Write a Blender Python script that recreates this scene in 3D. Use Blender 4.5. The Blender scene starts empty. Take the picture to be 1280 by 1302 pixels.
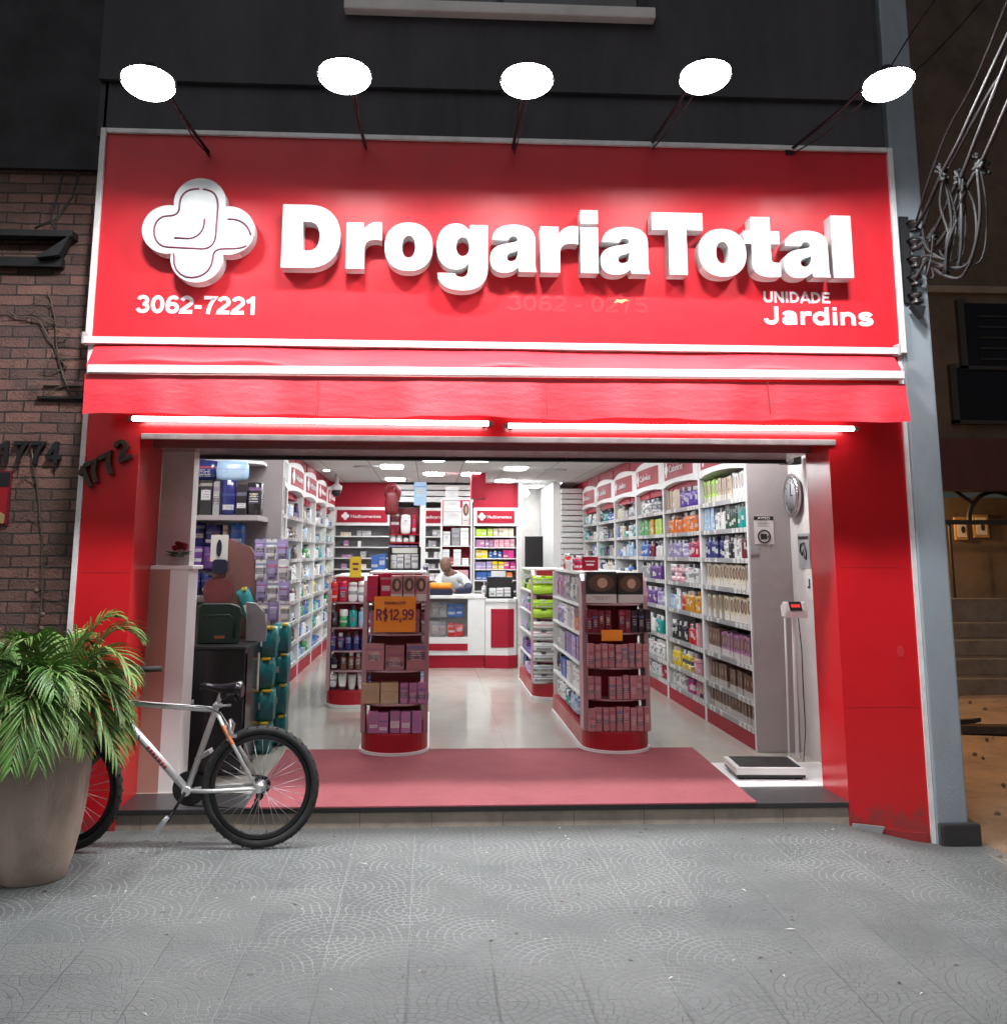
import bpy, bmesh, math, random
from mathutils import Vector, Matrix
R = math.radians
PI = math.pi
random.seed(7)

# ------------------------------------------------------------------ camera, sky, street light, exposure
scene = bpy.context.scene
C = scene.collection
F_PX, PCX, PCY = 1323.6, 625.7, 455.7
YAW, PITCH, ROLL = R(3.3246), R(10.554), R(0.165)
CAM = Vector((0.0, -6.5, 1.585))
_fw = Vector((math.sin(YAW) * math.cos(PITCH), math.cos(YAW) * math.cos(PITCH), math.sin(PITCH)))
_rt = Vector((math.cos(YAW), -math.sin(YAW), 0))
_up = _rt.cross(_fw)
_r2 = _rt * math.cos(ROLL) + _up * math.sin(ROLL)
_u2 = _up * math.cos(ROLL) - _rt * math.sin(ROLL)
cd = bpy.data.cameras.new('camera')
cam = bpy.data.objects.new('camera', cd)
C.objects.link(cam)
cam.matrix_world = Matrix(((_r2.x, _u2.x, -_fw.x, CAM.x), (_r2.y, _u2.y, -_fw.y, CAM.y), (_r2.z, _u2.z, -_fw.z, CAM.z), (0, 0, 0, 1)))
cd.sensor_fit = 'HORIZONTAL'
cd.sensor_width = 36
cd.lens = F_PX / 1280 * 36
cd.shift_x = (640 - PCX) / 1280
cd.shift_y = -(651 - PCY) / 1280
cd.clip_start = .05
cd.clip_end = 500
scene.camera = cam

SUN_EL, SUN_AZ = R(38), R(196)
w = bpy.data.worlds.new('World')
scene.world = w
w.use_nodes = True
_nt = w.node_tree
_sky = _nt.nodes.new('ShaderNodeTexSky')
_sky.sky_type = 'NISHITA'
_sky.sun_disc = False
_sky.sun_elevation = SUN_EL
_sky.sun_rotation = SUN_AZ
_bg = _nt.nodes['Background']
_nt.links.new(_sky.outputs[0], _bg.inputs[0])
_bg.inputs[1].default_value = 0.005
sl = bpy.data.lights.new('street_glow', 'SUN')
sl.energy = .72
sl.angle = R(60)
sl.color = (.96, .97, 1)
so = bpy.data.objects.new('street_glow', sl)
C.objects.link(so)
# shines from behind the camera, down on to the pavement and the facade
_d = Vector((-math.sin(SUN_AZ) * math.cos(SUN_EL), -math.cos(SUN_AZ) * math.cos(SUN_EL), -math.sin(SUN_EL)))
so.rotation_euler = _d.to_track_quat('-Z', 'Y').to_euler()
scene.view_settings.view_transform = 'Standard'
scene.view_settings.look = 'None'
scene.view_settings.exposure = 0
scene.view_settings.gamma = 1
scene.cycles.use_denoising = True
scene.cycles.max_bounces = 8
scene.cycles.use_light_tree = True
scene.cycles.sample_clamp_indirect = 6

FLOOD, TUBE, PANEL = 440, 18, 50
FL = .115          # shop floor above the pavement
CE = 2.74          # shop ceiling


def at(px, py, Y):
    """world point on the plane y = Y that the photo shows at px, py"""
    v = _r2 * ((px - PCX) / F_PX) + _u2 * (-(py - PCY) / F_PX) + _fw
    return CAM + v * ((Y - CAM.y) / v.y)


# ------------------------------------------------------------------ node helper and materials
class V:
    """a value in a node tree, with arithmetic"""
    def __init__(s, nt, sock): s.nt, s.s = nt, sock
    def _m(s, op, *a):
        n = s.nt.nodes.new('ShaderNodeMath'); n.operation = op
        for i, x in enumerate((s,) + a):
            if isinstance(x, V): s.nt.links.new(x.s, n.inputs[i])
            else: n.inputs[i].default_value = x
        return V(s.nt, n.outputs[0])
    def __add__(s, o): return s._m('ADD', o)
    def __sub__(s, o): return s._m('SUBTRACT', o)
    def __mul__(s, o): return s._m('MULTIPLY', o)
    def __truediv__(s, o): return s._m('DIVIDE', o)
    def lt(s, o): return s._m('LESS_THAN', o)
    def gt(s, o): return s._m('GREATER_THAN', o)
    def f(s, op, *a): return s._m(op, *a)
    def step(s, a, b):
        n = s.nt.nodes.new('ShaderNodeMapRange'); n.interpolation_type = 'SMOOTHSTEP'
        s.nt.links.new(s.s, n.inputs[0]); n.inputs[1].default_value = a; n.inputs[2].default_value = b
        return V(s.nt, n.outputs[0])


class Mat:
    def __init__(s, name, col=(.5, .5, .5), rough=.5, metal=0, coat=0):
        s.m = bpy.data.materials.new(name); s.m.use_nodes = True
        s.nt = s.m.node_tree
        s.b = s.nt.nodes['Principled BSDF']
        s.b.inputs['Base Color'].default_value = (*col, 1)
        s.b.inputs['Roughness'].default_value = rough
        s.b.inputs['Metallic'].default_value = metal
        s.b.inputs['Coat Weight'].default_value = coat
    def coord(s, kind='Object'):
        n = s.nt.nodes.new('ShaderNodeTexCoord'); return n.outputs[kind]
    def xyz(s, sock):
        n = s.nt.nodes.new('ShaderNodeSeparateXYZ'); s.nt.links.new(sock, n.inputs[0])
        return [V(s.nt, o) for o in n.outputs]
    def vec(s, x, y, z):
        n = s.nt.nodes.new('ShaderNodeCombineXYZ')
        for i, v in enumerate((x, y, z)):
            if isinstance(v, V): s.nt.links.new(v.s, n.inputs[i])
            else: n.inputs[i].default_value = v
        return n.outputs[0]
    def noise(s, sock, scale, detail=4, rough=.55, stretch=None):
        if stretch:
            mp = s.nt.nodes.new('ShaderNodeMapping'); mp.inputs['Scale'].default_value = stretch
            s.nt.links.new(sock, mp.inputs[0]); sock = mp.outputs[0]
        n = s.nt.nodes.new('ShaderNodeTexNoise'); n.inputs['Scale'].default_value = scale
        n.inputs['Detail'].default_value = detail; n.inputs['Roughness'].default_value = rough
        s.nt.links.new(sock, n.inputs[0])
        return V(s.nt, n.outputs[0])
    def voro(s, sock, scale, feature='DISTANCE_TO_EDGE', out=0, dims='3D'):
        n = s.nt.nodes.new('ShaderNodeTexVoronoi'); n.voronoi_dimensions = dims; n.feature = feature
        n.inputs['Scale'].default_value = scale; s.nt.links.new(sock, n.inputs['Vector'])
        return V(s.nt, n.outputs[out])
    def mix(s, fac, a, b):
        n = s.nt.nodes.new('ShaderNodeMix'); n.data_type = 'RGBA'
        if isinstance(fac, V): s.nt.links.new(fac.s, n.inputs[0])
        else: n.inputs[0].default_value = fac
        for i, c in ((6, a), (7, b)):
            if isinstance(c, tuple): n.inputs[i].default_value = (*c[:3], 1)
            else: s.nt.links.new(c, n.inputs[i])
        return n.outputs[2]
    def col(s, sock): s.nt.links.new(sock, s.b.inputs['Base Color']); return s
    def rough(s, v): s.nt.links.new(v.s, s.b.inputs['Roughness']); return s
    def bump(s, v, dist=.01, strength=1.0):
        n = s.nt.nodes.new('ShaderNodeBump'); n.inputs['Distance'].default_value = dist; n.inputs['Strength'].default_value = strength
        s.nt.links.new(v.s, n.inputs['Height']); s.nt.links.new(n.outputs[0], s.b.inputs['Normal']); return s
    def emit(s, col, st):
        s.b.inputs['Emission Color'].default_value = (*col, 1); s.b.inputs['Emission Strength'].default_value = st; return s


def worn(name, col, rough=.5, metal=0, amt=.25, scale=6, bump=.0, dirt=None, coat=0):
    """a plain material with uneven tone, a little dirt and uneven gloss"""
    m = Mat(name, col, rough, metal, coat)
    o = m.coord()
    n = m.noise(o, scale, 6, .65)
    dk = dirt or tuple(c * (1 - amt) for c in col)
    m.col(m.mix(n.step(.35, .72), col, dk))
    m.rough(n * .25 + (rough - .1))
    if bump:
        m.bump(m.noise(o, scale * 14, 3), bump, .6)
    return m.m


M = {}
RED = (.56, .012, .018)
# red composite panels of the shop front, with faint scuffs
m = Mat('red_panel', RED, .24); o = m.coord(); n = m.noise(o, 2.2, 7, .7); n2 = m.noise(o, 30, 4, .7, (1, 1, .15))
x, y, z = m.xyz(o); sk = m.noise(o, 26, 5, .7, (1, 1, .05)); sc_ = m.noise(o, 9, 8, .8); spl = (m.noise(o, 12, 6, .75) - z * 1.6).step(.36, .52)
m.col(m.mix(spl * .55, m.mix(sc_.step(.70, .74) * .35, m.mix(sk.step(.60, .75) * .35, m.mix(n.step(.4, .8), RED, (.48, .010, .016)), (.40, .03, .035)), (.55, .16, .16)), (.13, .05, .045))); m.rough(n2 * .16 + .14); m.bump(m.noise(o, 1.3, 2), .02, .15); M['red'] = m.m
m = Mat('sign_red', (.60, .012, .020), .4); o = m.coord(); n = m.noise(o, 1.6, 8, .7); n2 = m.noise(o, 9, 6, .7)
m.col(m.mix(n.step(.42, .75), (.56, .016, .026), (.47, .016, .025))); m.rough(n2 * .24 + .27); m.bump(m.noise(o, 2.5, 3), .015, .25); m.b.inputs['Specular IOR Level'].default_value = .32; M['sign_red'] = m.m
M['ghost'] = worn('faded_letter_marks', (.50, .012, .02), .5)
M['fleck'] = worn('torn_vinyl', (.75, .45, .15), .6)
m = Mat('awning_cloth', (.62, .014, .03), .55); o = m.coord(); n = m.noise(o, 3, 5, .6, (1, 1, 3)); n2 = m.noise(o, 260, 2)
m.col(m.mix(n.step(.4, .7), (.62, .022, .038), (.54, .018, .032))); m.bump(n * .8 + n2 * .05, .02, .5); M['awning'] = m.m
M['white_trim'] = worn('white_aluminium', (.72, .70, .70), .35, 0, .2, 9)
M['alu'] = worn('brushed_aluminium', (.62, .62, .64), .32, .8, .2, 12)
M['trimgrey'] = worn('dull_aluminium', (.30, .29, .29), .4, .1, .3, 9)
M['chrome'] = worn('polished_steel', (.7, .7, .72), .18, 1, .2, 8)
M['letter'] = worn('white_letter_acrylic', (.80, .80, .80), .3, 0, .06, 4)
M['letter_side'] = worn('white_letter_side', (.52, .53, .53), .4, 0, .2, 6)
M['pinkwhite'] = worn('white_vinyl', (.82, .74, .76), .4, 0, .05)
M['logoline'] = worn('maroon_line', (.16, .02, .06), .4)
m = Mat('grey_facade', (.10, .095, .105), .75); o = m.coord(); n = m.noise(o, 1.4, 8, .7, (1, 1, .35)); n2 = m.noise(o, 60, 4)
m.col(m.mix(n.step(.35, .7), (.062, .056, .066), (.034, .031, .038))); m.bump(n2, .006, .5); M['facade'] = m.m
m = Mat('grey_blue_paint', (.25, .29, .33), .6); o = m.coord(); n = m.noise(o, 2.0, 9, .75, (1, 1, .4)); n2 = m.noise(o, 80, 4); n3 = m.noise(o, 5, 9, .8)
m.col(m.mix(n3.step(.66, .74), m.mix(n.step(.35, .7), (.25, .285, .315), (.19, .22, .245)), (.12, .13, .14))); m.bump(n2, .004, .5); M['pillar'] = m.m
M['blackwall'] = worn('unlit_wall_dark', (.035, .032, .036), .85, 0, .4, 3)  # near-black colour stands in for missing light high on the brick wall
M['dark'] = worn('black_iron', (.02, .02, .022), .5, .3)
M['black'] = worn('black_plastic', (.012, .011, .013), .35, 0, .3, 14)
M['black_gloss'] = worn('black_lacquer', (.012, .008, .012), .18, 0, .4, 3)
M['rubber'] = worn('tyre_rubber', (.025, .024, .024), .75, 0, .35, 30, .002)
M['granite'] = worn('black_granite', (.035, .033, .035), .3, 0, .6, 160)
M['white'] = worn('white_laminate', (.74, .74, .73), .4, 0, .06, 5)
M['warmwhite'] = worn('warm_white_paint', (.68, .645, .625), .5, 0, .2, 2.5)
M['greypanel'] = worn('taupe_laminate', (.36, .32, .32), .5, 0, .12, 3)
M['cabred'] = worn('crimson_laminate', (.34, .012, .030), .5, 0, .12, 3)
M['cabred'].node_tree.nodes['Principled BSDF'].inputs['Specular IOR Level'].default_value = .2
M['rackred'] = worn('crimson_rack', (.36, .008, .018), .3, 0, .15, 4)
M['darkred'] = worn('maroon_back_panel', (.16, .006, .012), .45, 0, .2, 4)
M['shelfgrey'] = worn('grey_back_board', (.20, .20, .20), .5, 0, .15, 3)
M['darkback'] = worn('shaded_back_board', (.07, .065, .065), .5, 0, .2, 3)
M['acryl'] = worn('pale_rose_board', (.42, .25, .27), .35, 0, .15, 4)
M['glass'] = Mat('display_glass', (.75, .8, .82), .05).m
_g = M['glass'].node_tree; _mx = _g.nodes.new('ShaderNodeMixShader'); _tr = _g.nodes.new('ShaderNodeBsdfTransparent'); _gl = _g.nodes.new('ShaderNodeBsdfGlossy'); _gl.inputs['Roughness'].default_value = .03
_mx.inputs[0].default_value = .10; _g.links.new(_tr.outputs[0], _mx.inputs[1]); _g.links.new(_gl.outputs[0], _mx.inputs[2]); _g.links.new(_mx.outputs[0], _g.nodes['Material Output'].inputs[0])
M['teal'] = worn('teal_film', (.01, .24, .24), .3, 0, .4, 9)
M['yellow'] = worn('yellow_plastic', (.75, .52, .03), .4)
M['orange'] = worn('orange_card', (.85, .27, .015), .5, 0, .08)
M['green'] = worn('dark_green_plastic', (.015, .05, .032), .4, 0, .25, 4)
M['terracotta_rose'] = worn('dusty_pink_laminate', (.42, .23, .18), .4, 0, .15, 2)
M['rosecard'] = worn('rose_brown_print', (.20, .045, .045), .5, 0, .35, 14)
M['standee'] = worn('brown_card', (.20, .085, .075), .5, 0, .2, 3)
M['rose'] = worn('rose_petals', (.28, .008, .015), .6, 0, .5, 40)
M['navy'] = worn('navy_cloth', (.012, .014, .04), .8)
M['shirt'] = worn('white_cotton', (.74, .77, .77), .8, 0, .1, 12)
M['skin'] = worn('brown_skin', (.17, .085, .055), .45, 0, .25, 18)
M['hair'] = worn('cropped_hair', (.02, .014, .012), .8)
M['eye'] = worn('eye_white', (.6, .58, .55), .3)
M['lip'] = worn('lip_skin', (.10, .035, .03), .45)
M['twig'] = worn('dry_twig', (.10, .07, .05), .8)
M['cable'] = worn('weathered_cable', (.010, .010, .011), .7, 0, .5, 20)
M['cable_dark'] = worn('dark_cable', (.02, .02, .022), .6)
M['cord_pale'] = worn('pale_rope', (.018, .018, .019), .7, 0, .4, 20)
M['insul'] = worn('brown_porcelain', (.025, .02, .02), .3)
M['paper'] = worn('paper', (.7, .68, .62), .7, 0, .1)
M['grey'] = worn('grey_plastic', (.34, .34, .35), .4)
M['silver'] = worn('silver_frame_paint', (.68, .67, .66), .3, .35, .25, 14)
M['rimblack'] = worn('black_anodised_rim', (.03, .03, .032), .3, .5, .3, 12)
M['decal'] = worn('red_decal', (.35, .03, .04), .4)
M['decal_orange'] = worn('orange_decal', (.6, .2, .08), .4)
M['housebeige'] = worn('beige_render', (.15, .115, .085), .85, 0, .45, 1.2, .004)
M['housedark'] = worn('shaded_beige_render', (.055, .042, .034), .85, 0, .5, 1.2, .004)  # beige render darkened: the shade of the upper wall is in its colour
M['darkglass'] = worn('dark_window', (.006, .006, .009), .15)
M['maroonpaint'] = worn('dark_maroon_paint', (.035, .006, .008), .6)
M['wood'] = worn('dark_wood', (.05, .03, .02), .6, 0, .4, 12)
M['stone'] = worn('grey_stone_step', (.12, .10, .085), .8, 0, .4, 4, .006)
M['gold'] = worn('gilt_frame', (.55, .36, .16), .4, .2)
M['lampbody'] = worn('white_lamp_housing', (.6, .6, .6), .4)
M['flood'] = Mat('lit_lamp_glass', (1, 1, 1)).emit((.97, .985, 1), FLOOD).m
M['tube'] = Mat('lit_tube', (1, 1, 1)).emit((1, .95, .95), TUBE).m
M['panel'] = Mat('lit_ceiling_panel', (1, 1, 1)).emit((.96, .985, 1), PANEL).m
M['alleylamp'] = Mat('lit_sodium_glass', (1, .6, .3)).emit((1, .55, .24), 1900).m
M['led'] = Mat('red_digits', (.5, .02, .02)).emit((1, .05, .03), 1.0).m
M['vine_leaf'] = worn('artificial_ivy', (.06, .12, .05), .5, 0, .5, 60)

# planter of sandy concrete with vertical streaks
m = Mat('planter_concrete', (.3, .24, .19), .8); o = m.coord(); n = m.noise(o, 7, 8, .7, (1, 1, .2)); n2 = m.noise(o, 120, 4); n3 = m.noise(o, 3, 4)
m.col(m.mix(n3.step(.45, .7), m.mix(n.step(.35, .7), (.58, .445, .37), (.45, .335, .27)), (.36, .28, .23))); m.bump(n2, .004, .6); M['planter'] = m.m
# palm leaves: tone varies by frond and along the leaf
m = Mat('palm_leaf', (.07, .16, .04), .42); o = m.coord(); oi = m.nt.nodes.new('ShaderNodeObjectInfo'); rnd = V(m.nt, oi.outputs['Random'])
n = m.noise(o, 9, 4); m.col(m.mix(n.step(.3, .7), m.mix(rnd, (.085, .20, .035), (.15, .27, .06)), m.mix(rnd, (.06, .14, .04), (.19, .25, .07))))
m.b.inputs['Subsurface Weight'].default_value = 0; m.b.inputs['Specular IOR Level'].default_value = .3; M['palm'] = m.m
M['palmstem'] = worn('palm_stem', (.16, .19, .06), .5, 0, .4, 10)
M['drytip'] = worn('dry_leaf', (.30, .22, .10), .7, 0, .3, 10)

# dark brick wall
m = Mat('dark_brick', (.1, .06, .05), .85); o = m.coord()
x, y, z = m.xyz(o)
bt = m.nt.nodes.new('ShaderNodeTexBrick')
jit = m.noise(o, 5, 3)
m.nt.links.new(m.vec(x + jit * .03, z + jit * .022, 0.0), bt.inputs['Vector'])
bt.inputs['Scale'].default_value = 1; bt.inputs['Brick Width'].default_value = .215; bt.inputs['Row Height'].default_value = .068
bt.inputs['Mortar Size'].default_value = .006; bt.inputs['Mortar Smooth'].default_value = .3; bt.inputs['Bias'].default_value = -.1
bt.inputs['Color1'].default_value = (.23, .115, .09, 1); bt.inputs['Color2'].default_value = (.085, .052, .045, 1); bt.inputs['Mortar'].default_value = (.05, .04, .037, 1)
n = m.noise(o, 3.5, 8, .7); n2 = m.noise(o, 70, 5)
pale = m.noise(o, 11, 6, .8)
m.col(m.mix(n.step(.5, .8), m.mix(pale.step(.66, .76), bt.outputs[0], (.22, .19, .18)), (.055, .04, .038)))
m.bump(V(m.nt, bt.outputs[1]) * -1.0 + n2 * .45 + n * .9 + pale * .5, .018, 1.0); M['brick'] = m.m

# pavement: 0.33 m tiles stamped with rows of cobbles laid in fans
m = Mat('pavement_tiles', (.2, .21, .21), .7)
o = m.coord(); x, y, z = m.xyz(o)
T = .33
wob = m.noise(o, 6, 3) * .012
X = (x + wob - .006 + 50 * T - .265) / T
Y = (y + wob - .006 + 50 * T + .10) / T
fx = X.f('FRACT'); fy = Y.f('FRACT')
ex = (fx - .5).f('ABSOLUTE'); ey = (fy - .5).f('ABSOLUTE')
gx = ex.step(.480, .496); gy = ey.step(.486, .498)
# fans two tiles wide, one tile high, alternate rows shifted
P = X / 2.0
row = Y.f('FLOOR'); par = (row * .5).f('FRACT')
def fan(rowv, parv):
    lx = ((P + parv).f('FRACT') - .5) * 2.0
    ly = Y - rowv
    return lx, ly, (lx * lx + ly * ly).f('SQRT')
ax, ay, ad = fan(row, par)
bx_, by_, bd = fan(row + 1.0, par + .5)
inA = ad.lt(.97)
d = ad * inA + bd * (inA * -1.0 + 1.0)
ang = ay.f('ARCTAN2', ax) * inA + by_.f('ARCTAN2', bx_) * (inA * -1.0 + 1.0)
dw = m.noise(o, 17, 3); rn = (d + (dw - .5) * .085) * 9.0
ring = rn.f('FLOOR')
rl = ((rn.f('FRACT')) - .5).f('ABSOLUTE').step(.35, .49)
seg = (ang * (ring + .6) * .98 + (ring * 1.37).f('SINE') * 3.0)
sg = (seg.f('FRACT') - .5).f('ABSOLUTE').step(.40, .48)
stone_id = m.vec(ring, seg.f('FLOOR'), row + P.f('FLOOR') * 7.0)
wn = m.nt.nodes.new('ShaderNodeTexWhiteNoise'); m.nt.links.new(stone_id, wn.inputs[0]); wv = V(m.nt, wn.outputs[0])
tw = m.nt.nodes.new('ShaderNodeTexWhiteNoise'); m.nt.links.new(m.vec(X.f('FLOOR'), Y.f('FLOOR'), 0.0), tw.inputs[0]); tn = V(m.nt, tw.outputs[0])
grv = rl.f('MAXIMUM', sg)
tile = gx.f('MAXIMUM', gy * .75)
wear = m.noise(o, 1.1, 7, .7); wear2 = m.noise(o, 4.5, 8, .75); fine = m.noise(o, 90, 4)
gmask = grv * wear2.step(.30, .56) * .75
base = m.mix(wear.step(.35, .68), (.100, .110, .110), (.150, .161, .160))
base = m.mix(tn * .45, m.mix(wv * .45, base, (.085, .09, .09)), (.165, .172, .168))
base = m.mix(fine.step(.55, .75) * .4, base, (.07, .074, .074))
# the joints hold pale dust in places and dark grime in others
dust = m.noise(o, .8, 3); mixd = (y * -.17 + dust - .30).step(.35, .60)
joint = m.mix(mixd, (.33, .345, .335), (.085, .09, .088))
base = m.mix(gmask, base, joint)
base = m.mix(tile * .42, base, m.mix(mixd, (.30, .31, .305), (.08, .085, .083)))
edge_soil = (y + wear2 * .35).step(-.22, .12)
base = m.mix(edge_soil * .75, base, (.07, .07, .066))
spot = m.noise(o, 13, 2); base = m.mix(spot.step(.74, .78) * .6, base, (.06, .06, .06))
blot = m.noise(o, 2.3, 6, .7); base = m.mix(blot.step(.60, .72) * .45, base, (.07, .075, .075)); gum = m.voro(o, 3.1, 'F1'); base = m.mix(gum.lt(.045) * .7, base, (.05, .05, .05))
red = m.noise(o, 7.3, 4); base = m.mix(red.step(.735, .77) * .35, base, (.22, .09, .085))
m.col(base); m.rough(wear2 * .3 + .48)
m.bump(grv * -.35 + tile * -.5 + wv * .35 + fine * .8 + wear * .6 + wear2 * .5, .007, .8); M['pave'] = m.m
m = Mat('alley_earth', (.2, .14, .1), .9); o = m.coord(); n = m.noise(o, 2.5, 8, .7); n2 = m.noise(o, 26, 6)
m.col(m.mix(n.step(.35, .7), (.27, .19, .13), (.17, .12, .085))); m.bump(n * 2.0 + n2, .02, .8); M['earth'] = m.m

# polished porcelain floor
m = Mat('porcelain_floor', (.5, .48, .43), .1); o = m.coord(); x, y, z = m.xyz(o); n = m.noise(o, 1.3, 6, .6, (1, .5, 1))
jx = ((x / .6).f('FRACT') - .5).f('ABSOLUTE').gt(.4965); jy = ((y / .6).f('FRACT') - .5).f('ABSOLUTE').gt(.4965)
m.col(m.mix(jx.f('MAXIMUM', jy) * .5, m.mix(n.step(.3, .7), (.50, .475, .42), (.41, .385, .34)), (.22, .2, .18)))
m.rough(m.noise(o, 5, 5) * .14 + .07); M['floor'] = m.m
# ceiling tiles
m = Mat('ceiling_tiles', (.55, .54, .53), .8); o = m.coord(); x, y, z = m.xyz(o)
jx = (((x + .2) / .62).f('FRACT') - .5).f('ABSOLUTE').gt(.489); jy = ((y / 1.25).f('FRACT') - .5).f('ABSOLUTE').gt(.494)
m.col(m.mix(jx.f('MAXIMUM', jy) * .8, (.56, .545, .535), (.16, .155, .15))); M['ceil'] = m.m
# step riser of ribbed ceramic
m = Mat('step_riser', (.25, .2, .16), .5); o = m.coord(); x, y, z = m.xyz(o); n = m.noise(o, 5, 6, .7)
jx = ((x / .42).f('FRACT') - .5).f('ABSOLUTE').gt(.494)
m.col(m.mix(jx * .6, m.mix(n.step(.35, .7), (.36, .30, .245), (.25, .205, .17)), (.06, .05, .045))); M['riser'] = m.m
# carpet
m = Mat('rose_carpet', (.33, .06, .075), .95); o = m.coord(); n = m.noise(o, 240, 2); n2 = m.noise(o, 2.6, 8, .75); n3 = m.noise(o, 60, 3)
m.col(m.mix(n3.step(.5, .75) * .4, m.mix(n.step(.35, .65), m.mix(n2.step(.35, .68), (.40, .105, .12), (.30, .075, .088)), (.22, .05, .062)), (.20, .06, .065))); m.bump(n, .006, .8); M['carpet'] = m.m
# soffit: mirror-like dark laminate
m = Mat('soffit_mirror', (.42, .25, .26), .12, .7); o = m.coord(); m.bump(m.noise(o, 7, 5, .7, (1, 6, 1)), .03, .6); M['soffit'] = m.m

m = Mat('price_rail', (.4, .4, .4), .3); o = m.coord(); x, y, z = m.xyz(o)
u = (x + y) * 9.0; wn = m.nt.nodes.new('ShaderNodeTexWhiteNoise'); wn.noise_dimensions = '1D'; m.nt.links.new(u.f('FLOOR').s, wn.inputs['W'])
tagm = V(m.nt, wn.outputs[0]).gt(.45) * (u.f('FRACT') - .5).f('ABSOLUTE').lt(.36)
txt_ = m.noise(m.vec(x * 60.0, y * 60.0, z * 160.0), 1, 2).gt(.56)
m.col(m.mix(tagm, (.26, .26, .27), m.mix(txt_ * .7, (.72, .72, .70), (.1, .1, .1)))); M['rail'] = m.m

# goods: colour of each piece from its object colour, printed label from its own box of coordinates
def pack_mat(name, rough=.35):
    m = Mat(name, (.5, .5, .5), rough)
    oi = m.nt.nodes.new('ShaderNodeObjectInfo')
    g = m.coord('Generated'); x, y, z = m.xyz(g)
    a = V(m.nt, oi.outputs['Alpha']); rnd = V(m.nt, oi.outputs['Random'])
    r2 = (rnd * 17.3).f('FRACT'); r3 = (rnd * 41.7).f('FRACT'); r4 = (rnd * 73.1).f('FRACT')
    lo = r2 * .30 + .12
    band = (z - lo).gt(0.0) * (z - lo - r3 * .22 - .10).lt(0.0) * ((x - .5).f('ABSOLUTE') - r4 * .25 - .25).lt(0.0) * r4.gt(.25)
    stripe = (z - lo - .40).gt(0.0) * (z - lo - r4 * .12 - .42).lt(0.0)
    emb = (((x - .5) / .22).f('POWER', 2.0) + ((z - .30 - r2 * .35) / .10).f('POWER', 2.0)).lt(1.0) * r3.gt(.55)
    lz = z * 13.0 + rnd * 3.0
    line = lz.f('FRACT').gt(.58) * (x - .5).f('ABSOLUTE').lt(.30)
    v = m.nt.nodes.new('ShaderNodeTexNoise'); v.inputs['Scale'].default_value = 9
    m.nt.links.new(m.vec(x * 1.3 + rnd * 40.0, lz.f('FLOOR') * 5.3, y * .2), v.inputs[0])
    words = line * V(m.nt, v.outputs[0]).gt(.44) * (z - lo).gt(0.0) * (z - lo).lt(.34)
    oval = (((x - .5) / .43).f('POWER', 2.0) + ((z - .64) / .27).f('POWER', 2.0)).lt(1.0)
    oval2 = (((x - .54) / .17).f('POWER', 2.0) + ((z - .64) / .16).f('POWER', 2.0)).lt(1.0)
    oc = oi.outputs['Color']
    pale = m.mix(stripe * .6, oc, m.mix(r2, (.02, .05, .20), (.5, .45, .40))); pale = m.mix(emb * .7, pale, m.mix(r4, (.5, .05, .08), (.05, .2, .35))); pale = m.mix(band * .8, pale, (.70, .70, .68)); pale = m.mix(words * .5, pale, m.mix(.5, oc, (.03, .03, .06)))
    dark = m.mix(stripe * .7, oc, m.mix(r3, (.45, .06, .07), (.03, .15, .35))); dark = m.mix(emb * .6, dark, m.mix(r2, (.05, .25, .2), (.6, .4, .1))); dark = m.mix(band * .7, dark, (.05, .045, .08)); dark = m.mix(words * .7, dark, (.65, .65, .62))
    face = m.mix(oval, oc, (.10, .055, .035)); face = m.mix(oval2, face, (.46, .29, .21)); face = m.mix(z.lt(.28) * .85, face, (.62, .58, .54))
    face = m.mix(z.lt(.2) * words, face, (.1, .05, .05))
    out = m.mix(a.gt(.33), pale, m.mix(a.gt(.66), dark, face))
    m.col(out)
    return m.m
M['pack'] = pack_mat('printed_pack')
M['film'] = pack_mat('printed_film', .22)
m = Mat('bottle_cap', (.7, .7, .7), .35); oi = m.nt.nodes.new('ShaderNodeObjectInfo')
rr = V(m.nt, oi.outputs['Random'])
m.col(m.mix(rr.gt(.6), m.mix(rr.gt(.25), oi.outputs['Color'], (.72, .72, .72)), (.05, .05, .07))); M['cap'] = m.m


# ------------------------------------------------------------------ mesh helpers
def new(): return bmesh.new()


def box(bm, x0, x1, y0, y1, z0, z1, mi=0, bev=0, mat=None):
    t = bmesh.new()
    vs = [t.verts.new(p) for p in ((x0, y0, z0), (x1, y0, z0), (x1, y1, z0), (x0, y1, z0), (x0, y0, z1), (x1, y0, z1), (x1, y1, z1), (x0, y1, z1))]
    for f in ((3, 2, 1, 0), (4, 5, 6, 7), (0, 1, 5, 4), (1, 2, 6, 5), (2, 3, 7, 6), (3, 0, 4, 7)):
        t.faces.new([vs[i] for i in f])
    if bev:
        bmesh.ops.bevel(t, geom=t.edges[:], offset=bev, segments=2, affect='EDGES', profile=.6)
    if mat is not None: t.transform(mat)
    add(bm, t, mi)
    return bm


def add(bm, t, mi=None):
    if mi is not None:
        for f in t.faces: f.material_index = mi
    me = bpy.data.meshes.new('tmp'); t.to_mesh(me); t.free()
    bm.from_mesh(me); bpy.data.meshes.remove(me)


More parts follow.
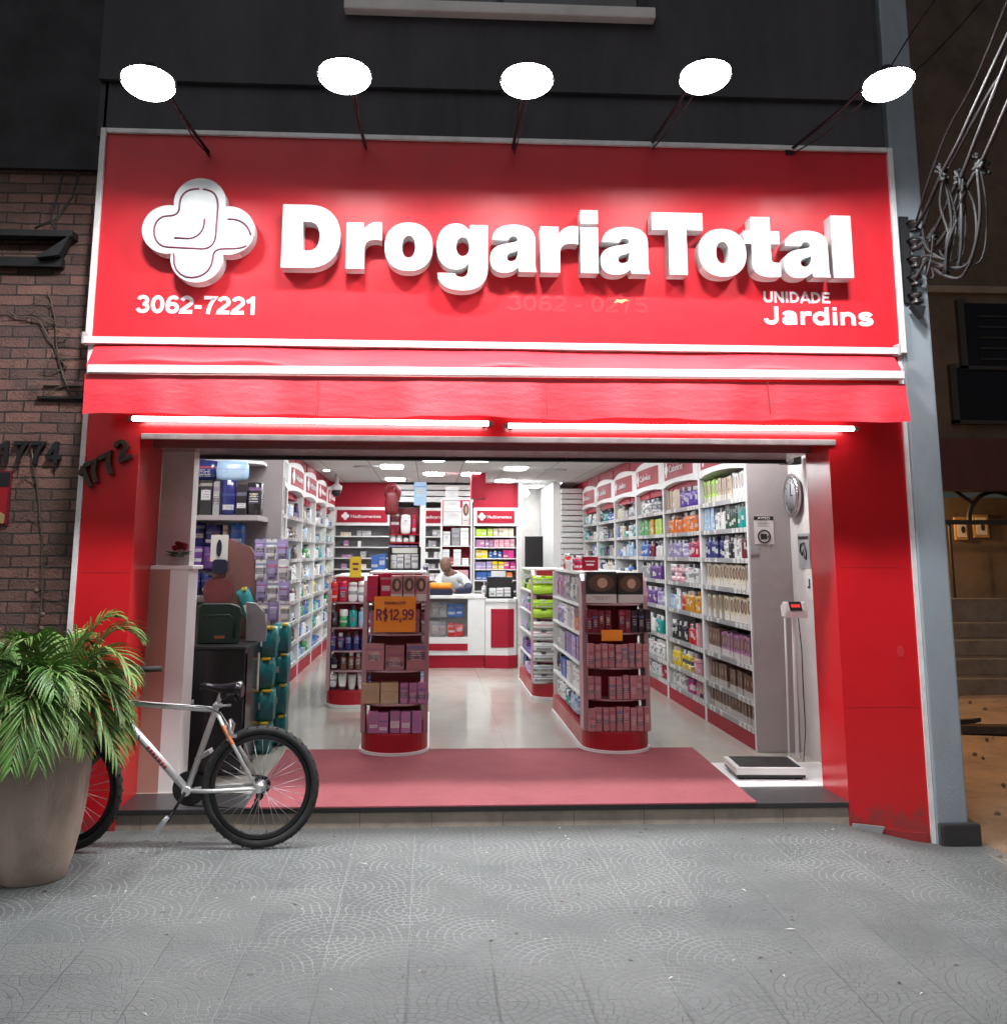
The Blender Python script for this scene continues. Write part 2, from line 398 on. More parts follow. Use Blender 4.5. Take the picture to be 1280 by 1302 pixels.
def tube(bm, pts, r, n=8, mi=0, cap=True, closed=False):
    pts = [Vector(p) for p in pts]; L = len(pts)
    rs = r if isinstance(r, (list, tuple)) else [r] * L
    rings = []; ref = None
    for i, p in enumerate(pts):
        if closed: d = pts[(i + 1) % L] - pts[i - 1]
        else: d = pts[min(i + 1, L - 1)] - pts[max(i - 1, 0)]
        d.normalize()
        if ref is None: ref = Vector((0, 0, 1)) if abs(d.z) < .9 else Vector((1, 0, 0))
        a = ref - d * ref.dot(d)
        if a.length < 1e-5: a = d.orthogonal()
        a.normalize(); b = d.cross(a); ref = a
        rings.append([bm.verts.new(p + (a * math.cos(k * 2 * PI / n) + b * math.sin(k * 2 * PI / n)) * rs[i]) for k in range(n)])
    for i in range(L if closed else L - 1):
        A, B = rings[i], rings[(i + 1) % L]
        for k in range(n):
            f = bm.faces.new((A[k], A[(k + 1) % n], B[(k + 1) % n], B[k])); f.material_index = mi; f.smooth = True
    if cap and not closed:
        f = bm.faces.new(rings[0][::-1]); f.material_index = mi
        f = bm.faces.new(rings[-1]); f.material_index = mi
    return bm


def lathe(bm, prof, n=20, mi=0, mat=None, smooth=True):
    """prof: (radius, height) pairs, bottom to top, about z"""
    t = bmesh.new(); rings = []
    for r, z in prof:
        if r < 1e-5: rings.append([t.verts.new((0, 0, z))])
        else: rings.append([t.verts.new((r * math.cos(k * 2 * PI / n), r * math.sin(k * 2 * PI / n), z)) for k in range(n)])
    for A, B in zip(rings, rings[1:]):
        for k in range(n):
            k2 = (k + 1) % n
            if len(A) == 1 and len(B) == 1: continue
            if len(A) == 1: f = t.faces.new((A[0], B[k2], B[k]))
            elif len(B) == 1: f = t.faces.new((A[k], A[k2], B[0]))
            else: f = t.faces.new((A[k], A[k2], B[k2], B[k]))
            f.smooth = smooth
    for ring, rev in ((rings[0], True), (rings[-1], False)):
        if len(ring) > 1: t.faces.new(ring[::-1] if rev else ring)
    if mat is not None: t.transform(mat)
    add(bm, t, mi)
    return bm


def prism(bm, poly, a, b, axis='y', mi=0, mat=None, bev=0):
    """poly: 2D outline; axis y -> poly in x,z between y=a and y=b; z -> poly in x,y; x -> poly in y,z"""
    t = bmesh.new()
    def P(p, h): return {'y': (p[0], h, p[1]), 'z': (p[0], p[1], h), 'x': (h, p[0], p[1])}[axis]
    A = [t.verts.new(P(p, a)) for p in poly]; B = [t.verts.new(P(p, b)) for p in poly]
    n = len(poly)
    t.faces.new(A[::-1]); t.faces.new(B)
    for i in range(n): t.faces.new((A[i], A[(i + 1) % n], B[(i + 1) % n], B[i]))
    bmesh.ops.recalc_face_normals(t, faces=t.faces[:])
    if bev: bmesh.ops.bevel(t, geom=t.edges[:], offset=bev, segments=1, affect='EDGES')
    if mat is not None: t.transform(mat)
    add(bm, t, mi)
    return bm


def ball(bm, c, r, mi=0, seg=12, scale=(1, 1, 1), mat=None):
    t = bmesh.new()
    bmesh.ops.create_uvsphere(t, u_segments=seg, v_segments=max(6, seg // 2 + 2), radius=r)
    for v in t.verts: v.co = Vector((v.co.x * scale[0], v.co.y * scale[1], v.co.z * scale[2]))
    if mat is not None: t.transform(mat)
    for v in t.verts: v.co += Vector(c)
    for f in t.faces: f.smooth = True
    add(bm, t, mi)
    return bm


def puff(bm, w, d, h, mi=0, p=.28, n=8):
    """a soft filled pack: box with bulging faces"""
    t = bmesh.new()
    bmesh.ops.create_cube(t, size=1)
    bmesh.ops.subdivide_edges(t, edges=t.edges[:], cuts=4, use_grid_fill=True)
    for v in t.verts:
        x, y, z = v.co * 2
        k = (1 - x * x * .5) * (1 - z * z * .5)
        v.co = Vector((x * .5 * w * (1 - p * .35 * z * z), y * .5 * d * (.45 + .55 * k), (z * .5 * (1 - p * .3 * x * x) + .5) * h))
        v.co.x += .015 * w * math.sin(9 * z + 5 * y); v.co.y += .03 * d * math.sin(7 * x + 4 * z)
    for f in t.faces: f.smooth = True
    add(bm, t, mi)
    return bm


def arr(*ms): return [M[k] for k in ms]


def link(name, bm, mats, parent=None, smooth=False, loc=None):
    if isinstance(mats, str): mats = [mats]
    if loc is not None: bm.transform(Matrix.Translation(-Vector(loc)))
    bmesh.ops.recalc_face_normals(bm, faces=bm.faces[:])
    me = bpy.data.meshes.new(name); bm.to_mesh(me); bm.free()
    for k in mats: me.materials.append(M[k] if isinstance(k, str) else k)
    if smooth:
        for p in me.polygons: p.use_smooth = True
    o = bpy.data.objects.new(name, me); C.objects.link(o)
    if parent is not None: o.parent = parent
    return o


def tag(o, label, cat, group=None, kind=None):
    if label: o['label'] = label
    if cat: o['category'] = cat
    if group: o['group'] = group
    if kind: o['kind'] = kind
    return o


def thing(name, label, cat, loc=(0, 0, 0), rz=0, group=None):
    o = bpy.data.objects.new(name, None); C.objects.link(o)
    o.empty_display_size = .1
    o.location = loc; o.rotation_euler = (0, 0, rz)
    return tag(o, label, cat, group)


def part(name, bm, mats, root, label=None, smooth=False, up=None):
    """a part given in world coordinates of an unrotated thing (up: the part that carries it)"""
    o = link(name, bm, mats, up or root, smooth, loc=root.location)
    if label: o['label'] = label
    return o


def solo(name, bm, mats, label, cat, loc, group=None, smooth=False):
    o = link(name, bm, mats, None, smooth, loc=loc); o.location = loc
    return tag(o, label, cat, group)


def struct(name, bm, mats, smooth=False):
    o = link(name, bm, mats, None, smooth); o['kind'] = 'structure'; return o


def dup(o, loc=None, rz=None, label=None, group=None):
    c = o.copy(); C.objects.link(c)
    if loc is not None: c.location = loc
    if rz is not None: c.rotation_euler[2] = rz
    if label: c['label'] = label
    if group: c['group'] = group
    for ch in [x for x in o.children]:
        p = ch.copy(); C.objects.link(p); p.parent = c
        for g in list(ch.children):
            q = g.copy(); C.objects.link(q); q.parent = p
    return c


def curve_mesh(polys, ext, bevel=0):
    """filled outlines (lists of 2D points, holes allowed) extruded; lies in x,y, centred on z=0"""
    cu = bpy.data.curves.new('outline', 'CURVE'); cu.dimensions = '2D'; cu.fill_mode = 'BOTH'; cu.extrude = ext; cu.bevel_depth = bevel
    for pl in polys:
        s = cu.splines.new('POLY'); s.points.add(len(pl) - 1)
        for i, p in enumerate(pl): s.points[i].co = (p[0], p[1], 0, 1)
        s.use_cyclic_u = True
    o = bpy.data.objects.new('outline', cu); C.objects.link(o)
    me = bpy.data.meshes.new_from_object(o.evaluated_get(bpy.context.evaluated_depsgraph_get()))
    bpy.data.objects.remove(o); bpy.data.curves.remove(cu)
    bm = new(); bm.from_mesh(me); bpy.data.meshes.remove(me)
    return bm


def text_bm(txt, height, ext=.001, weight=0.0, width=None, shear=0, align='CENTER', space=1.0):
    """lettering standing in the x,z plane, facing -y; height is the capital height"""
    cu = bpy.data.curves.new('lettering', 'FONT'); cu.body = txt; cu.size = 1; cu.extrude = 0; cu.offset = weight
    cu.resolution_u = 4; cu.align_x = 'LEFT'; cu.space_character = space; cu.shear = shear
    o = bpy.data.objects.new('lettering', cu); C.objects.link(o)
    me = bpy.data.meshes.new_from_object(o.evaluated_get(bpy.context.evaluated_depsgraph_get()))
    bpy.data.objects.remove(o); bpy.data.curves.remove(cu)
    bm = new(); bm.from_mesh(me); bpy.data.meshes.remove(me)
    bm.verts.ensure_lookup_table()
    if not bm.verts: return bm
    xs = [v.co.x for v in bm.verts]; x0, x1 = min(xs), max(xs)
    k = height / .73
    kx = (width / (x1 - x0)) if width else k
    for v in bm.verts:
        x = (v.co.x - (x0 if align == 'LEFT' else (x0 + x1) / 2)) * kx
        v.co = Vector((x, 0, v.co.y * k))
    g = bmesh.ops.extrude_face_region(bm, geom=bm.faces[:])
    for e in g['geom']:
        if isinstance(e, bmesh.types.BMVert): e.co.y -= ext
    return bm


def text_mesh(bm, mats, name, parent, loc, rz=0, rx=0):
    o = link(name, bm, mats, parent); o.location = loc; o.rotation_euler = (rx, 0, rz)
    return o


# ------------------------------------------------------------------ heavy grotesque letters for the big sign
def bez(path, n=9):
    """path: list of points; ('c', p1, p2, p3) adds a cubic from the last point"""
    out = []
    for s in path:
        if s[0] == 'c':
            p0 = Vector(out[-1]); p1, p2, p3 = (Vector(q) for q in s[1:])
            for i in range(1, n + 1):
                t = i / n; u = 1 - t
                out.append(tuple(p0 * u ** 3 + p1 * 3 * u * u * t + p2 * 3 * u * t * t + p3 * t ** 3))
        else: out.append(s)
    if (Vector(out[0]) - Vector(out[-1])).length < 1e-4: out.pop()
    return out


def ell(cx, cy, rx, ry, n=40, sq=.0):
    o = []
    for i in range(n):
        a = i * 2 * PI / n; c, s = math.cos(a), math.sin(a)
        e = 2 / (2 + sq)
        o.append((cx + rx * math.copysign(abs(c) ** e, c), cy + ry * math.copysign(abs(s) ** e, s)))
    return o


def rect(x0, y0, x1, y1): return [(x0, y0), (x1, y0), (x1, y1), (x0, y1)]


GLYPH = {
    'D': [bez([(0, 0), (0, 100), (46, 100), ('c', (80, 100), (101, 80), (101, 50)), ('c', (101, 20), (80, 0), (46, 0))]),
          bez([(36, 27), (36, 73), (44, 73), ('c', (58, 73), (65, 65), (65, 50)), ('c', (65, 35), (58, 27), (44, 27))])],
    'r': [bez([(0, 0), (0, 73), (29, 73), (29, 61), ('c', (34, 70), (44, 77), (60, 74)), (60, 45), ('c', (44, 49), (31, 45), (31, 32)), (31, 0)])],
    'o': [ell(40, 36.5, 40, 38.5, 44, .25), ell(40, 36.5, 11, 17.5, 28, .2)],
    'g': [bez([(82, 73), (53, 73), (53, 63), ('c', (47, 71), (41, 75), (31, 75)), ('c', (12, 75), (0, 60), (0, 38)), ('c', (0, 16), (12, 2), (31, 2)),
               ('c', (40, 2), (47, 5), (51, 12)), (51, 4), ('c', (51, -6), (47, -10), (40, -10)), ('c', (34, -10), (31, -8), (30, -4)), (2, -4),
               ('c', (3, -22), (17, -31), (40, -31)), ('c', (68, -31), (82, -19), (82, 4))]),
          ell(42, 38, 10.5, 15, 28, .2)],
    'a': [bez([(76, 0), (48, 0), ('c', (47, 2), (46.5, 4), (46, 7)), ('c', (39, 0), (31, -2), (22, -2)), ('c', (8, -2), (0, 6), (0, 20)), ('c', (0, 34), (8, 41), (24, 44)),
               ('c', (38, 46.5), (45, 47), (45, 51)), ('c', (45, 55), (41, 56.5), (38, 56.5)), ('c', (34, 56.5), (31, 54.5), (30, 50)), (3, 50),
               ('c', (4, 67), (18, 75), (40, 75)), ('c', (63, 75), (74, 66), (74, 50)), (74, 14), ('c', (74, 8), (75, 3), (76, 2))]),
          bez([(45, 34), ('c', (41, 31.5), (37, 31), (34, 30)), ('c', (29.5, 28.5), (27.5, 26.5), (27.5, 22.5)), ('c', (27.5, 18.5), (30, 16.5), (33.5, 16.5)), ('c', (40.5, 16.5), (45, 21), (45, 28.5))])],
    'i': [rect(0, 0, 30, 73), rect(0, 79, 30, 101)],
    'T': [[(0, 100), (90, 100), (90, 72), (61, 72), (61, 0), (29, 0), (29, 72), (0, 72)]],
    't': [bez([(12, 96), (42, 96), (42, 73), (56, 73), (56, 52), (42, 52), (42, 29), ('c', (42, 22), (46, 21.5), (56, 22.5)), (56, 0), ('c', (40, -3), (12, -4), (12, 20)), (12, 52), (0, 52), (0, 73), (12, 73)])],
    'l': [rect(0, 0, 31, 101)],
}

def arc(cx, cy, rx, ry, a0, a1, n=14):
    return [(cx + rx * math.cos(R(a0 + (a1 - a0) * i / n)), cy + ry * math.sin(R(a0 + (a1 - a0) * i / n))) for i in range(n + 1)]


# centre lines of a plain bold sans, capital height 1, stroke about .2: (advance, strokes)
STROKES = {
    '0': (.66, [arc(.33, .5, .22, .40, 90, 450, 32)]),
    '1': (.52, [[(.34, 0), (.34, 1)], [(.06, .70), (.20, .76), (.33, .90)]]),
    '2': (.66, [arc(.33, .67, .22, .23, 165, -25, 12) + [(.12, .18), (.10, .10), (.60, .10)]]),
    '3': (.66, [arc(.31, .70, .20, .20, 165, -85, 12), arc(.31, .31, .23, .21, 88, -165, 14)]),
    '4': (.66, [[(.42, 0), (.42, .98)], [(.40, .90), (.08, .34), (.08, .28), (.64, .28)]]),
    '5': (.66, [[(.56, .90), (.16, .90), (.13, .52)] + arc(.32, .33, .24, .23, 130, -165, 14)]),
    '6': (.66, [arc(.34, .32, .22, .22, 90, 450, 28), bez([(.55, .78), ('c', (.50, .90), (.42, .91), (.36, .90)), ('c', (.16, .88), (.12, .62), (.12, .32))])]),
    '7': (.64, [bez([(.05, .90), (.56, .90), ('c', (.40, .68), (.28, .40), (.26, .0))])]),
    '9': (.66, [arc(.32, .68, .22, .22, 90, 450, 28), bez([(.11, .22), ('c', (.16, .10), (.24, .09), (.30, .10)), ('c', (.50, .12), (.54, .38), (.54, .68))])]),
    '-': (.40, [[(.05, .38), (.35, .38)]]), ',': (.30, [[(.16, .18), (.16, .04), (.09, -.16)]]), ' ': (.30, []),
    '$': (.66, [arc(.33, .69, .20, .18, 30, 270, 14) + arc(.33, .33, .21, .18, 90, -150, 14), [(.33, -.10), (.33, 1.10)]]),
    'R': (.72, [[(.12, 0), (.12, 1)], [(.13, .90), (.38, .90)] + arc(.38, .70, .20, .20, 90, -90, 10) + [(.13, .50)], [(.36, .48), (.60, .0)]]),
    'U': (.74, [[(.12, 1), (.12, .34)] + arc(.36, .34, .24, .24, 180, 360, 14) + [(.60, 1)]]),
    'N': (.76, [[(.12, 0), (.12, 1)], [(.62, 0), (.62, 1)], [(.13, .96), (.61, .04)]]),
    'I': (.32, [[(.16, 0), (.16, 1)]]),
    'D': (.74, [[(.12, 0), (.12, 1)], [(.13, .90), (.28, .90)] + arc(.28, .5, .33, .40, 90, -90, 18) + [(.13, .10)]]),
    'A': (.76, [[(.07, 0), (.37, .96), (.39, .96), (.69, 0)], [(.20, .28), (.56, .28)]]),
    'E': (.66, [[(.12, 0), (.12, 1)], [(.13, .90), (.60, .90)], [(.13, .52), (.55, .52)], [(.13, .10), (.61, .10)]]),
    'J': (.62, [[(.46, 1), (.46, .32)] + arc(.27, .30, .19, .21, 0, -185, 12)]),
    'a': (.66, [arc(.30, .50, .20, .16, 165, 0, 10) + [(.50, .0)], bez([(.50, .40), ('c', (.36, .38), (.10, .40), (.12, .20)), ('c', (.14, .02), (.46, .06), (.50, .26))])]),
    'r': (.46, [[(.12, 0), (.12, .73)], bez([(.12, .40), ('c', (.14, .62), (.28, .66), (.44, .62))])]),
    'd': (.68, [[(.54, 0), (.54, 1)], arc(.31, .36, .21, .28, 90, 450, 26)]),
    'i': (.30, [[(.15, 0), (.15, .73)], [(.15, .84), (.15, 1)]]),
    'n': (.66, [[(.12, 0), (.12, .73)], [(.12, .38)] + arc(.32, .40, .20, .24, 160, 0, 12) + [(.52, 0)]]),
    's': (.60, [bez([(.50, .54), ('c', (.46, .66), (.32, .66), (.28, .65)), ('c', (.10, .64), (.06, .46), (.20, .40)), ('c', (.34, .35), (.52, .36), (.50, .20)), ('c', (.48, .04), (.12, .02), (.09, .20))])]),
}


def bold_bm(txt, height, width=None, ext=.004, stroke=.2, y=0, space=.0):
    """bold lettering standing in the x,z plane facing -y, centred; strokes lie a hair apart in depth"""
    bm = new(); x = 0; tot = sum(STROKES[c][0] + space for c in txt) - space
    kx = (width / tot) if width else height
    for ci, c in enumerate(txt):
        adv, st = STROKES[c]
        for si, pl in enumerate(st):
            pl = [Vector(((x + p[0] - tot / 2) * kx, p[1] * height)) for p in pl]
            q = [pl[0]] + [b_ for a_, b_ in zip(pl, pl[1:]) if (b_ - a_).length > 1e-5]
            closed = (q[0] - q[-1]).length < 1e-4
            if closed: q.pop()
            hw = stroke * (height + kx) / 4; n = len(q); Lf, Rt = [], []
            for i, p in enumerate(q):
                d0 = (p - q[i - 1]).normalized() if (i or closed) else None
                d1 = (q[(i + 1) % n] - p).normalized() if (i < n - 1 or closed) else None
                d0 = d0 or d1; d1 = d1 or d0
                n0, n1 = Vector((-d0.y, d0.x)), Vector((-d1.y, d1.x)); m = (n0 + n1).normalized(); k = hw / max(.5, m.dot(n0))
                Lf.append(p + m * k); Rt.append(p - m * k)
            yy = y - ext - .0004 * si - .0001 * (ci % 2)
            fl = [[bm.verts.new((v.x, yy, v.y)) for v in S_] for S_ in (Lf, Rt)]; bk = [[bm.verts.new((v.x, y, v.y)) for v in S_] for S_ in (Lf, Rt)]
            for i in range(n if closed else n - 1):
                j = (i + 1) % n
                bm.faces.new((fl[0][i], fl[0][j], fl[1][j], fl[1][i])); bm.faces.new((fl[0][i], bk[0][i], bk[0][j], fl[0][j])); bm.faces.new((fl[1][i], fl[1][j], bk[1][j], bk[1][i]))
            if not closed:
                for i in (0, n - 1): bm.faces.new((fl[0][i], fl[1][i], bk[1][i], bk[0][i]))
        x += adv + space
    return bm


# ------------------------------------------------------------------ setting: pavement, alley ground
def ground_z(x, y):
    s = max(0, min(1, (x - 2.35) / .75)); s = s * s * (3 - 2 * s)
    near = max(0, min(1, (y + 2.6) / 2.2))
    return -.125 * s * (.45 + .55 * near) - .004 * max(0, -1.0 - y)

bm = new(); nx, ny = 110, 40
gv = [[None] * (ny + 1) for _ in range(nx + 1)]
for i in range(nx + 1):
    for j in range(ny + 1):
        x = -9 + 12.35 * i / nx + (0 if i < nx else 0); y = -9 + 9.02 * j / ny
        gv[i][j] = bm.verts.new((x, y, ground_z(x, y)))
for i in range(nx):
    for j in range(ny): bm.faces.new((gv[i][j], gv[i + 1][j], gv[i + 1][j + 1], gv[i][j + 1]))
struct('pavement', bm, 'pave', True)
bm = new()
N = 60
def az(x, y): return -.15 + .02 * math.sin(x * 1.9) * math.sin(y * 2.3) - (.0 if x > 3.4 else .03)
gv = [[bm.verts.new((-40 + 100 * i / N if False else x_, y_, az(x_, y_))) for y_ in [-60, -20, -9] + [-9 + 29 * k / N for k in range(1, N)] + [20, 80]] for x_ in [-60, -9.2, 2.6] + [2.7 + 12 * k / N for k in range(N)] + [15, 80]]
for i in range(len(gv) - 1):
    for j in range(len(gv[0]) - 1):
        bm.faces.new((gv[i][j], gv[i + 1][j], gv[i + 1][j + 1], gv[i][j + 1]))
struct('ground', bm, 'earth', True)

# ------------------------------------------------------------------ the building
XL, XR = -2.11, 3.02          # outer edges of the red front
OL, OR_ = -1.79, 2.53         # edges of the opening
ZS0, ZS1 = 2.86, 4.23         # sign board
B = thing('drugstore_building', 'narrow shop building with grey upper wall above the red drugstore front', 'building', (.45, .1, 0))
bm = new()
box(bm, -2.2, 3.26, .03, .40, ZS1 + .01, 7.2)
bmm = bm
box(bm, -2.2, 3.0, -.012, .03, 4.62, 7.2)              # the thicker upper render ends in a joint line above the sign
part('upper_wall', bm, 'facade', B)
bm = new(); box(bm, -.62, 1.47, -.10, .02, 5.13, 5.21, bev=.01); sill = part('window_sill', bm, 'warmwhite', B)
bm = new(); box(bm, -.55, 1.40, -.02, .0, 5.21, 6.6)
win = part('window', bm, 'darkglass', B)
for a in (-.55, .40, 1.36):
    bm = new(); box(bm, a, a + .045, -.045, -.018, 5.212, 6.6); part('window_frame', bm, 'dark', B, up=win)
# lintel panel, red, behind sign and awning
bm = new(); box(bm, OL, OR_, .0, .30, 2.285, ZS1); part('lintel', bm, 'red', B)
bm = new(); box(bm, OL + .01, OR_ + .04, -.022, .0, 2.262, 2.298, bev=.004); part('lintel_trim', bm, 'trimgrey', B)
# pilasters with returns into the shop
for x0, x1, zb, cut in ((XL, OL, .0, 0), (OR_, XR, -.14, 1)):
    bm = new(); box(bm, x0, x1, .0, .42 if cut else .568, zb, ZS0 + .3)
    part('pilaster', bm, 'red', B)
bm = new(); box(bm, XL - .03, XL, -.012, .05, 0, ZS0); part('corner_trim', bm, 'white_trim', B)
bm = new(); box(bm, XR, XR + .028, -.012, .05, -.14, ZS0); part('corner_trim', bm, 'white_trim', B)
# chipped foot of the right pilaster
bm = new(); prism(bm, [(2.55, -.13), (2.995, -.14), (2.995, -.06), (2.9, -.055), (2.72, -.03), (2.55, -.035)], -.018, -.001); part('patched_skirting', bm, 'red', B)
bm = new(); prism(bm, [(2.535, -.06), (2.70, -.075), (2.73, -.02), (2.60, -.005), (2.535, .0)], -.030, -.02); part('skirting_tape', bm, 'grey', B)
c0 = at(1145, 828, -.001); bm = new(); prism(bm, [(c0.x + a, c0.z + b_) for a, b_ in ((-.02, -.03), (.012, -.034), (.022, .0), (.01, .03), (-.012, .034), (-.024, .006))], -.002, -.0005); part('paint_chip', bm, 'awning', B)
for zz in (.62, 1.46):
    bm = new(); box(bm, OL - .30, OL - .003, -.0012, -.0004, zz, zz + .003); part('panel_joint', bm, 'ghost', B)
    bm = new(); box(bm, OR_ + .02, XR - .02, -.0012, -.0004, zz + .04, zz + .043); part('panel_joint', bm, 'ghost', B)
# soffit and roller track under the lintel
bm = new(); box(bm, OL, OR_, .302, .82, 2.24, 2.36); part('soffit', bm, 'soffit', B)
bm = new(); box(bm, OL, OR_, .80, .86, 2.215, 2.262, bev=.006)
for xx in (-.93, -.35, .62, .95, 1.72): box(bm, xx, xx + .03, .785, .80, 2.215, 2.275)
part('shutter_track', bm, 'dark', B)
# grey corner pillar
bm = new(); box(bm, XR + .03, 3.245, -.03, .40, -.16, 7.2, bev=.012); part('corner_pillar', bm, 'pillar', B)
bm = new(); box(bm, XR + .035, 3.30, -.075, .30, -.17, .0, bev=.015); part('pillar_plinth', bm, 'granite', B)
# step
bm = new(); box(bm, OL - .03, OR_ + .03, .012, .06, -.12, .085); part('step_riser', bm, 'riser', B)
bm = new(); box(bm, OL, OR_, -.004, .42, .085, FL, bev=.005); part('threshold', bm, 'granite', B)
# side and back walls of the shop
bm = new(); box(bm, 2.80, 3.24, .42, 13.2, 0, 3.0); part('side_wall', bm, 'warmwhite', B)
bm = new(); box(bm, -2.3, -2.0, .42, 13.2, 0, 3.0); part('side_wall', bm, 'warmwhite', B)
bm = new(); box(bm, -2.0, 2.8, 13.0, 13.2, 0, 3.0); part('back_wall', bm, 'warmwhite', B)
bm = new(); box(bm, -2.3, 3.25, .40, 13.2, CE + .2, 3.6); part('roof_slab', bm, 'facade', B)
# red bands between the cabinets and the ceiling
bm = new(); box(bm, 2.52, 2.79, 3.05, 12.9, 2.2, CE - .004)
for k in range(9): box(bm, 2.512, 2.53, 3.05 + k * 1.2, 3.066 + k * 1.2, 2.2, CE - .006)
part('wall_band', bm, 'cabred', B)
bm = new(); box(bm, -1.99, -1.66, 3.9, 12.9, 2.2, CE - .004)
for k in range(8): box(bm, -1.67, -1.652, 3.95 + k * 1.2, 3.966 + k * 1.2, 2.2, CE - .006)
part('wall_band', bm, 'cabred', B)
bm = new(); box(bm, -1.65, -.62, 11.25, 11.6, 2.33, CE - .004); part('wall_band', bm, 'cabred', B)
bm = new(); box(bm, .72, 1.47, 11.25, 11.6, 2.33, CE - .004); part('wall_band', bm, 'cabred', B)
bm = new(); box(bm, .59, .80, 8.85, 9.2, 2.36, CE - .004); part('wall_band', bm, 'cabred', B)
# header beam at the back, ribbed white
bm = new()
for k in range(3): box(bm, -.62, .72, 11.2 - k * .03, 11.6, 2.42 + k * .1, 2.50 + k * .1)
part('rear_beam', bm, 'white', B)
# white passage at the back right
bm = new(); box(bm, 1.47, 1.52, 11.0, 12.9, FL, CE - .01); part('passage_wall', bm, 'white', B)
bm = new(); box(bm, 2.02, 2.14, 10.8, 12.9, FL, CE - .01); part('passage_wall', bm, 'white', B)
bm = new()
for k in range(16): box(bm, 2.145, 2.5, 10.7, 10.8, 1.2 + k * .09, 1.275 + k * .09, bev=.01)
part('striped_panel', bm, 'white', B)

bm = new(); box(bm, -2.0, 2.8, .42, 13.0, FL - .06, FL); struct('floor', bm, 'floor')
bm = new(); box(bm, -2.0, 2.8, .42, 13.0, CE, CE + .05); struct('ceiling', bm, 'ceil')

# the white pier and low partition just inside the doorway, on the bicycle side
bm = new(); box(bm, -1.79, -1.58, .57, .72, 1.497, 2.7); part('inner_pier', bm, 'warmwhite', B)
bm = new(); box(bm, -1.79, -1.662, .43, .66, FL, 1.47); lp = part('low_partition', bm, 'terracotta_rose', B)
bm = new(); box(bm, -1.662, -1.545, .43, .70, FL, 1.47); part('partition_panel', bm, 'white', B, up=lp)
bm = new(); box(bm, -1.788, -1.52, .425, .74, 1.47, 1.495, bev=.004); part('partition_top', bm, 'white', B, up=lp)

# ------------------------------------------------------------------ brick neighbour
N1 = thing('brick_building', 'dark brown brick building beside the red front, dry vines on its wall', 'building', (-5, .2, 0))
bm = new(); box(bm, -12, XL - .035, .10, .9, -.1, 7.5); part('brick_wall', bm, 'brick', N1)
bm = new(); box(bm, -12, XL - .04, .055, .10, 4.02, 7.5); part('upper_shade_sheet', bm, 'blackwall', N1)  # dark sheet added over the bricks to shade the top of the wall
bm = new(); box(bm, -12, -2.29, -.02, .10, 3.545, 3.585); box(bm, -12, -2.36, .03, .099, 3.36, 3.42)
bk = part('ledge', bm, 'dark', N1)
bm = new(); prism(bm, [(-2.50, 3.40), (-2.30, 3.55), (-2.36, 3.42)], -.03, .06); part('bracket', bm, 'dark', N1, up=bk)
bm = new(); box(bm, -2.46, -2.17, .07, .099, 2.52, 2.535); box(bm, -2.43, -2.2, .085, .099, 2.60, 2.607); part('iron_strap', bm, 'dark', N1)
bm = new(); box(bm, -2.165, -2.148, .03, .05, 3.0, 5.6); part('conduit', bm, 'dark', N1)
# hanging cords over the ledge
for k, (xs, w) in enumerate((((-2.40, -2.415, -2.43, -2.40), .008), ((-2.30, -2.32, -2.40, -2.52), .009))):
    pts = [(xs[0] + .0, .04, 3.98), (xs[1], .02, 3.82), (xs[2], -.01, 3.66), (xs[3], -.03, 3.59)]
    bm = new(); tube(bm, pts, w, 6)
    solo('cord', bm, 'cord_pale', ('pale cord hanging straight on the brick wall ledge', 'pale cord curving down on to the brick wall ledge')[k], 'cord', (xs[3], -.03, 3.59))
# dry vines
rv = random.Random(3)
for k, (px, py, hx) in enumerate(((10, 400, 60), (60, 470, 40), (40, 720, 12))):
    p0 = at(px, py, .08); bm = new(); pts = []
    n = 14
    for i in range(n):
        t = i / (n - 1)
        if k == 2: q = at(px + 14 * math.sin(t * 3), py - 150 + 300 * t, .085)
        elif k == 0: q = at(px + 75 * t, py - 5 + 70 * t * t + 6 * math.sin(t * 9), .085)
        else: q = at(px + 26 * t + 3 * math.sin(t * 7), py - 100 + 130 * t, .085)
        pts.append(q + Vector((0, rv.uniform(-.012, .008), 0)))
    tube(bm, pts, .005, 5)
    for i in range(2, n - 1, 2):
        a = pts[i]; s = rv.choice((-1, 1))
        tube(bm, [a, a + Vector((s * .06, -.01, rv.uniform(-.02, .07))), a + Vector((s * rv.uniform(.1, .2), 0, rv.uniform(-.1, .1)))], [.004, .003, .0015], 4)
    if k == 2:
        for q in pts[8:]: ball(bm, q + Vector((rv.uniform(-.03, .05), -.02, rv.uniform(-.02, .04))), .016, 0, 6)
    solo('vine', bm, 'twig', ('thin bare vine arching across the bricks toward the awning rail', 'bare vine branching down the bricks below the iron ledge', 'dry vine with small pale buds climbing the bricks above the palm')[k], 'vine', tuple(p0))
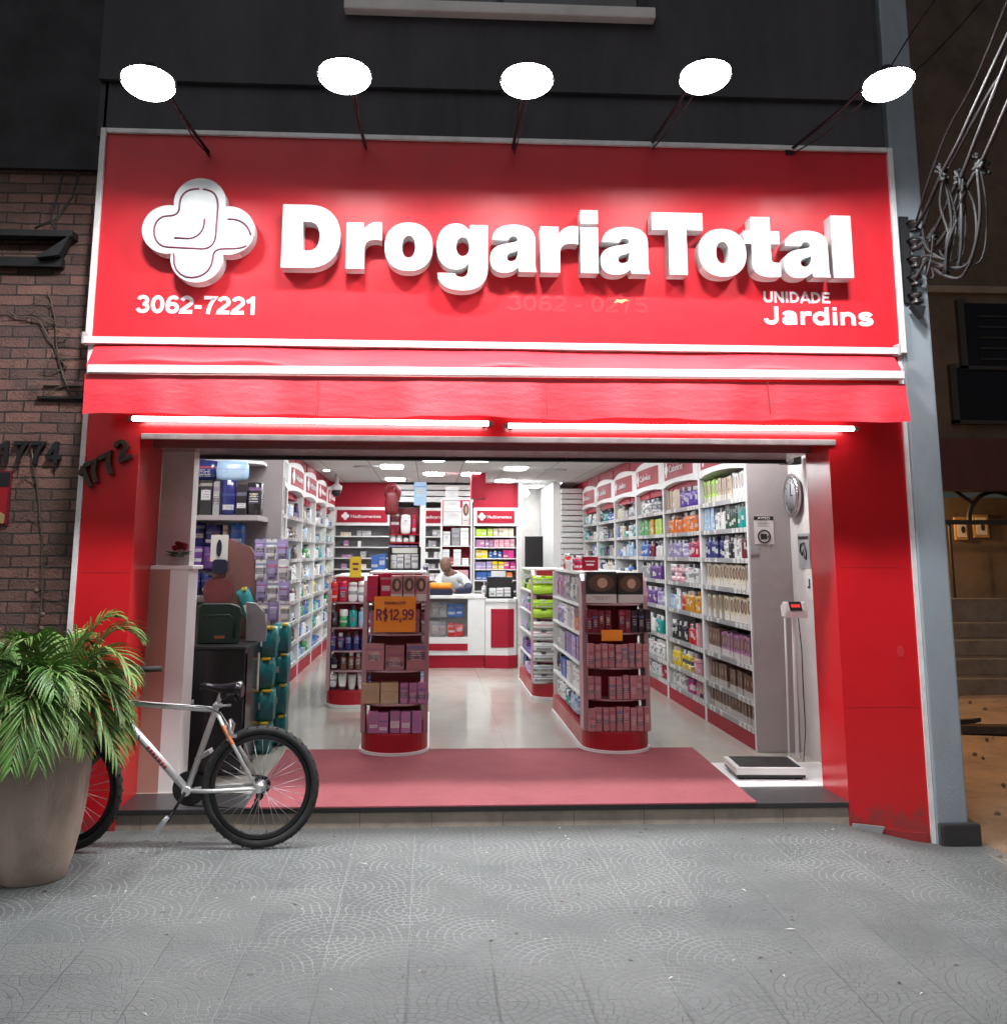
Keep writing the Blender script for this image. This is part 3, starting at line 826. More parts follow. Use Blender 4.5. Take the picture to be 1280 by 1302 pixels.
# number 1774 and the poster at the edge
nb = bold_bm('1774', .14, .385, .02, .17, 0, .06)
o = text_mesh(nb, 'black', 'house_number', None, (-2.472, .088, 2.115)); tag(o, 'black metal number 1774 screwed to the brown bricks', 'house number')
P0 = thing('wall_poster', 'red and dark poster on the bricks below the number 1774', 'poster', (-2.85, .08, 1.75))
bm = new(); box(bm, -3.2, -2.575, .085, .099, 1.74, 2.07); part('poster_board', bm, 'darkred', P0)
bm = new(); box(bm, -3.19, -2.585, .080, .0845, 1.75, 1.97); part('poster_picture', bm, 'rackred', P0)
bm = new(); prism(bm, [(-2.78, 1.755), (-2.595, 1.75), (-2.59, 1.80), (-2.64, 1.83), (-2.70, 1.80)], .077, .0795); part('poster_strip', bm, 'gold', P0)
bm = new(); box(bm, -3.19, -2.585, .080, .0845, 1.973, 2.06); part('poster_header', bm, 'black', P0)

# ------------------------------------------------------------------ big sign
S = thing('shop_sign', 'large red sign board reading DrogariaTotal in raised white letters', 'sign', (.45, .0, ZS0))
bm = new(); box(bm, XL, XR, -.045, -.003, ZS0, ZS1); part('sign_board', bm, 'sign_red', S)
bm = new()
box(bm, XL - .035, XL, -.07, .0, ZS0, ZS1 + .03, bev=.004); box(bm, XR, XR + .035, -.07, .0, ZS0, ZS1 + .03, bev=.004)
box(bm, XL + .001, XR - .001, -.07, .0, ZS1, ZS1 + .03, bev=.004)
part('sign_frame', bm, 'white_trim', S)
YF = -.165                                                          # front plane of the letters
spec = [('D', 358, 432.5), ('r', 440, 485), ('o', 489, 550), ('g', 555, 620), ('a', 623, 682), ('r', 687, 735), ('i', 738, 760.5), ('a', 763, 825),
        ('T', 829, 894), ('o', 888, 948), ('t', 945.5, 991), ('a', 995.5, 1053.5), ('l', 1057.5, 1083)]
z0 = at(395, 340.5, YF).z; z1 = at(395, 260, YF).z
zr0 = at(1070, 354, YF).z
bm = new(); k = 0
for ch, pa, pb in spec:
    xa, xb = at(pa, 310, YF).x, at(pb, 310, YF).x
    polys = GLYPH[ch]; wx = max(p[0] for p in polys[0]); H = (z1 - z0) / 100
    t = curve_mesh([[(xa + p[0] / wx * (xb - xa), p[1] * H + z0) for p in pl] for pl in polys], .06, .0)
    dy = (k % 2) * .0012; k += 1
    t.transform(Matrix(((1, 0, 0, 0), (0, 0, 1, YF + .06 - dy), (0, 1, 0, 0), (0, 0, 0, 1))))
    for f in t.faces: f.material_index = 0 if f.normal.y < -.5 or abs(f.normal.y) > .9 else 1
    add(bm, t)
lettering = part('lettering', bm, ['letter', 'letter_side'], S)

# cross of four round lobes
lc = at(252, 292, YF); LR = (at(323, 292, YF).x - at(181, 292, YF).x) / 2
def lobes(r, off, cx, cz, n=200):
    """outline of the union of four discs set off the centre, with softened inner corners"""
    out = []
    for i in range(n):
        a = i * 2 * PI / n; d = Vector((math.cos(a), math.sin(a))); best = 0
        for q in range(4):
            c = Vector((math.cos(q * PI / 2), math.sin(q * PI / 2))) * off
            b = d.dot(c); disc = b * b - c.length_squared + r * r
            if disc > 0: best = max(best, b + math.sqrt(disc))
        out.append((cx + d.x * best, cz + d.y * best))
    return out
LS = LR / 100
def L2(x, y): return (lc.x + x * LS, lc.z + y * LS * .98)
lob = [L2(p[0], p[1]) for p in lobes(46, 54, 0, 0)]
bm = curve_mesh([lob], .055, .004)
bm.transform(Matrix(((1, 0, 0, 0), (0, 0, 1, YF + .06), (0, 1, 0, 0), (0, 0, 0, 1))))
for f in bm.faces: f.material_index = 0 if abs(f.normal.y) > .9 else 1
logo = part('logo', bm, ['letter', 'letter_side'], S)
def logo_line(pts, r=.0075):
    b = new(); q = [(p[0], YF - .001, p[1]) for p in (L2(*u) for u in pts)]
    return b, q, r
bm = new()
lines = [
    bez([(-2, 80), ('c', (-34, 80), (-36, 60), (-36, 44)), ('c', (-36, 30), (-44, 26), (-56, 26)), ('c', (-88, 26), (-86, -34), (-52, -34)), (8, -36), ('c', (28, -36), (32, -20), (32, -6)), (33, 44), ('c', (33, 70), (22, 80), (-2, 80))], 10),
    bez([(10, 22), ('c', (12, -2), (0, -16), (-18, -17)), (-42, -16)], 10),
    bez([(52, 22), ('c', (78, 24), (90, 10), (95, -8))], 10),
    bez([(88, -28), ('c', (76, -36), (64, -34), (50, -35)), ('c', (30, -35), (29, -45), (29, -54)), ('c', (28, -104), (-44, -104), (-40, -52)), (-42, -46)], 10)]
for ln in lines:
    tube(bm, [(p[0], YF - .0005, p[1]) for p in (L2(*u) for u in ln)], .0062, 6)
part('logo_line', bm, 'logoline', S, up=logo)
def sign_text(txt, pa, pb, ytop, ybot, mat, name, weight, ext=.004, yy=-.0455):
    xa, xb = at(pa, ybot, yy), at(pb, ybot, yy); h = at(pa, ytop, yy).z - xa.z
    b = bold_bm(txt, h, xb.x - xa.x, ext, weight)
    b.transform(Matrix.Translation(((xa.x + xb.x) / 2, yy, (xa.z + xb.z) / 2)))
    return part(name, b, mat, S)
sign_text('3062-7221', 172, 326, 376, 399, 'pinkwhite', 'phone_number', .185)
sign_text('UNIDADE', 970, 1056, 371, 385, 'pinkwhite', 'branch_name', .17)
sign_text('Jardins', 971, 1111, 390.5, 413, 'pinkwhite', 'branch_name', .18)
sign_text('3062 - 0275', 645, 825, 376, 397, 'ghost', 'faded_lettering', .15, .0012)
bm = new(); c0 = at(790, 383, -.046)
prism(bm, [(c0.x + a, c0.z + b) for a, b in ((-.05, -.012), (-.02, -.004), (.0, -.014), (.02, .0), (.05, .006), (.02, .014), (-.01, .008), (-.03, .013))], -.048, -.0455); part('torn_patch', bm, 'fleck', S)

for px in (392, 1084):
    c0 = at(px, 300, -.045); bm = new(); box(bm, c0.x - .0015, c0.x + .0015, -.0462, -.0452, ZS0 + .02, ZS1 - .01); part('panel_joint', bm, 'ghost', S)
# ------------------------------------------------------------------ awning
A = thing('awning', 'rolled red cloth awning with two white rails above the doorway', 'awning', (.45, -.1, 2.7))
def rail(y, xa, xb, za, zb, r, nm):
    b = new(); prof = [(-r, -r * .8), (r * .4, -r * 1.05), (r, -r * .5), (r, r * .6), (r * .3, r), (-r, r * .8)]
    prism(b, [(y + p[0], p[1]) for p in prof], xa, xb, 'x')
    for v in b.verts: v.co.z += za + (zb - za) * (v.co.x - xa) / (xb - xa)
    o = part(nm, b, 'white_trim', A); return o
p = at(107, 430.5, -.15); q = at(1143, 445, -.15); rail(-.13, p.x, q.x, p.z - .005, q.z - .005, .025, 'wall_rail')
p = at(113, 469, -.27); q = at(1147, 477, -.27); rail(-.27, p.x, q.x, p.z, q.z, .029, 'front_rail')
ZF = p.z
for nm, xx in (('rail_cap', at(107, 430, -.15).x), ('rail_cap', at(1143, 445, -.15).x)):
    b = new(); box(b, xx - .012, xx + .004, -.17, -.09, 2.825, 2.90, bev=.006); part(nm, b, 'grey', A)
# sagging cloth between the rails, gathered in soft folds
bm = new(); nx, nv = 160, 12; x0, x1 = -2.06, 2.93
rr = random.Random(2); ph = [rr.uniform(0, 6) for _ in range(6)]
g = []
for i in range(nx + 1):
    s = i / nx; x = x0 + (x1 - x0) * s; col = []
    wv = .5 * math.sin(s * 17 + ph[0]) + .3 * math.sin(s * 41 + ph[1]) + .25 * math.sin(s * 7 + ph[2])
    for j in range(nv + 1):
        t = j / nv
        y = -.115 - .15 * t - .055 * math.sin(t * PI) * (1 + .5 * wv)
        z = 2.83 - .165 * t - .035 * math.sin(t * PI) ** 2 * (1 - .6 * wv) + (.012 * wv * math.sin(t * PI))
        col.append(bm.verts.new((x, y, z)))
    g.append(col)
for i in range(nx):
    for j in range(nv): bm.faces.new((g[i][j], g[i + 1][j], g[i + 1][j + 1], g[i][j + 1]))
part('cloth', bm, 'awning', A, smooth=True)
# valance, two-sided sheet with seams
bm = new(); g = []
for i in range(nx + 1):
    s = i / nx; col = []
    fold = .014 * math.sin(s * 23 + 1) + .008 * math.sin(s * 57) + .006 * math.sin(s * 101 + 2)
    for j in range(9):
        t = j / 8
        xa = x0 - .0 + (at(105, 525, -.30).x - x0) * t; xb = x1 + (at(1155, 528, -.30).x - x1) * t
        y = -.275 - .045 * t + fold * t
        z = ZF - .03 - .245 * t + (.007 * math.sin(s * 31) + .005 * abs(math.sin(s * 3.4 * PI)) + .003 * math.sin(s * 83)) * t + .018 * (s > .93) * (s - .93) * 14 * t * 0
        col.append(bm.verts.new((xa + (xb - xa) * s, y, z)))
    g.append(col)
for i in range(nx):
    for j in range(8): bm.faces.new((g[i][j], g[i + 1][j], g[i + 1][j + 1], g[i][j + 1]))
va = part('valance', bm, 'awning', A, smooth=True)
for px in (404, 694, 975):
    a = at(px, 487, -.282); bm = new(); box(bm, a.x - .002, a.x + .002, -.291, -.285, a.z - .20, a.z + .01)
    for v in bm.verts: v.co.y -= (2.62 - v.co.z) * .15
    part('seam', bm, 'darkred', A, up=va)

# tube lamps under the awning
for k, (pa, pb, ya, yb) in enumerate(((162, 627, 532, 538.5), (640, 1091, 541, 545))):
    a = at(pa, ya, -.10); b = at(pb, yb, -.10)
    t = thing('tube_lamp', ('long lit white tube lamp above the bicycle half of the doorway', 'long lit white tube lamp above the weighing scale half of the doorway')[k], 'lamp', tuple((a + b) / 2), 0, 'tube lamps under the awning')
    bm = new(); tube(bm, [a + Vector((.03, 0, 0)), b - Vector((.03, 0, 0))], .0145, 10); part('tube', bm, 'tube', t)
    bm = new(); tube(bm, [a, a + Vector((.03, 0, 0))], .015, 8); tube(bm, [b - Vector((.03, 0, 0)), b], .015, 8); part('end_cap', bm, 'grey', t)
    bm = new()
    for q in (a + Vector((.05, 0, 0)), b - Vector((.05, 0, 0))): box(bm, q.x - .012, q.x + .012, q.y, -.001, q.z - .012, q.z + .012)
    part('bracket', bm, 'grey', t)

# floodlights on arms over the sign
fl = [(-1.628, 188), (-.526, 438), (.522, 670), (1.571, 897), (2.668, 1130)]
fn = ['floodlight over the white cross logo, nearest the brick wall', 'floodlight above the letters D and r of the sign', 'floodlight above the middle letters r and i of the sign', 'floodlight above the letters T and o of the sign', 'floodlight nearest the bundle of cables and the grey pillar']
def make_flood():
    t = thing('floodlight', 'floodlight', 'floodlight', (0, 0, 0), 0, 'floodlights above the sign')
    b = new(); lathe(b, [(.0, -.012), (.06, -.011), (.11, -.007), (.14, -.001), (.146, .004)], 28); link('lens', b, 'flood', t)
    b = new(); lathe(b, [(.1475, .000), (.149, .000), (.147, .008), (.10, .04), (.06, .06), (.03, .10), (.0, .10), (.0, .05), (.09, .03), (.146, .006)], 28); sh = link('shade', b, 'dark', t)
    b = new(); ra = [R(-10 + 200 * i / 30) for i in range(31)]      # visor on the side of the wall
    for p, q in zip(ra, ra[1:]):
        vs = [b.verts.new((r * math.cos(g), r * math.sin(g), z)) for r, z in ((.1500, -1), (.1500, .004), (.1525, .004), (.1525, -1)) for g in (p, q)]
        for v in vs:
            if v.co.z < -.5: v.co.z = -.002 - .036 * max(0, math.sin(math.atan2(v.co.y, v.co.x))) ** .8
        for k in ((0, 1, 3, 2), (2, 3, 5, 4), (4, 5, 7, 6), (6, 7, 1, 0)): b.faces.new([vs[i] for i in k])
    bmesh.ops.remove_doubles(b, verts=b.verts[:], dist=.0002); link('visor', b, 'dark', sh)
    b = new(); tube(b, [(0, 0, .09), (0, .12, .11), (0, .45, .10), (0, 1.02, .15)], .011, 8); box(b, -.04, .04, 1.02, 1.04, .11, .19); link('arm', b, 'dark', t); b = new(); tube(b, [(.012, .03, .10), (.03, .3, .05), (.015, .7, .06), (.01, 1.02, .12)], .005, 6); link('lead', b, 'cable_dark', t)
    return t
f0 = make_flood()
for k, (xx, px) in enumerate(fl):
    f = f0 if k == 0 else dup(f0)
    q = at(px, (102, 93, 99, 94, 104)[k], -1.05)
    f.location = q; f['label'] = fn[k]
    f.rotation_euler = (R(-9), 0, (-.12, -.05, .0, .1, .22)[k])


# ------------------------------------------------------------------ goods: one mesh of each kind, unit sized, copied on to the shelves
COL = {'white': (.70, .70, .69), 'cream': (.62, .54, .40), 'purple': (.10, .035, .38), 'violet': (.13, .05, .22), 'lavender': (.36, .30, .52), 'orange': (.82, .20, .03), 'crimson': (.50, .015, .06), 'red': (.55, .02, .02),
       'navy': (.025, .03, .15), 'blue': (.04, .14, .45), 'pale blue': (.32, .48, .66), 'teal': (.01, .30, .28), 'green': (.04, .28, .08), 'lime': (.38, .62, .03), 'dark green': (.02, .08, .05), 'yellow': (.78, .58, .02), 'amber': (.60, .28, .02),
       'pink': (.68, .32, .38), 'dusty pink': (.42, .19, .20), 'magenta': (.55, .03, .22), 'black': (.02, .018, .02), 'brown': (.16, .08, .05), 'maroon': (.15, .012, .025), 'tan': (.45, .34, .20), 'grey': (.32, .32, .33), 'mauve': (.40, .17, .33)}
MESH = {}
def proto(kind, bm, mats):
    bmesh.ops.recalc_face_normals(bm, faces=bm.faces[:])
    me = bpy.data.meshes.new(kind); bm.to_mesh(me); bm.free()
    for k in mats: me.materials.append(M[k])
    MESH[kind] = me
# each stands on z = 0, is 1 wide, 1 deep, 1 tall, and its front faces -y
b = new(); box(b, -.5, .5, -.5, .5, 0, 1, 0, .012); proto('carton', b, ['pack'])
b = new(); lathe(b, [(.44, 0), (.5, .03), (.5, .66), (.46, .74), (.30, .80)], 14); lathe(b, [(.31, .80), (.31, .97), (.27, 1.0), (0, 1.0)], 12, 1); proto('bottle', b, ['film', 'cap'])
b = new(); lathe(b, [(.46, 0), (.5, .02), (.5, .80), (.42, .86)], 14); lathe(b, [(.42, .86), (.42, .97), (.34, 1), (0, 1)], 12, 1); proto('can', b, ['film', 'cap'])
b = new(); lathe(b, [(.46, 0), (.5, .04), (.5, .62)], 14); lathe(b, [(.5, .62), (.51, .64), (.51, .97), (.47, 1), (0, 1)], 14, 1); proto('jar', b, ['film', 'cap'])
b = new(); lathe(b, [(.36, .0), (.36, .2)], 12, 1)
t = bmesh.new(); rg = []
for z_, wx, wy in ((.2, .40, .40), (.5, .46, .34), (.8, .49, .2), (1.0, .5, .05)):
    rg.append([t.verts.new((wx * math.cos(k * PI / 6), wy * math.sin(k * PI / 6), z_)) for k in range(12)])
for p_, q_ in zip(rg, rg[1:]):
    for k in range(12): t.faces.new((p_[k], p_[(k + 1) % 12], q_[(k + 1) % 12], q_[k]))
t.faces.new(rg[-1])
for f in t.faces: f.smooth = True
add(b, t, 0); proto('tube', b, ['film', 'cap'])
b = new(); lathe(b, [(.44, 0), (.5, .03), (.5, .58), (.44, .66), (.16, .70)], 14); lathe(b, [(.14, .70), (.14, .76), (.07, .77), (.07, .90)], 8, 1); box(b, -.10, .10, -.42, .10, .90, 1.0, 1, .02); proto('pump', b, ['film', 'cap'])
b = new(); puff(b, 1, 1, 1, 0); proto('pouch', b, ['film'])
b = new(); puff(b, 1, 1, 1, 0, .12); box(b, -.12, .12, -.50, .50, .86, 1.0, 1, .03); proto('pack', b, ['film', 'cap'])
b = new()
prism(b, [(-.5, 0), (.5, 0), (.5, 1), (.09, 1), (.09, .93), (-.09, .93), (-.09, 1), (-.5, 1)], -.06, .06, 'y')
box(b, -.34, .34, -.5, -.06, .12, .72, 0, .08); proto('blister', b, ['film'])

NOUN = {'carton': 'carton', 'bottle': 'bottle', 'can': 'spray can', 'jar': 'cream jar', 'tube': 'cream tube', 'pump': 'pump bottle', 'pouch': 'filled pouch', 'pack': 'soft pack', 'blister': 'hanging blister pack'}
ORD = ['lowest', 'second', 'third', 'fourth', 'fifth', 'sixth', 'seventh', 'eighth', 'ninth', 'tenth', 'eleventh']
rg_ = random.Random(11)
COUNT = {}


def item(kind, noun, col, a, loc, rz, size, label, group):
    o = bpy.data.objects.new(noun.replace(' ', '_'), MESH[kind]); C.objects.link(o)
    o.location = loc; o.rotation_euler = (0, 0, rz); o.scale = size
    c = COL[col]; j = rg_.uniform(.86, 1.12)
    o.color = (min(1, c[0] * j), min(1, c[1] * j), min(1, c[2] * j), a)
    o['label'] = label; o['category'] = noun.split()[-1]; o['group'] = group
    return o


def stock(p0, u, n, length, items, place, shelf, noise=.004, deep=1, tilt=0, gap=.006):
    """a row of goods along u from p0 (front edge of the shelf), n points into the shelf
    items: (kind, colour, label style, width, height, count[, noun[, stacked]])"""
    u = Vector(u); n = Vector(n); rz = math.atan2(-n.x, n.y); p0 = Vector(p0)
    tot = sum(it[3] * it[5] + gap * it[5] for it in items)
    k = length / tot if tot > length else 1
    s = max(0, (length - tot) / max(1, len(items) + 1)) * .6
    x = s
    for it in items:
        kind, col, a, w_, h_, cnt = it[:6]
        lean = 0
        noun = it[6] if len(it) > 6 else NOUN[kind]
        st = it[7] if len(it) > 7 else 1
        for _ in range(cnt):
            ww = w_ * k
            dd = {'carton': max(.05, min(.11, ww * 1.2)), 'pouch': .07, 'pack': .12, 'blister': .035}.get(kind, ww)
            if cnt > 5 and st == 1 and rg_.random() < .05:
                x += ww + gap * k; continue
            for lv in range(st):
                hh = h_ * (1 if st > 1 else rg_.uniform(.94, 1.04))
                loc = p0 + u * (x + ww / 2 + rg_.uniform(-.5, .5) * noise) + n * (.015 + dd / 2 + rg_.uniform(0, noise * 2)) + Vector((0, 0, .0015 + lv * (h_ + .001)))
                label = f'{col} {noun} on the {shelf} {place}'
                item(kind, noun, col, a, loc, rz + rg_.uniform(-.12, .12), (ww * .97, dd, hh), label, f'{col} {noun}s, {shelf} {place}')
            x += ww + gap * k
        x += s


RND = [('carton', .05, .12), ('carton', .07, .09), ('bottle', .055, .16), ('tube', .05, .14), ('pump', .06, .17), ('jar', .07, .08), ('can', .05, .15), ('carton', .09, .07)]
def random_row(length, palette, r, dens=.9, hmax=.2):
    out = []; x = 0
    while x < length * dens:
        kd, w_, h_ = r.choice(RND); c = r.choice(palette); cnt = r.randint(2, 4); f = r.uniform(.85, 1.2)
        w_ *= 1.35
        if x + w_ * cnt > length * 1.0: cnt = max(1, int((length - x) / (w_ + .006)))
        out.append((kd, c, r.choice((.1, .1, .5)), w_, min(h_ * f, hmax), cnt)); x += (w_ + .006) * cnt + .02
        if len(out) > 9: break
    return out


# ------------------------------------------------------------------ wall cabinets
def cross_bm(s, y=0, ext=.003):
    """small four-lobed mark used on the shop's own signs"""
    b = new(); prism(b, [(p[0] * s, p[1] * s) for p in lobes(46 / 100, 54 / 100, 0, 0, 40)], y - ext, y); return b

def mark(parent, txt, h, width, loc, rz, cross=True):
    """white wording with the shop's mark in front, facing -y before the turn"""
    b = text_bm(txt, h, .003, .012, width)
    if cross:
        c = cross_bm(h * 1.1); c.transform(Matrix.Translation((-width / 2 - h * 1.7, 0, h * .5))); add(b, c)
    o = link('wording', b, 'pinkwhite', parent); o.location = loc; o.rotation_euler = (0, 0, rz)
    return o


def wall_cabinet(label, group, side, X, y0, y1, depth, shelves, header, back='shelfgrey', top=2.6, zh=2.25, kick=True, hm='cabred'):
    """side +1: on the clock wall facing -x; -1: on the other wall facing +x"""
    s = side; base = (X + s * depth / 2, (y0 + y1) / 2, FL)
    t = thing('wall_cabinet', label, 'cabinet', base, 0, group)
    def bx(x0, x1, *r, **k):
        b = new(); a, c = X + s * x0, X + s * x1; box(b, min(a, c), max(a, c), *r, **k); return b
    part('back_panel', bx(depth - .02, depth, y0 + .031, y1 - .031, FL + .16, zh), back, t)
    for ya, yb in ((y0 + .002, y0 + .03), (y1 - .03, y1 - .002)):
        part('side_panel', bx(0, depth, ya, yb, FL + .002, zh), 'white', t)
    for z in shelves:
        part('shelf', bx(.006, depth - .021, y0 + .031, y1 - .031, z - .022, z), 'white' if back == 'white' else 'grey', t)
        part('price_rail', bx(-.002, .0055, y0 + .031, y1 - .031, z - .034, z + .004), 'rail', t)
    if kick: part('kickboard', bx(.004, .03, y0 + .031, y1 - .031, FL + .002, FL + .15), 'cabred', t)
    if header:
        # bowed header box with a raised arched top and a red sign set in
        b = new(); n = 14; yc = (y0 + y1) / 2; hw = (y1 - y0) / 2 - .006
        prof = []
        for i in range(n + 1):
            q = -1 + 2 * i / n; prof.append((q * hw, .032 * (1 - q * q)))
        rows = []
        for yy, bul in prof:
            q = yy / hw
            zt = top - .05 + .05 * (1 - q * q); zb = zh + .03 * (1 - q * q)
            xf = X - s * bul
            rows.append([b.verts.new((xf, yc + yy, zb)), b.verts.new((xf, yc + yy, zt)), b.verts.new((X + s * depth, yc + yy, zt)), b.verts.new((X + s * depth, yc + yy, zb))])
        for i in range(n):
            for k in range(4): b.faces.new((rows[i][k], rows[i + 1][k], rows[i + 1][(k + 1) % 4], rows[i][(k + 1) % 4]))
        b.faces.new(rows[0]); b.faces.new(rows[-1][::-1])
        hd = part('header', b, 'white', t)
        b = new(); sw = hw * .80; zA, zB = zh + .075, top - .075; n = 10; fr = []
        for i in range(n + 1):
            yy = -sw + 2 * sw * i / n; q = yy / hw; xf = X - s * (.032 * (1 - q * q) + .004)
            fr.append([b.verts.new((xf, yc + yy, zA)), b.verts.new((xf, yc + yy, zB)), b.verts.new((xf + s * .02, yc + yy, zB)), b.verts.new((xf + s * .02, yc + yy, zA))])
        for i in range(n):
            for k in range(4): b.faces.new((fr[i][k], fr[i + 1][k], fr[i + 1][(k + 1) % 4], fr[i][(k + 1) % 4]))
        b.faces.new(fr[0]); b.faces.new(fr[-1][::-1])
        part('sign_plate', b, hm, t, up=hd)
        if isinstance(header, str):
            rz = -s * PI / 2
            wd = text_bm(header, .075, .004, .012, min(.62, .085 * len(header)))
            c = cross_bm(.085); c.transform(Matrix.Translation((-min(.62, .085 * len(header)) / 2 - .14, 0, .04))); add(wd, c)
            for v in wd.verts:      # bend the wording on to the bow of the plate
                q = v.co.x / hw; v.co.y -= .032 * (1 - q * q) + .006
            wd.transform(Matrix.Translation((X, yc, (zA + zB) / 2 - .035)) @ Matrix.Rotation(rz, 4, 'Z'))
            part('wording', wd, 'pinkwhite', t, up=hd)
    return t


XR0 = 2.47
ZR = [.27, .47, .73, 1.03, 1.30, 1.54, 1.78, 2.02]
rowdef = {
    0: [[('carton', 'brown', .9, .085, .19, 14, 'hair dye carton')], [('carton', 'brown', .9, .085, .18, 14, 'hair dye carton')],
        [('carton', 'brown', .9, .085, .2, 4, 'hair dye carton'), ('carton', 'mauve', .9, .085, .2, 9, 'hair dye carton')],
        [('carton', 'cream', .9, .085, .2, 14, 'hair dye carton')], [('carton', 'cream', .9, .085, .19, 14, 'hair dye carton')],
        [('bottle', 'navy', .1, .06, .19, 9, 'shampoo bottle'), ('bottle', 'white', .5, .055, .2, 2, 'shampoo bottle'), ('bottle', 'black', .1, .055, .18, 3, 'shampoo bottle'), ('bottle', 'white', .5, .055, .19, 3, 'shampoo bottle'), ('bottle', 'maroon', .1, .055, .2, 4, 'shampoo bottle')],
        [('carton', 'pale blue', .1, .06, .10, 5, 'soap carton', 2), ('bottle', 'white', .5, .05, .19, 5, 'shampoo bottle'), ('can', 'dark green', .1, .05, .2, 6, 'hair spray can'), ('can', 'teal', .1, .05, .2, 4, 'hair spray can')],
        [('carton', 'lime', .9, .075, .2, 6, 'hair care carton'), ('carton', 'tan', .9, .075, .2, 5, 'hair care carton'), ('carton', 'white', .9, .075, .21, 4, 'hair care carton')]],
    1: [[('bottle', 'white', .5, .06, .19, 9, 'lotion bottle'), ('bottle', 'magenta', .1, .06, .19, 4, 'lotion bottle'), ('tube', 'pink', .1, .06, .18, 5, 'cream tube')],
        [('bottle', 'yellow', .1, .06, .18, 5, 'lotion bottle'), ('jar', 'yellow', .5, .08, .09, 5, 'cream jar', 2), ('bottle', 'pink', .1, .06, .18, 4, 'lotion bottle')],
        [('bottle', 'black', .1, .055, .19, 11, 'shampoo bottle'), ('bottle', 'red', .1, .06, .18, 4, 'shampoo bottle'), ('carton', 'pink', .1, .06, .2, 2, 'soap carton')],
        [('pump', 'pale blue', .1, .06, .2, 4, 'pump bottle'), ('carton', 'white', .5, .07, .2, 2, 'soap carton'), ('bottle', 'red', .1, .06, .17, 2, 'shampoo bottle'), ('bottle', 'amber', .1, .06, .2, 9, 'shampoo bottle')],
        [('jar', 'pink', .1, .085, .085, 6, 'cream jar', 2), ('bottle', 'white', .5, .06, .18, 7, 'lotion bottle')],
        [('bottle', 'lavender', .1, .06, .18, 8, 'shampoo bottle'), ('jar', 'lavender', .1, .08, .085, 3, 'cream jar', 2), ('bottle', 'crimson', .1, .06, .19, 6, 'shampoo bottle')],
        [('bottle', 'orange', .1, .06, .18, 8, 'shampoo bottle'), ('bottle', 'orange', .1, .06, .2, 8, 'shampoo bottle')],
        [('carton', 'tan', .1, .10, .2, 5, 'soap carton'), ('bottle', 'purple', .1, .06, .2, 11, 'shampoo bottle')]],
    2: [[('bottle', 'white', .5, .06, .17, 14, 'lotion bottle'), ('bottle', 'crimson', .1, .06, .17, 3, 'lotion bottle')], [('bottle', 'white', .5, .06, .19, 16, 'lotion bottle')],
        [('bottle', 'white', .1, .06, .18, 9, 'lotion bottle'), ('bottle', 'teal', .1, .06, .18, 5, 'lotion bottle')], [('bottle', 'violet', .1, .07, .18, 10, 'shampoo bottle'), ('bottle', 'lavender', .1, .07, .18, 4, 'shampoo bottle')],
        [('bottle', 'grey', .1, .06, .17, 6, 'shampoo bottle'), ('bottle', 'violet', .1, .06, .18, 8, 'shampoo bottle')], [('bottle', 'blue', .1, .06, .18, 6, 'shampoo bottle'), ('bottle', 'maroon', .1, .06, .18, 4, 'shampoo bottle'), ('pump', 'white', .1, .07, .18, 4, 'pump bottle')],
        [('carton', 'green', .1, .06, .17, 8, 'soap carton'), ('carton', 'amber', .1, .06, .17, 3, 'soap carton'), ('carton', 'lime', .1, .06, .17, 5, 'soap carton')], [('bottle', 'white', .5, .065, .17, 7, 'lotion bottle'), ('jar', 'grey', .1, .08, .08, 5, 'cream jar', 2)]],
}
yb = [1.60, 3.06, 4.56, 6.06, 7.56, 9.06, 10.5]
rp = random.Random(5)
FARP = ['white', 'white', 'pale blue', 'navy', 'blue', 'grey', 'black', 'teal', 'cream']
for k in range(6):
    lab = ['tall white cabinet with hair dye cartons, beside the weighing scale', 'white cabinet of purple, orange and yellow bottles behind the hair dye cabinet', 'white cabinet of violet and white bottles, third along the clock wall',
           'white cabinet, fourth along the clock wall, over the dark hair dryer boxes', 'white cabinet, fifth along the clock wall, red band behind its header', 'farthest white cabinet along the clock wall, by the passage'][k]
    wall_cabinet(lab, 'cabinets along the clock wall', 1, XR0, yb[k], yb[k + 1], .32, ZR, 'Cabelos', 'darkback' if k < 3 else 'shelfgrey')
    L = yb[k + 1] - yb[k] - .09
    for si, z in enumerate(ZR):
        pl = f'shelf of the {["first", "second", "third", "fourth", "fifth", "sixth"][k]} clock wall cabinet'
        if k in rowdef: its = rowdef[k][si]
        else:
            if z < 1.0 and k > 3: continue
            its = random_row(L * .95, FARP, rp)
        stock((XR0 + .01, yb[k] + .045 + L, z), (0, -1, 0), (1, 0, 0), L, its, pl, ORD[si])
# end panel of the row
bm = new(); box(bm, XR0 + .002, 2.798, 1.570, 1.60, FL + .002, 2.62, bev=.004)
solo('cabinet_side', bm, 'greypanel', 'tall taupe end panel of the hair dye cabinet, notice stuck on it', 'panel', (2.6, 1.585, FL))

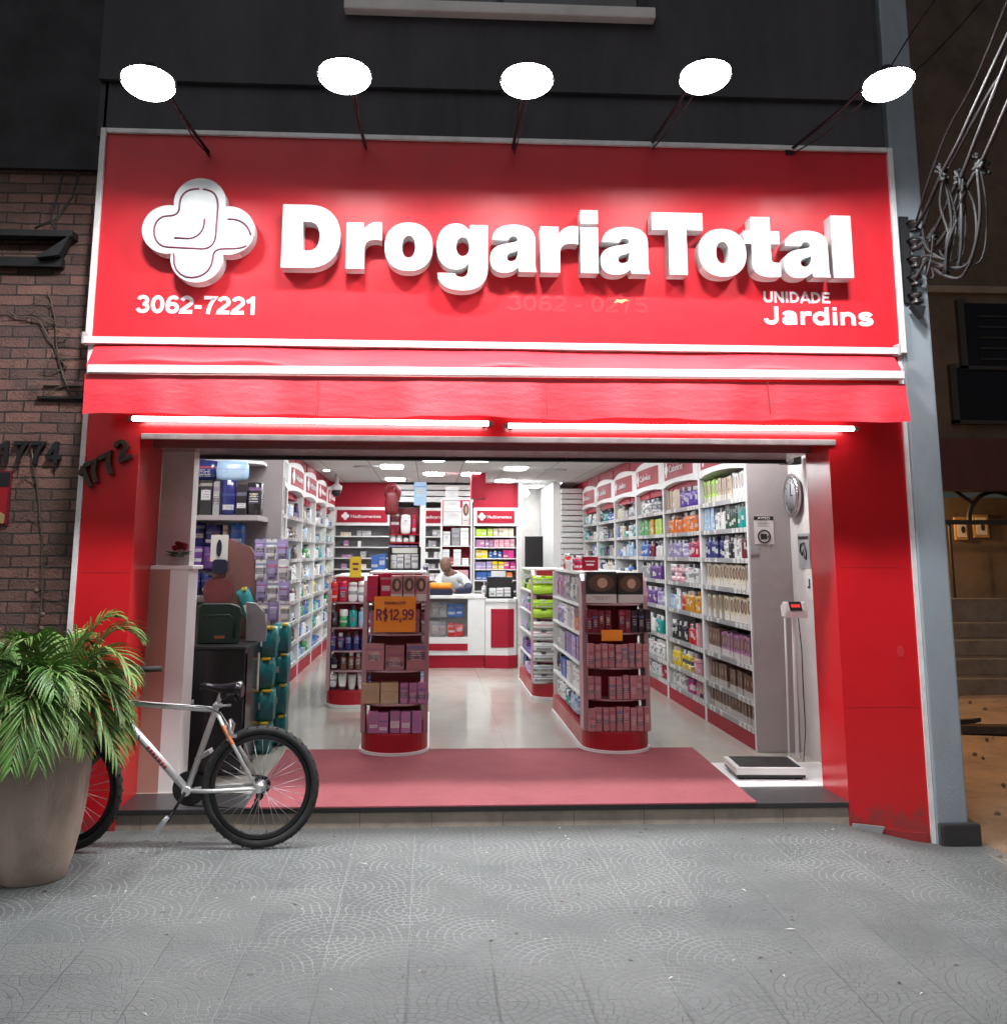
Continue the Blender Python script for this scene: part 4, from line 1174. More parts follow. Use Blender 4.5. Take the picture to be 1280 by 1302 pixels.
# the facing wall
XL0 = -1.58
ZL = [.30, .54, .78, 1.02, 1.26, 1.50, 1.74, 1.98]
yl = [2.55, 3.95, 5.2, 6.65, 8.1, 9.55, 11.0]
LP = ['white', 'white', 'white', 'pale blue', 'teal', 'cream', 'grey', 'blue', 'green']
lp_ = ['first', 'second', 'third', 'fourth', 'fifth', 'sixth']
LF = [['white', 'pale blue', 'white', 'cream'], ['white', 'white', 'grey', 'orange', 'pale blue'], ['white', 'brown', 'white', 'black', 'navy', 'pale blue'], LP, LP + ['yellow'], LP]
for k in range(6):
    lab = ['white shelf cabinet of lotions beside the nappy packs', 'white cabinet under the grey header, second along the bicycle side wall', 'white cabinet, third along the bicycle side wall, first with a crimson header',
           'white cabinet, fourth along the bicycle side wall', 'white cabinet, fifth along the bicycle side wall', 'farthest white cabinet along the bicycle side wall'][k]
    x = XL0 if k else -1.44
    wall_cabinet(lab, 'cabinets along the bicycle side wall', -1, x, yl[k], yl[k + 1], .30 if k else .4, ZL, False if k == 0 else (True if k == 1 else 'Medicamentos'), 'white', hm='grey' if k == 1 else 'cabred', zh=2.3 if k == 0 else 2.25)
    L = yl[k + 1] - yl[k] - .09
    for si, z in enumerate(ZL):
        pl = f'shelf of the {lp_[k]} cabinet on the bicycle side'
        if k == 0:
            if z < .9: continue
            its = {3: [('bottle', 'white', .1, .06, .17, 9, 'lotion bottle'), ('pouch', 'cream', .1, .1, .17, 4)], 4: [('blister', 'white', .5, .09, .19, 8), ('carton', 'orange', .1, .08, .17, 4, 'soap carton')], 5: [('pump', 'amber', .1, .075, .19, 10, 'pump bottle'), ('bottle', 'violet', .1, .06, .15, 6, 'lotion bottle')],
                   6: [('pump', 'pale blue', .1, .07, .2, 9, 'pump bottle'), ('bottle', 'white', .1, .06, .18, 8, 'lotion bottle')], 7: [('bottle', 'green', .1, .06, .19, 4, 'lotion bottle'), ('pump', 'white', .1, .07, .19, 5, 'pump bottle'), ('bottle', 'pale blue', .1, .06, .18, 8, 'lotion bottle')]}[si]
        elif k == 1 and si == 6: its = [('carton', 'orange', .1, .08, .15, 3, 'soap carton'), ('carton', 'white', .5, .09, .14, 9, 'soap carton')]
        else: its = random_row(L * .97, LF[k], rp)
        stock((x - .01, yl[k] + .045, z), (0, 1, 0), (-1, 0, 0), L, its, pl, ORD[si])
# rounded white top shelf at the near end
bm = new(); prism(bm, [(-1.85, 2.55), (-1.40, 2.55), (-1.40, 2.30), (-1.44, 2.22), (-1.52, 2.16), (-1.62, 2.14), (-1.85, 2.14)], 2.30, 2.325, 'z')
solo('goods_rack', bm, 'white', 'rounded white shelf high above the nappy packs, full of bagged goods', 'shelf', (-1.6, 2.35, 2.30))
stock((-1.82, 2.17, 2.327), (1, 0, 0), (0, 1, 0), .42, [('pouch', 'lavender', .1, .13, .17, 3), ], 'rounded corner shelf', 'high')

# ------------------------------------------------------------------ back shelves behind the counter
def back_shelf(label, x0, x1, y, text, zs, palette, rname, depth=.3, backm='shelfgrey'):
    t = thing('back_shelf', label, 'shelf unit', ((x0 + x1) / 2, y + depth / 2, FL), 0, 'shelf units behind the counter')
    b = new(); box(b, x0 + .025, x1 - .025, y + depth - .02, y + depth, .3, 2.02); part('back_panel', b, backm, t)
    for a in (x0, x1 - .024):
        b = new(); box(b, a, a + .024, y, y + depth, FL, 2.02); part('side_panel', b, 'white', t)
    b = new(); box(b, x0 + .001, x1 - .001, y - .02, y + depth - .001, 2.021, 2.325); hd = part('header', b, 'white', t)
    if text:
        w_ = min(.5, (x1 - x0) * .55)
        b = new(); box(b, x0 + .06, x1 - .06, y - .032, y - .021, 2.07, 2.275); part('sign_plate', b, 'cabred', t, up=hd)
        b = text_bm(text, .055, .003, .012, w_); c = cross_bm(.065); c.transform(Matrix.Translation((-w_ / 2 - .09, 0, .03))); add(b, c)
        b.transform(Matrix.Translation(((x0 + x1) / 2 + .06, y - .0325, 2.145))); part('wording', b, 'pinkwhite', t, up=hd)
    for i, z in enumerate(zs):
        b = new(); box(b, x0 + .025, x1 - .025, y + .004, y + depth - .021, z - .018, z); part('shelf', b, 'white', t)
        stock((x0 + .03, y + .01, z), (1, 0, 0), (0, 1, 0), x1 - x0 - .06, palette[i % len(palette)], rname, ORD[i], .006)
    return t
ZB = [.75, .95, 1.13, 1.31, 1.49, 1.67, 1.85]
def pills(r, cols, lo=6, small=.07):
    out = []
    for _ in range(r.randint(2, 4)): out.append(('carton', r.choice(cols), .1, r.uniform(.05, .10), r.uniform(.05, small + .04), r.randint(1, 3), 'medicine carton'))
    return out
q = random.Random(9)
back_shelf('white medicine shelves at the far corner of the bicycle side', -1.62, -.66, 11.2, 'Medicamentos', ZB, [pills(q, ['grey', 'mauve', 'cream', 'tan', 'white']) for _ in range(7)], 'medicine shelf in the far corner')
back_shelf('half empty white medicine shelves in the middle of the back wall', -.60, .70, 11.4, 'Medicamentos', ZB, [pills(q, ['white', 'cream', 'grey', 'white']) for _ in range(7)], 'half empty medicine shelf at the back')
back_shelf('full white medicine shelves beside the passage at the back', .72, 1.47, 11.2, 'Medicamentos', ZB,
           [[('carton', 'maroon', .1, .08, .12, 6, 'medicine carton')], [('carton', 'navy', .1, .08, .12, 7, 'medicine carton')], [('carton', 'blue', .1, .09, .13, 5, 'medicine carton'), ('carton', 'orange', .1, .1, .12, 1, 'medicine carton')],
            [('carton', 'lavender', .1, .09, .12, 3, 'medicine carton'), ('carton', 'yellow', .1, .09, .12, 2, 'medicine carton'), ('carton', 'magenta', .1, .09, .12, 2, 'medicine carton')],
            [('carton', 'yellow', .1, .1, .13, 2, 'medicine carton'), ('bottle', 'blue', .1, .07, .13, 3, 'syrup bottle'), ('carton', 'magenta', .1, .09, .13, 2, 'medicine carton')],
            [('carton', 'mauve', .1, .07, .12, 4, 'medicine carton'), ('carton', 'pink', .1, .08, .13, 4, 'medicine carton')], [('carton', 'lime', .1, .09, .12, 3, 'medicine carton'), ('carton', 'cream', .1, .08, .13, 4, 'medicine carton')]], 'full medicine shelf at the back')

# ------------------------------------------------------------------ ceiling lamps
def ceil_panel(label, x, y):
    t = thing('ceiling_light', label, 'ceiling light', (x, y, CE), 0, 'lit panels in the shop ceiling')
    b = new(); prism(b, [(p[0], p[1]) for p in ell(0, 0, .17, .30, 32, 4)], -.006, -.001, 'z'); b.transform(Matrix.Translation((x, y, CE))); part('frame', b, 'white', t)
    b = new(); prism(b, [(p[0], p[1]) for p in ell(0, 0, .145, .26, 32, 4)], -.016, -.007, 'z'); b.transform(Matrix.Translation((x, y, CE))); part('diffuser', b, 'panel', t)
for (x, y, l) in ((.03, 6.6, 'lit panel over the aisle, nearest the street, beside its twin on the clock side'), (.58, 6.6, 'lit panel nearest the street on the clock wall side'), (-.54, 7.85, 'lit panel nearest the bicycle side wall, second row'), (1.17, 7.95, 'lit panel nearest the clock wall, second row'),
                  (.04, 9.1, 'lit panel over the counter in the third row, toward the bicycle side'), (.61, 9.1, 'lit panel over the counter in the third row, toward the clock wall'), (-.57, 10.3, 'rearmost lit panel above the medicine shelves, bicycle side'), (1.77, 12.0, 'lit panel added over the white rear passage'), (1.20, 10.5, 'rearmost lit panel above the passage side of the counter'),
                  (-.54, 5.3, 'lit ceiling panel hidden behind the shutter track, bicycle side'), (1.17, 5.3, 'lit ceiling panel hidden behind the shutter track, clock side'), (.3, 4.0, 'lit ceiling panel over the middle racks'), (-1.25, 1.25, 'unseen lit panel added just inside the doorway above the black cabinet'), (2.15, 1.25, 'unseen lit panel added just inside the doorway above the weighing scale'), (-.6, 2.4, 'lit ceiling panel over the first rack on the bicycle side'), (1.45, 2.4, 'lit ceiling panel over the first rack on the clock side')):  # doorway and passage panels are added to brighten the entrance and passage
    ceil_panel(l, x, y)
for (x, y, l) in ((-1.46, 6.4, 'small round ceiling spot nearest the street above the bicycle side cabinets'), (-1.5, 8.6, 'small round ceiling spot deeper above the bicycle side cabinets'), (2.02, 6.5, 'small round ceiling spot near the clock wall'), (2.15, 11.0, 'small round ceiling spot at the far end of the clock wall')):
    t = thing('ceiling_spot', l, 'ceiling spot', (x, y, CE), 0, 'round spots in the shop ceiling')
    b = new(); lathe(b, [(.055, CE - .006), (.06, CE - .001)], 16); b.transform(Matrix.Translation((x, y, 0))); part('ring', b, 'white', t)
    b = new(); lathe(b, [(0, CE - .012), (.04, CE - .012), (.045, CE - .0065)], 16); b.transform(Matrix.Translation((x, y, 0))); part('diffuser', b, 'panel', t)
for (x, y, l) in ((-.9, 7.9, 'dark round air vent in the ceiling toward the bicycle side'), (1.75, 8.2, 'dark round air vent in the ceiling toward the clock wall')):
    b = new(); lathe(b, [(0, -.004), (.1, -.006), (.16, -.012), (.17, -.001)], 24); b.transform(Matrix.Translation((x, y, CE)))
    solo('air_vent', b, 'grey', l, 'vent', (x, y, CE))
# dome camera on the header at the back
t = thing('security_camera', 'small white security camera under the ceiling by the last cabinet header', 'camera', (-1.42, 9.4, 2.5))
b = new(); ball(b, (-1.42, 9.4, 2.47), .07, 0, 14); part('dome', b, 'dark', t)
b = new(); lathe(b, [(.08, 2.5), (.085, 2.56), (.03, 2.6), (.03, CE)], 16); b.transform(Matrix.Translation((-1.42, 9.4, 0))); part('mount', b, 'white', t)

# ------------------------------------------------------------------ free-standing racks
def end_rack(name, label, x0, x1, yf, yb_, zt, group, body=True, bow=.28, shelves=(), tall=None):
    """gondola with a bow-fronted end: plinth, end back board, shelves and two long faces"""
    xc = (x0 + x1) / 2; hw = (x1 - x0) / 2
    t = thing(name, label, 'display rack', (xc, yf + .3, FL), 0, group)
    arc = [(xc + hw * math.sin(a), yf + bow - bow * math.cos(a) * 1.0) for a in [(-PI / 2 + PI * i / 16) for i in range(17)]]
    def bowed(off, zA, zB, mat, nm, up=None):
        b = new(); pl = [(xc + (p[0] - xc) * (1 + off / hw), p[1] - off) for p in arc] + [(x1 + off, yb_), (x0 - off, yb_)]
        prism(b, pl, zA, zB, 'z'); return part(nm, b, mat, t, up=up)
    bs = bowed(0, FL + .03, FL + .155, 'rackred', 'plinth')
    bowed(.012, FL + .002, FL + .029, 'white', 'plinth_edge', bs)
    b = new(); box(b, x0 + .06, x1 - .06, yf + bow - .012, yf + bow + .012, FL + .155, zt); part('end_board', b, 'rackred', t)
    for xx in (x0, x1 - .035):
        b = new()
        prism(b, [(yf + bow - .16, FL + .156), (yf + bow + .03, FL + .156), (yf + bow + .03, zt), (yf + bow - .02, zt), (yf + bow - .10, zt - .05), (yf + bow - .14, zt - .16)], xx, xx + .035, 'x')
        part('end_cheek', b, 'acryl', t)
    for z in shelves:
        b = new(); prism(b, [(xc - hw * .98, yf + bow - .014)] + [(xc + (p[0] - xc) * 1.0, yf + bow - .02 - (yf + bow - p[1]) * .72) for p in arc[2:-2]] + [(xc + hw * .98, yf + bow - .014)], z - .012, z, 'z'); part('shelf', b, 'acryl', t)
    if body:
        b = new(); box(b, xc - .015, xc + .015, yf + bow + .035, yb_ - .002, FL + .156, zt - .01); part('spine', b, 'white', t)
        b = new(); box(b, x0 + .01, x1 - .01, yb_, yb_ + .02, FL + .02, zt - .01); part('rear_board', b, 'white', t)
        b = new(); box(b, x0 + .03, x1 - .03, yf + bow + .032, yb_ - .003, zt - .008, zt + .012); part('top_board', b, 'white', t)
        for z in (.50, .73, .96, 1.18):
            for a_, c_ in ((x0 + .004, xc - .016), (xc + .016, x1 - .004)):
                b = new(); box(b, a_, c_, yf + bow + .034, yb_ - .002, z - .014, z); part('side_shelf', b, 'white', t)
    return t

# first rack on the bicycle side
end_rack('end_rack', 'rose and crimson rack end with the orange price card, nearest the bicycle', -.50, .0, 1.50, 3.5, 1.42, 'bow-fronted racks', shelves=(1.215, .98, .715, .475))
Yc = 1.60
stock((-.47, Yc, 1.217), (1, 0, 0), (0, 1, 0), .46, [('carton', 'crimson', .1, .085, .20, 2, 'cosmetics carton'), ('carton', 'dusty pink', .9, .09, .20, 3, 'cosmetics carton')], 'rack with the orange price card', 'top of the')
stock((-.47, Yc, .982), (1, 0, 0), (0, 1, 0), .46, [('carton', 'dusty pink', .5, .12, .17, 3, 'cosmetics carton')], 'shelf of the rack with the orange price card', 'second')
stock((-.48, Yc - .02, .717), (1, 0, 0), (0, 1, 0), .48, [('carton', 'dusty pink', .5, .145, .185, 3, 'cosmetics carton')], 'shelf of the rack with the orange price card', 'third')
stock((-.50, Yc - .03, .477), (1, 0, 0), (0, 1, 0), .50, [('carton', 'tan', .1, .135, .15, 2, 'cosmetics carton'), ('carton', 'mauve', .5, .06, .15, 3, 'cosmetics carton')], 'shelf of the rack with the orange price card', 'fourth')
stock((-.44, Yc - .06, FL + .157), (1, 0, 0), (0, 1, 0), .40, [('carton', 'mauve', .1, .075, .15, 5, 'cosmetics carton')], 'plinth of the rack with the orange price card', 'red')
pc = at(502, 781, 1.54)
t = thing('price_card', 'orange price card reading R$12,99 on the rack nearest the bicycle', 'price card', tuple(pc))
b = new(); box(b, pc.x - .155, pc.x + .155, pc.y, pc.y + .006, pc.z - .13, pc.z + .13); part('card', b, 'orange', t)
b = bold_bm('R$12,99', .085, .285, .002, .15); b.transform(Matrix.Translation((pc.x, pc.y - .0005, pc.z - .045))); part('wording', b, 'logoline', t)
b = text_bm('DERMACITE', .022, .002, .008, .16); b.transform(Matrix.Translation((pc.x, pc.y - .0005, pc.z + .072))); part('heading', b, 'logoline', t)
SG = ['white', 'pale blue', 'grey', 'lavender', 'cream', 'pink', 'navy']
for z, nm in ((.30, 'lowest'), (.502, 'second'), (.732, 'third'), (.962, 'fourth'), (1.182, 'fifth')):
    stock((.015, 3.4, z + .002), (0, -1, 0), (-1, 0, 0), 1.55, [(k_, c_, a_, w_, min(h_, .17), n_) for k_, c_, a_, w_, h_, n_ in random_row(1.5, SG, rp)], 'side shelf of the rack with the price card', nm)

# first rack on the clock side, with the long face toward the aisle
end_rack('end_rack', 'rose and crimson rack end stacked with pink cartons, on the scale side', 1.17, 1.68, 1.52, 3.66, 1.42, 'bow-fronted racks', shelves=(1.20, .985, .73, .50))
Yc = 1.60
stock((1.20, Yc + .02, 1.202), (1, 0, 0), (0, 1, 0), .46, [('carton', 'black', .9, .24, .25, 1, 'hair dryer box'), ('carton', 'black', .9, .20, .24, 1, 'hair dryer box')], 'rack beside the scale', 'top of the')
stock((1.19, Yc - .03, .987), (1, 0, 0), (0, 1, 0), .50, [('carton', 'maroon', .5, .05, .17, 7, 'lipstick carton'), ('carton', 'black', .5, .05, .17, 3, 'lipstick carton')], 'shelf of the rack under the dryer boxes', 'second')
for z, nm in ((.732, 'third'), (.502, 'fourth'), (FL + .157, 'lowest')):
    stock((1.20, Yc - .04, z), (1, 0, 0), (0, 1, 0), .47, [('carton', 'dusty pink', .5, .050, .168, 9, 'cosmetics carton')], 'shelf of the rack under the dryer boxes', nm)
b = new(); c0 = at(778, 808, 1.535); box(b, c0.x - .08, c0.x + .08, c0.y, c0.y + .005, c0.z - .04, c0.z + .04)
solo('price_card', b, 'orange', 'small orange card hanging among the pink cartons of the scale side rack', 'price card', tuple(c0))
b = new(); c0 = at(750, 716, 1.95); box(b, c0.x - .065, c0.x + .065, c0.y, c0.y + .005, c0.z - .06, c0.z + .05, bev=.002)
t = thing('promotion_card', 'small crimson card standing on top of the scale side rack', 'card', (c0.x, c0.y, c0.z - .06)); part('card', b, 'cabred', t)
b = new(); box(b, c0.x - .04, c0.x + .04, c0.y - .001, c0.y, c0.z + .01, c0.z + .018); box(b, c0.x - .03, c0.x + .03, c0.y - .001, c0.y, c0.z - .02, c0.z - .006); part('printed_marks', b, 'pinkwhite', t)
for z, nm in ((.30, 'lowest'), (.502, 'second'), (.732, 'third'), (.962, 'fourth'), (1.182, 'fifth')):
    its = {'lowest': [('bottle', 'white', .5, .085, .16, 6, 'lotion bottle'), ('jar', 'teal', .1, .09, .12, 3), ('bottle', 'pale blue', .1, .08, .16, 6, 'lotion bottle')],
           'second': [('pouch', 'black', .1, .13, .18, 2), ('carton', 'blue', .5, .09, .15, 4, 'soap carton'), ('carton', 'white', .5, .10, .16, 7, 'soap carton')],
           'third': [('carton', 'grey', .1, .075, .16, 8, 'toothpaste carton'), ('carton', 'lavender', .5, .08, .17, 9, 'toothpaste carton')],
           'fourth': [('bottle', 'lavender', .5, .075, .17, 7, 'lotion bottle'), ('carton', 'white', .5, .075, .17, 8, 'toothpaste carton'), ('carton', 'orange', .1, .07, .1, 2, 'soap carton')],
           'fifth': [('blister', 'mauve', .5, .08, .2, 8), ('blister', 'grey', .1, .08, .2, 9)]}[nm]
    stock((1.175, 3.6, z + .002), (0, -1, 0), (1, 0, 0), 1.72, its, 'aisle shelf of the scale side rack', nm)
stock((1.20, 3.3, 1.435), (0, -1, 0), (1, 0, 0), 1.1, [('bottle', 'red', .1, .07, .14, 2, 'lotion bottle'), ('carton', 'white', .1, .09, .08, 4, 'soap carton'), ('bottle', 'crimson', .1, .07, .13, 2, 'lotion bottle')], 'scale side rack', 'top of the')

# middle rack on the clock side: green packs over white packs
t = end_rack('middle_rack', 'white rack of lime and white wipes packs halfway down the aisle', 1.06, 1.50, 4.42, 6.1, 1.40, 'bow-fronted racks', bow=.20, shelves=(1.16, .92, .70, .49))
for z, c_, nm in ((FL + .157, 'white', 'lowest'), (.492, 'white', 'second'), (.702, 'white', 'third'), (.922, 'lime', 'fourth'), (1.162, 'lime', 'fifth')):
    for lv in range(2):
        for k in range(2):
            item('pack', 'wipes pack', COL and c_, .5 if c_ == 'white' else .1, (1.17 + k * .22, 4.50 + .02 * k, z + lv * .095), 0, (.21, .15, .09), f'{c_} wipes pack stacked on the {nm} shelf of the halfway rack', f'{c_} wipes packs, {nm} shelf')
for z, nm in ((.30, 'lowest'), (.502, 'second'), (.732, 'third'), (.962, 'fourth'), (1.182, 'fifth')):
    stock((1.065, 6.0, z + .002), (0, -1, 0), (1, 0, 0), 1.3, random_row(1.2, [['violet', 'lavender', 'blue'], ['violet', 'purple', 'pale blue'], ['green', 'lime', 'lavender'], ['mauve', 'lavender', 'green'], ['dark green', 'green', 'lime']][int((z - .2) / .22)], rp, hmax=.17), 'aisle shelf of the halfway wipes rack', nm)
# middle rack on the bicycle side
end_rack('middle_rack', 'crimson rack of coloured shampoo behind the price card rack', -.99, -.52, 3.95, 5.6, 1.34, 'bow-fronted racks', bow=.22, shelves=(1.10, .86, .64, .455))
for z, its, nm in ((1.102, [('pouch', 'red', .1, .09, .19, 1), ('pouch', 'crimson', .5, .10, .2, 1), ('pouch', 'white', .5, .11, .2, 2), ('pouch', 'cream', .1, .10, .2, 1)], 'fifth'), (.862, [('jar', 'black', .1, .08, .14, 1), ('jar', 'green', .1, .085, .16, 1), ('bottle', 'teal', .1, .085, .2, 1), ('bottle', 'pale blue', .1, .085, .2, 1), ('bottle', 'magenta', .1, .07, .19, 1)], 'fourth'),
                  (.642, [('bottle', 'navy', .5, .07, .17, 6, 'lotion bottle')], 'third'), (.457, [('bottle', 'black', .1, .08, .16, 1, 'lotion bottle'), ('bottle', 'brown', .5, .065, .165, 3, 'lotion bottle'), ('carton', 'maroon', .1, .06, .12, 1)], 'second'), (FL + .157, [('tube', 'white', .1, .09, .15, 4), ('tube', 'navy', .1, .08, .14, 1)], 'lowest')):
    stock((-.97, 4.02, z), (1, 0, 0), (0, 1, 0), .45, its, 'shelf of the rack with the yellow card', nm)
c0 = at(452, 721, 3.97)
t = thing('promotion_card', 'yellow card sticking up from the coloured shampoo rack', 'card', (c0.x, c0.y, 1.35))
b = new(); box(b, c0.x - .055, c0.x + .055, c0.y, c0.y + .005, c0.z - .10, c0.z + .10); part('card', b, 'yellow', t)
b = new()
for k, w_ in enumerate((.03, .025)): box(b, c0.x - w_, c0.x + w_, c0.y - .001, c0.y, c0.z + .02 - k * .05, c0.z + .04 - k * .05)
part('printed_marks', b, 'logoline', t)

# ------------------------------------------------------------------ counter, columns behind it, man
t = thing('service_counter', 'white and red shop counter with a glazed front at the end of the aisle', 'counter', (.4, 7.8, FL))
CZ = 1.03; CY_ = 7.42
b = new(); box(b, -1.0, .72, CY_ + .03, CY_ + .55, FL, FL + .16); part('plinth', b, 'cabred', t)
b = new(); box(b, -1.0, .72, CY_, CY_ + .58, CZ - .04, CZ, bev=.006); part('top', b, 'white', t)
b = new(); box(b, -1.0, .72, CY_ + .01, CY_ + .03, FL + .16, .50); box(b, .50, .72, CY_ + .01, CY_ + .03, .50, CZ - .041); box(b, -1.0, .72, CY_ + .40, CY_ + .42, .5, CZ - .041); box(b, -1.0, .72, CY_ + .031, CY_ + .399, .47, .499); part('body', b, 'white', t)
b = new(); box(b, -1.0, .50, CY_ - .002, CY_ + .008, FL + .22, .42); part('red_panel', b, 'cabred', t)
b = new(); box(b, -1.0, .499, CY_ + .012, CY_ + .018, .505, CZ - .045); part('glass_front', b, 'glass', t)
b = new(); box(b, -1.0, .499, CY_ + .03, CY_ + .39, .735, .745); part('glass_shelf', b, 'glass', t)
for z, nm in ((.502, 'lower'), (.747, 'upper')):
    stock((-.95, CY_ + .05, z), (1, 0, 0), (0, 1, 0), 1.42, [('blister', 'navy', .5, .10, .19, 4), ('blister', 'pale blue', .1, .10, .18, 4), ('blister', 'grey', .5, .1, .19, 3), ('blister', 'red' if z < .6 else 'blue', .1, .1, .17, 2)], 'level behind the counter glass', nm, .012)
pl = [(.725, CY_ - .02), (1.02, CY_ - .06), (1.13, CY_), (1.17, CY_ + .2), (1.17, CY_ + .6), (.725, CY_ + .6)]
b = new(); prism(b, pl, FL, FL + .16, 'z'); part('plinth', b, 'cabred', t)
b = new(); prism(b, [(p[0], p[1] + .01) for p in pl], FL + .161, .95, 'z'); part('body', b, 'white', t)
b = new(); prism(b, [(p[0] * 1.0, p[1] - .012) for p in pl], .951, .985, 'z'); part('top', b, 'white', t)
b = new(); prism(b, [(.80, CY_ - .034), (1.02, CY_ - .062), (1.10, CY_ - .018), (1.10, CY_ + .0), (.80, CY_ + .0)], FL + .26, .86, 'z'); part('red_panel', b, 'cabred', t)
# things on the counter
t = thing('counter_display', 'small black stepped display of white packets on the counter corner', 'display', (.93, 7.6, .985))
b = new(); box(b, .76, 1.10, 7.50, 7.78, .987, 1.01); box(b, .76, 1.10, 7.66, 7.68, 1.01, 1.26); box(b, .755, .77, 7.50, 7.78, .987, 1.20); box(b, 1.09, 1.105, 7.50, 7.78, .987, 1.20); part('holder', b, 'black', t)
stock((.78, 7.51, 1.012), (1, 0, 0), (0, 1, 0), .31, [('carton', 'white', .5, .09, .11, 3, 'packet')], 'black counter display', 'lower step of the')
stock((.78, 7.68, 1.13), (1, 0, 0), (0, 1, 0), .31, [('carton', 'cream', .5, .09, .11, 3, 'packet')], 'black counter display', 'upper step of the')
stock((.80, 7.70, 1.262), (1, 0, 0), (0, 1, 0), .28, [('carton', 'white', .1, .2, .07, 1, 'packet')], 'black counter display', 'top of the')
item('pump', 'pump bottle', 'white', .5, (.72, 7.6, CZ + .001), 0, (.07, .07, .17), 'white pump bottle on the counter beside the black display', 'counter bottles')
t = thing('gift_basket', 'orange and purple wrapped basket on the counter before the man', 'basket', (.15, 7.55, CZ))
b = new(); box(b, -.02, .30, 7.46, 7.64, CZ + .001, CZ + .08, bev=.02); part('basket', b, 'navy', t)
b = new(); puff(b, .30, .16, .09); b.transform(Matrix.Translation((.14, 7.55, CZ + .07))); part('wrapping', b, 'orange', t)
# cartons column and the white column with white boxes
t = thing('box_column', 'white column of shelves behind the man, white boxes stacked to the top', 'shelf column', (.38, 9.1, FL))
b = new(); box(b, .16, .60, 9.16, 9.20, FL, 2.35); part('back_panel', b, 'cabred', t)
for a in (.15, .585):
    b = new(); box(b, a, a + .025, 8.9, 9.16, FL, 2.35); part('side_panel', b, 'white', t)
for z in (.85, 1.10, 1.40, 1.68, 1.98):
    b = new(); box(b, .176, .584, 8.9, 9.158, z - .015, z); part('shelf', b, 'white', t)
stock((.18, 8.91, 1.982), (1, 0, 0), (0, 1, 0), .40, [('carton', 'white', .1, .28, .24, 1, 'white gift box'), ('carton', 'white', .9, .10, .34, 1, 'tall box')], 'white column behind the man', 'top of the')
item('carton', 'white gift box', 'white', .1, (.31, 8.98, 2.225), 0, (.24, .12, .16), 'white gift box, middle one of the pile on the white column', 'white gift boxes')
item('carton', 'white gift box', 'white', .1, (.31, 8.98, 2.387), 0, (.19, .11, .14), 'white gift box, topmost of the pile on the white column', 'white gift boxes')
stock((.18, 8.91, 1.682), (1, 0, 0), (0, 1, 0), .40, [('carton', 'white', .1, .11, .2, 1, 'white box'), ('carton', 'grey', .5, .12, .26, 1, 'white box'), ('carton', 'white', .1, .12, .26, 1, 'white box')], 'shelf of the white column', 'fourth')
stock((.18, 8.91, 1.402), (1, 0, 0), (0, 1, 0), .40, [('carton', 'white', .1, .10, .11, 1, 'white box', 2), ('carton', 'crimson', .1, .04, .12, 1, 'white box'), ('carton', 'white', .1, .11, .11, 1, 'white box', 2), ('carton', 'white', .1, .1, .1, 1, 'white box')], 'shelf of the white column', 'third')
stock((.18, 8.91, 1.102), (1, 0, 0), (0, 1, 0), .40, [('carton', 'pink', .5, .18, .075, 2, 'pink box', 3)], 'shelf of the white column', 'second')
stock((.36, 8.91, .852), (1, 0, 0), (0, 1, 0), .2, [('carton', 'yellow', .1, .16, .14, 1, 'yellow box')], 'shelf of the white column', 'lowest')
# crimson product tower behind the price card rack
t = thing('product_tower', 'tall crimson product tower with a white side, behind the price card rack', 'display tower', (-.28, 6.3, FL))
x0, x1, yy = -.50, -.04, 6.2
b = new(); box(b, x0, x1 - .09, yy + .25, yy + .29, FL, 2.12); part('back_panel', b, 'darkred', t)
b = new(); box(b, x1 - .089, x1 - .02, yy + .02, yy + .29, FL, 2.14); part('side_panel', b, 'white', t)
b = new(); box(b, x0, x1 - .09, yy, yy + .249, FL, FL + .5); part('plinth', b, 'rackred', t)
for z in (1.30, 1.50, 1.70, 1.80):
    b = new(); box(b, x0, x1 - .09, yy + .03, yy + .249, z - .012, z); part('shelf', b, 'rackred', t)
stock((x0, yy + .04, 1.802), (1, 0, 0), (0, 1, 0), .36, [('pouch', 'maroon', .1, .12, .27, 1), ('pouch', 'white', .1, .12, .24, 1), ('bottle', 'crimson', .1, .05, .22, 1)], 'crimson product tower', 'top of the')
stock((x0, yy + .04, 1.702), (1, 0, 0), (0, 1, 0), .36, [('jar', 'white', .1, .07, .085, 4, 'cream jar')], 'shelf of the crimson tower', 'third')
stock((x0, yy + .04, 1.502), (1, 0, 0), (0, 1, 0), .36, [('carton', 'lavender', .1, .08, .08, 4, 'soap carton', 2)], 'shelf of the crimson tower', 'second')
stock((x0 + .06, yy + .04, 1.302), (1, 0, 0), (0, 1, 0), .3, [('jar', 'pink', .1, .06, .11, 4, 'cream jar')], 'shelf of the crimson tower', 'lowest')
item('carton', 'tall display box', 'pale blue', .5, (-.13, 6.3, 2.142), 0, (.15, .1, .28), 'tall white and blue box on top of the crimson tower', 'tall display boxes')
b = new(); puff(b, .16, .10, .30, 0, .3); b.transform(Matrix.Translation((-.47, 6.18, 2.02))); t_ = bmesh.new(); tube(t_, [(-.54, 6.18, 2.24), (-.53, 6.17, 2.36), (-.44, 6.17, 2.38), (-.38, 6.17, 2.30), (-.40, 6.18, 2.2)], .028, 8); add(b, t_, 0)
solo('plush_bundle', b, 'darkred', 'dark red bundle hung at the upper corner of the crimson tower', 'bundle', (-.45, 6.2, 2.1))
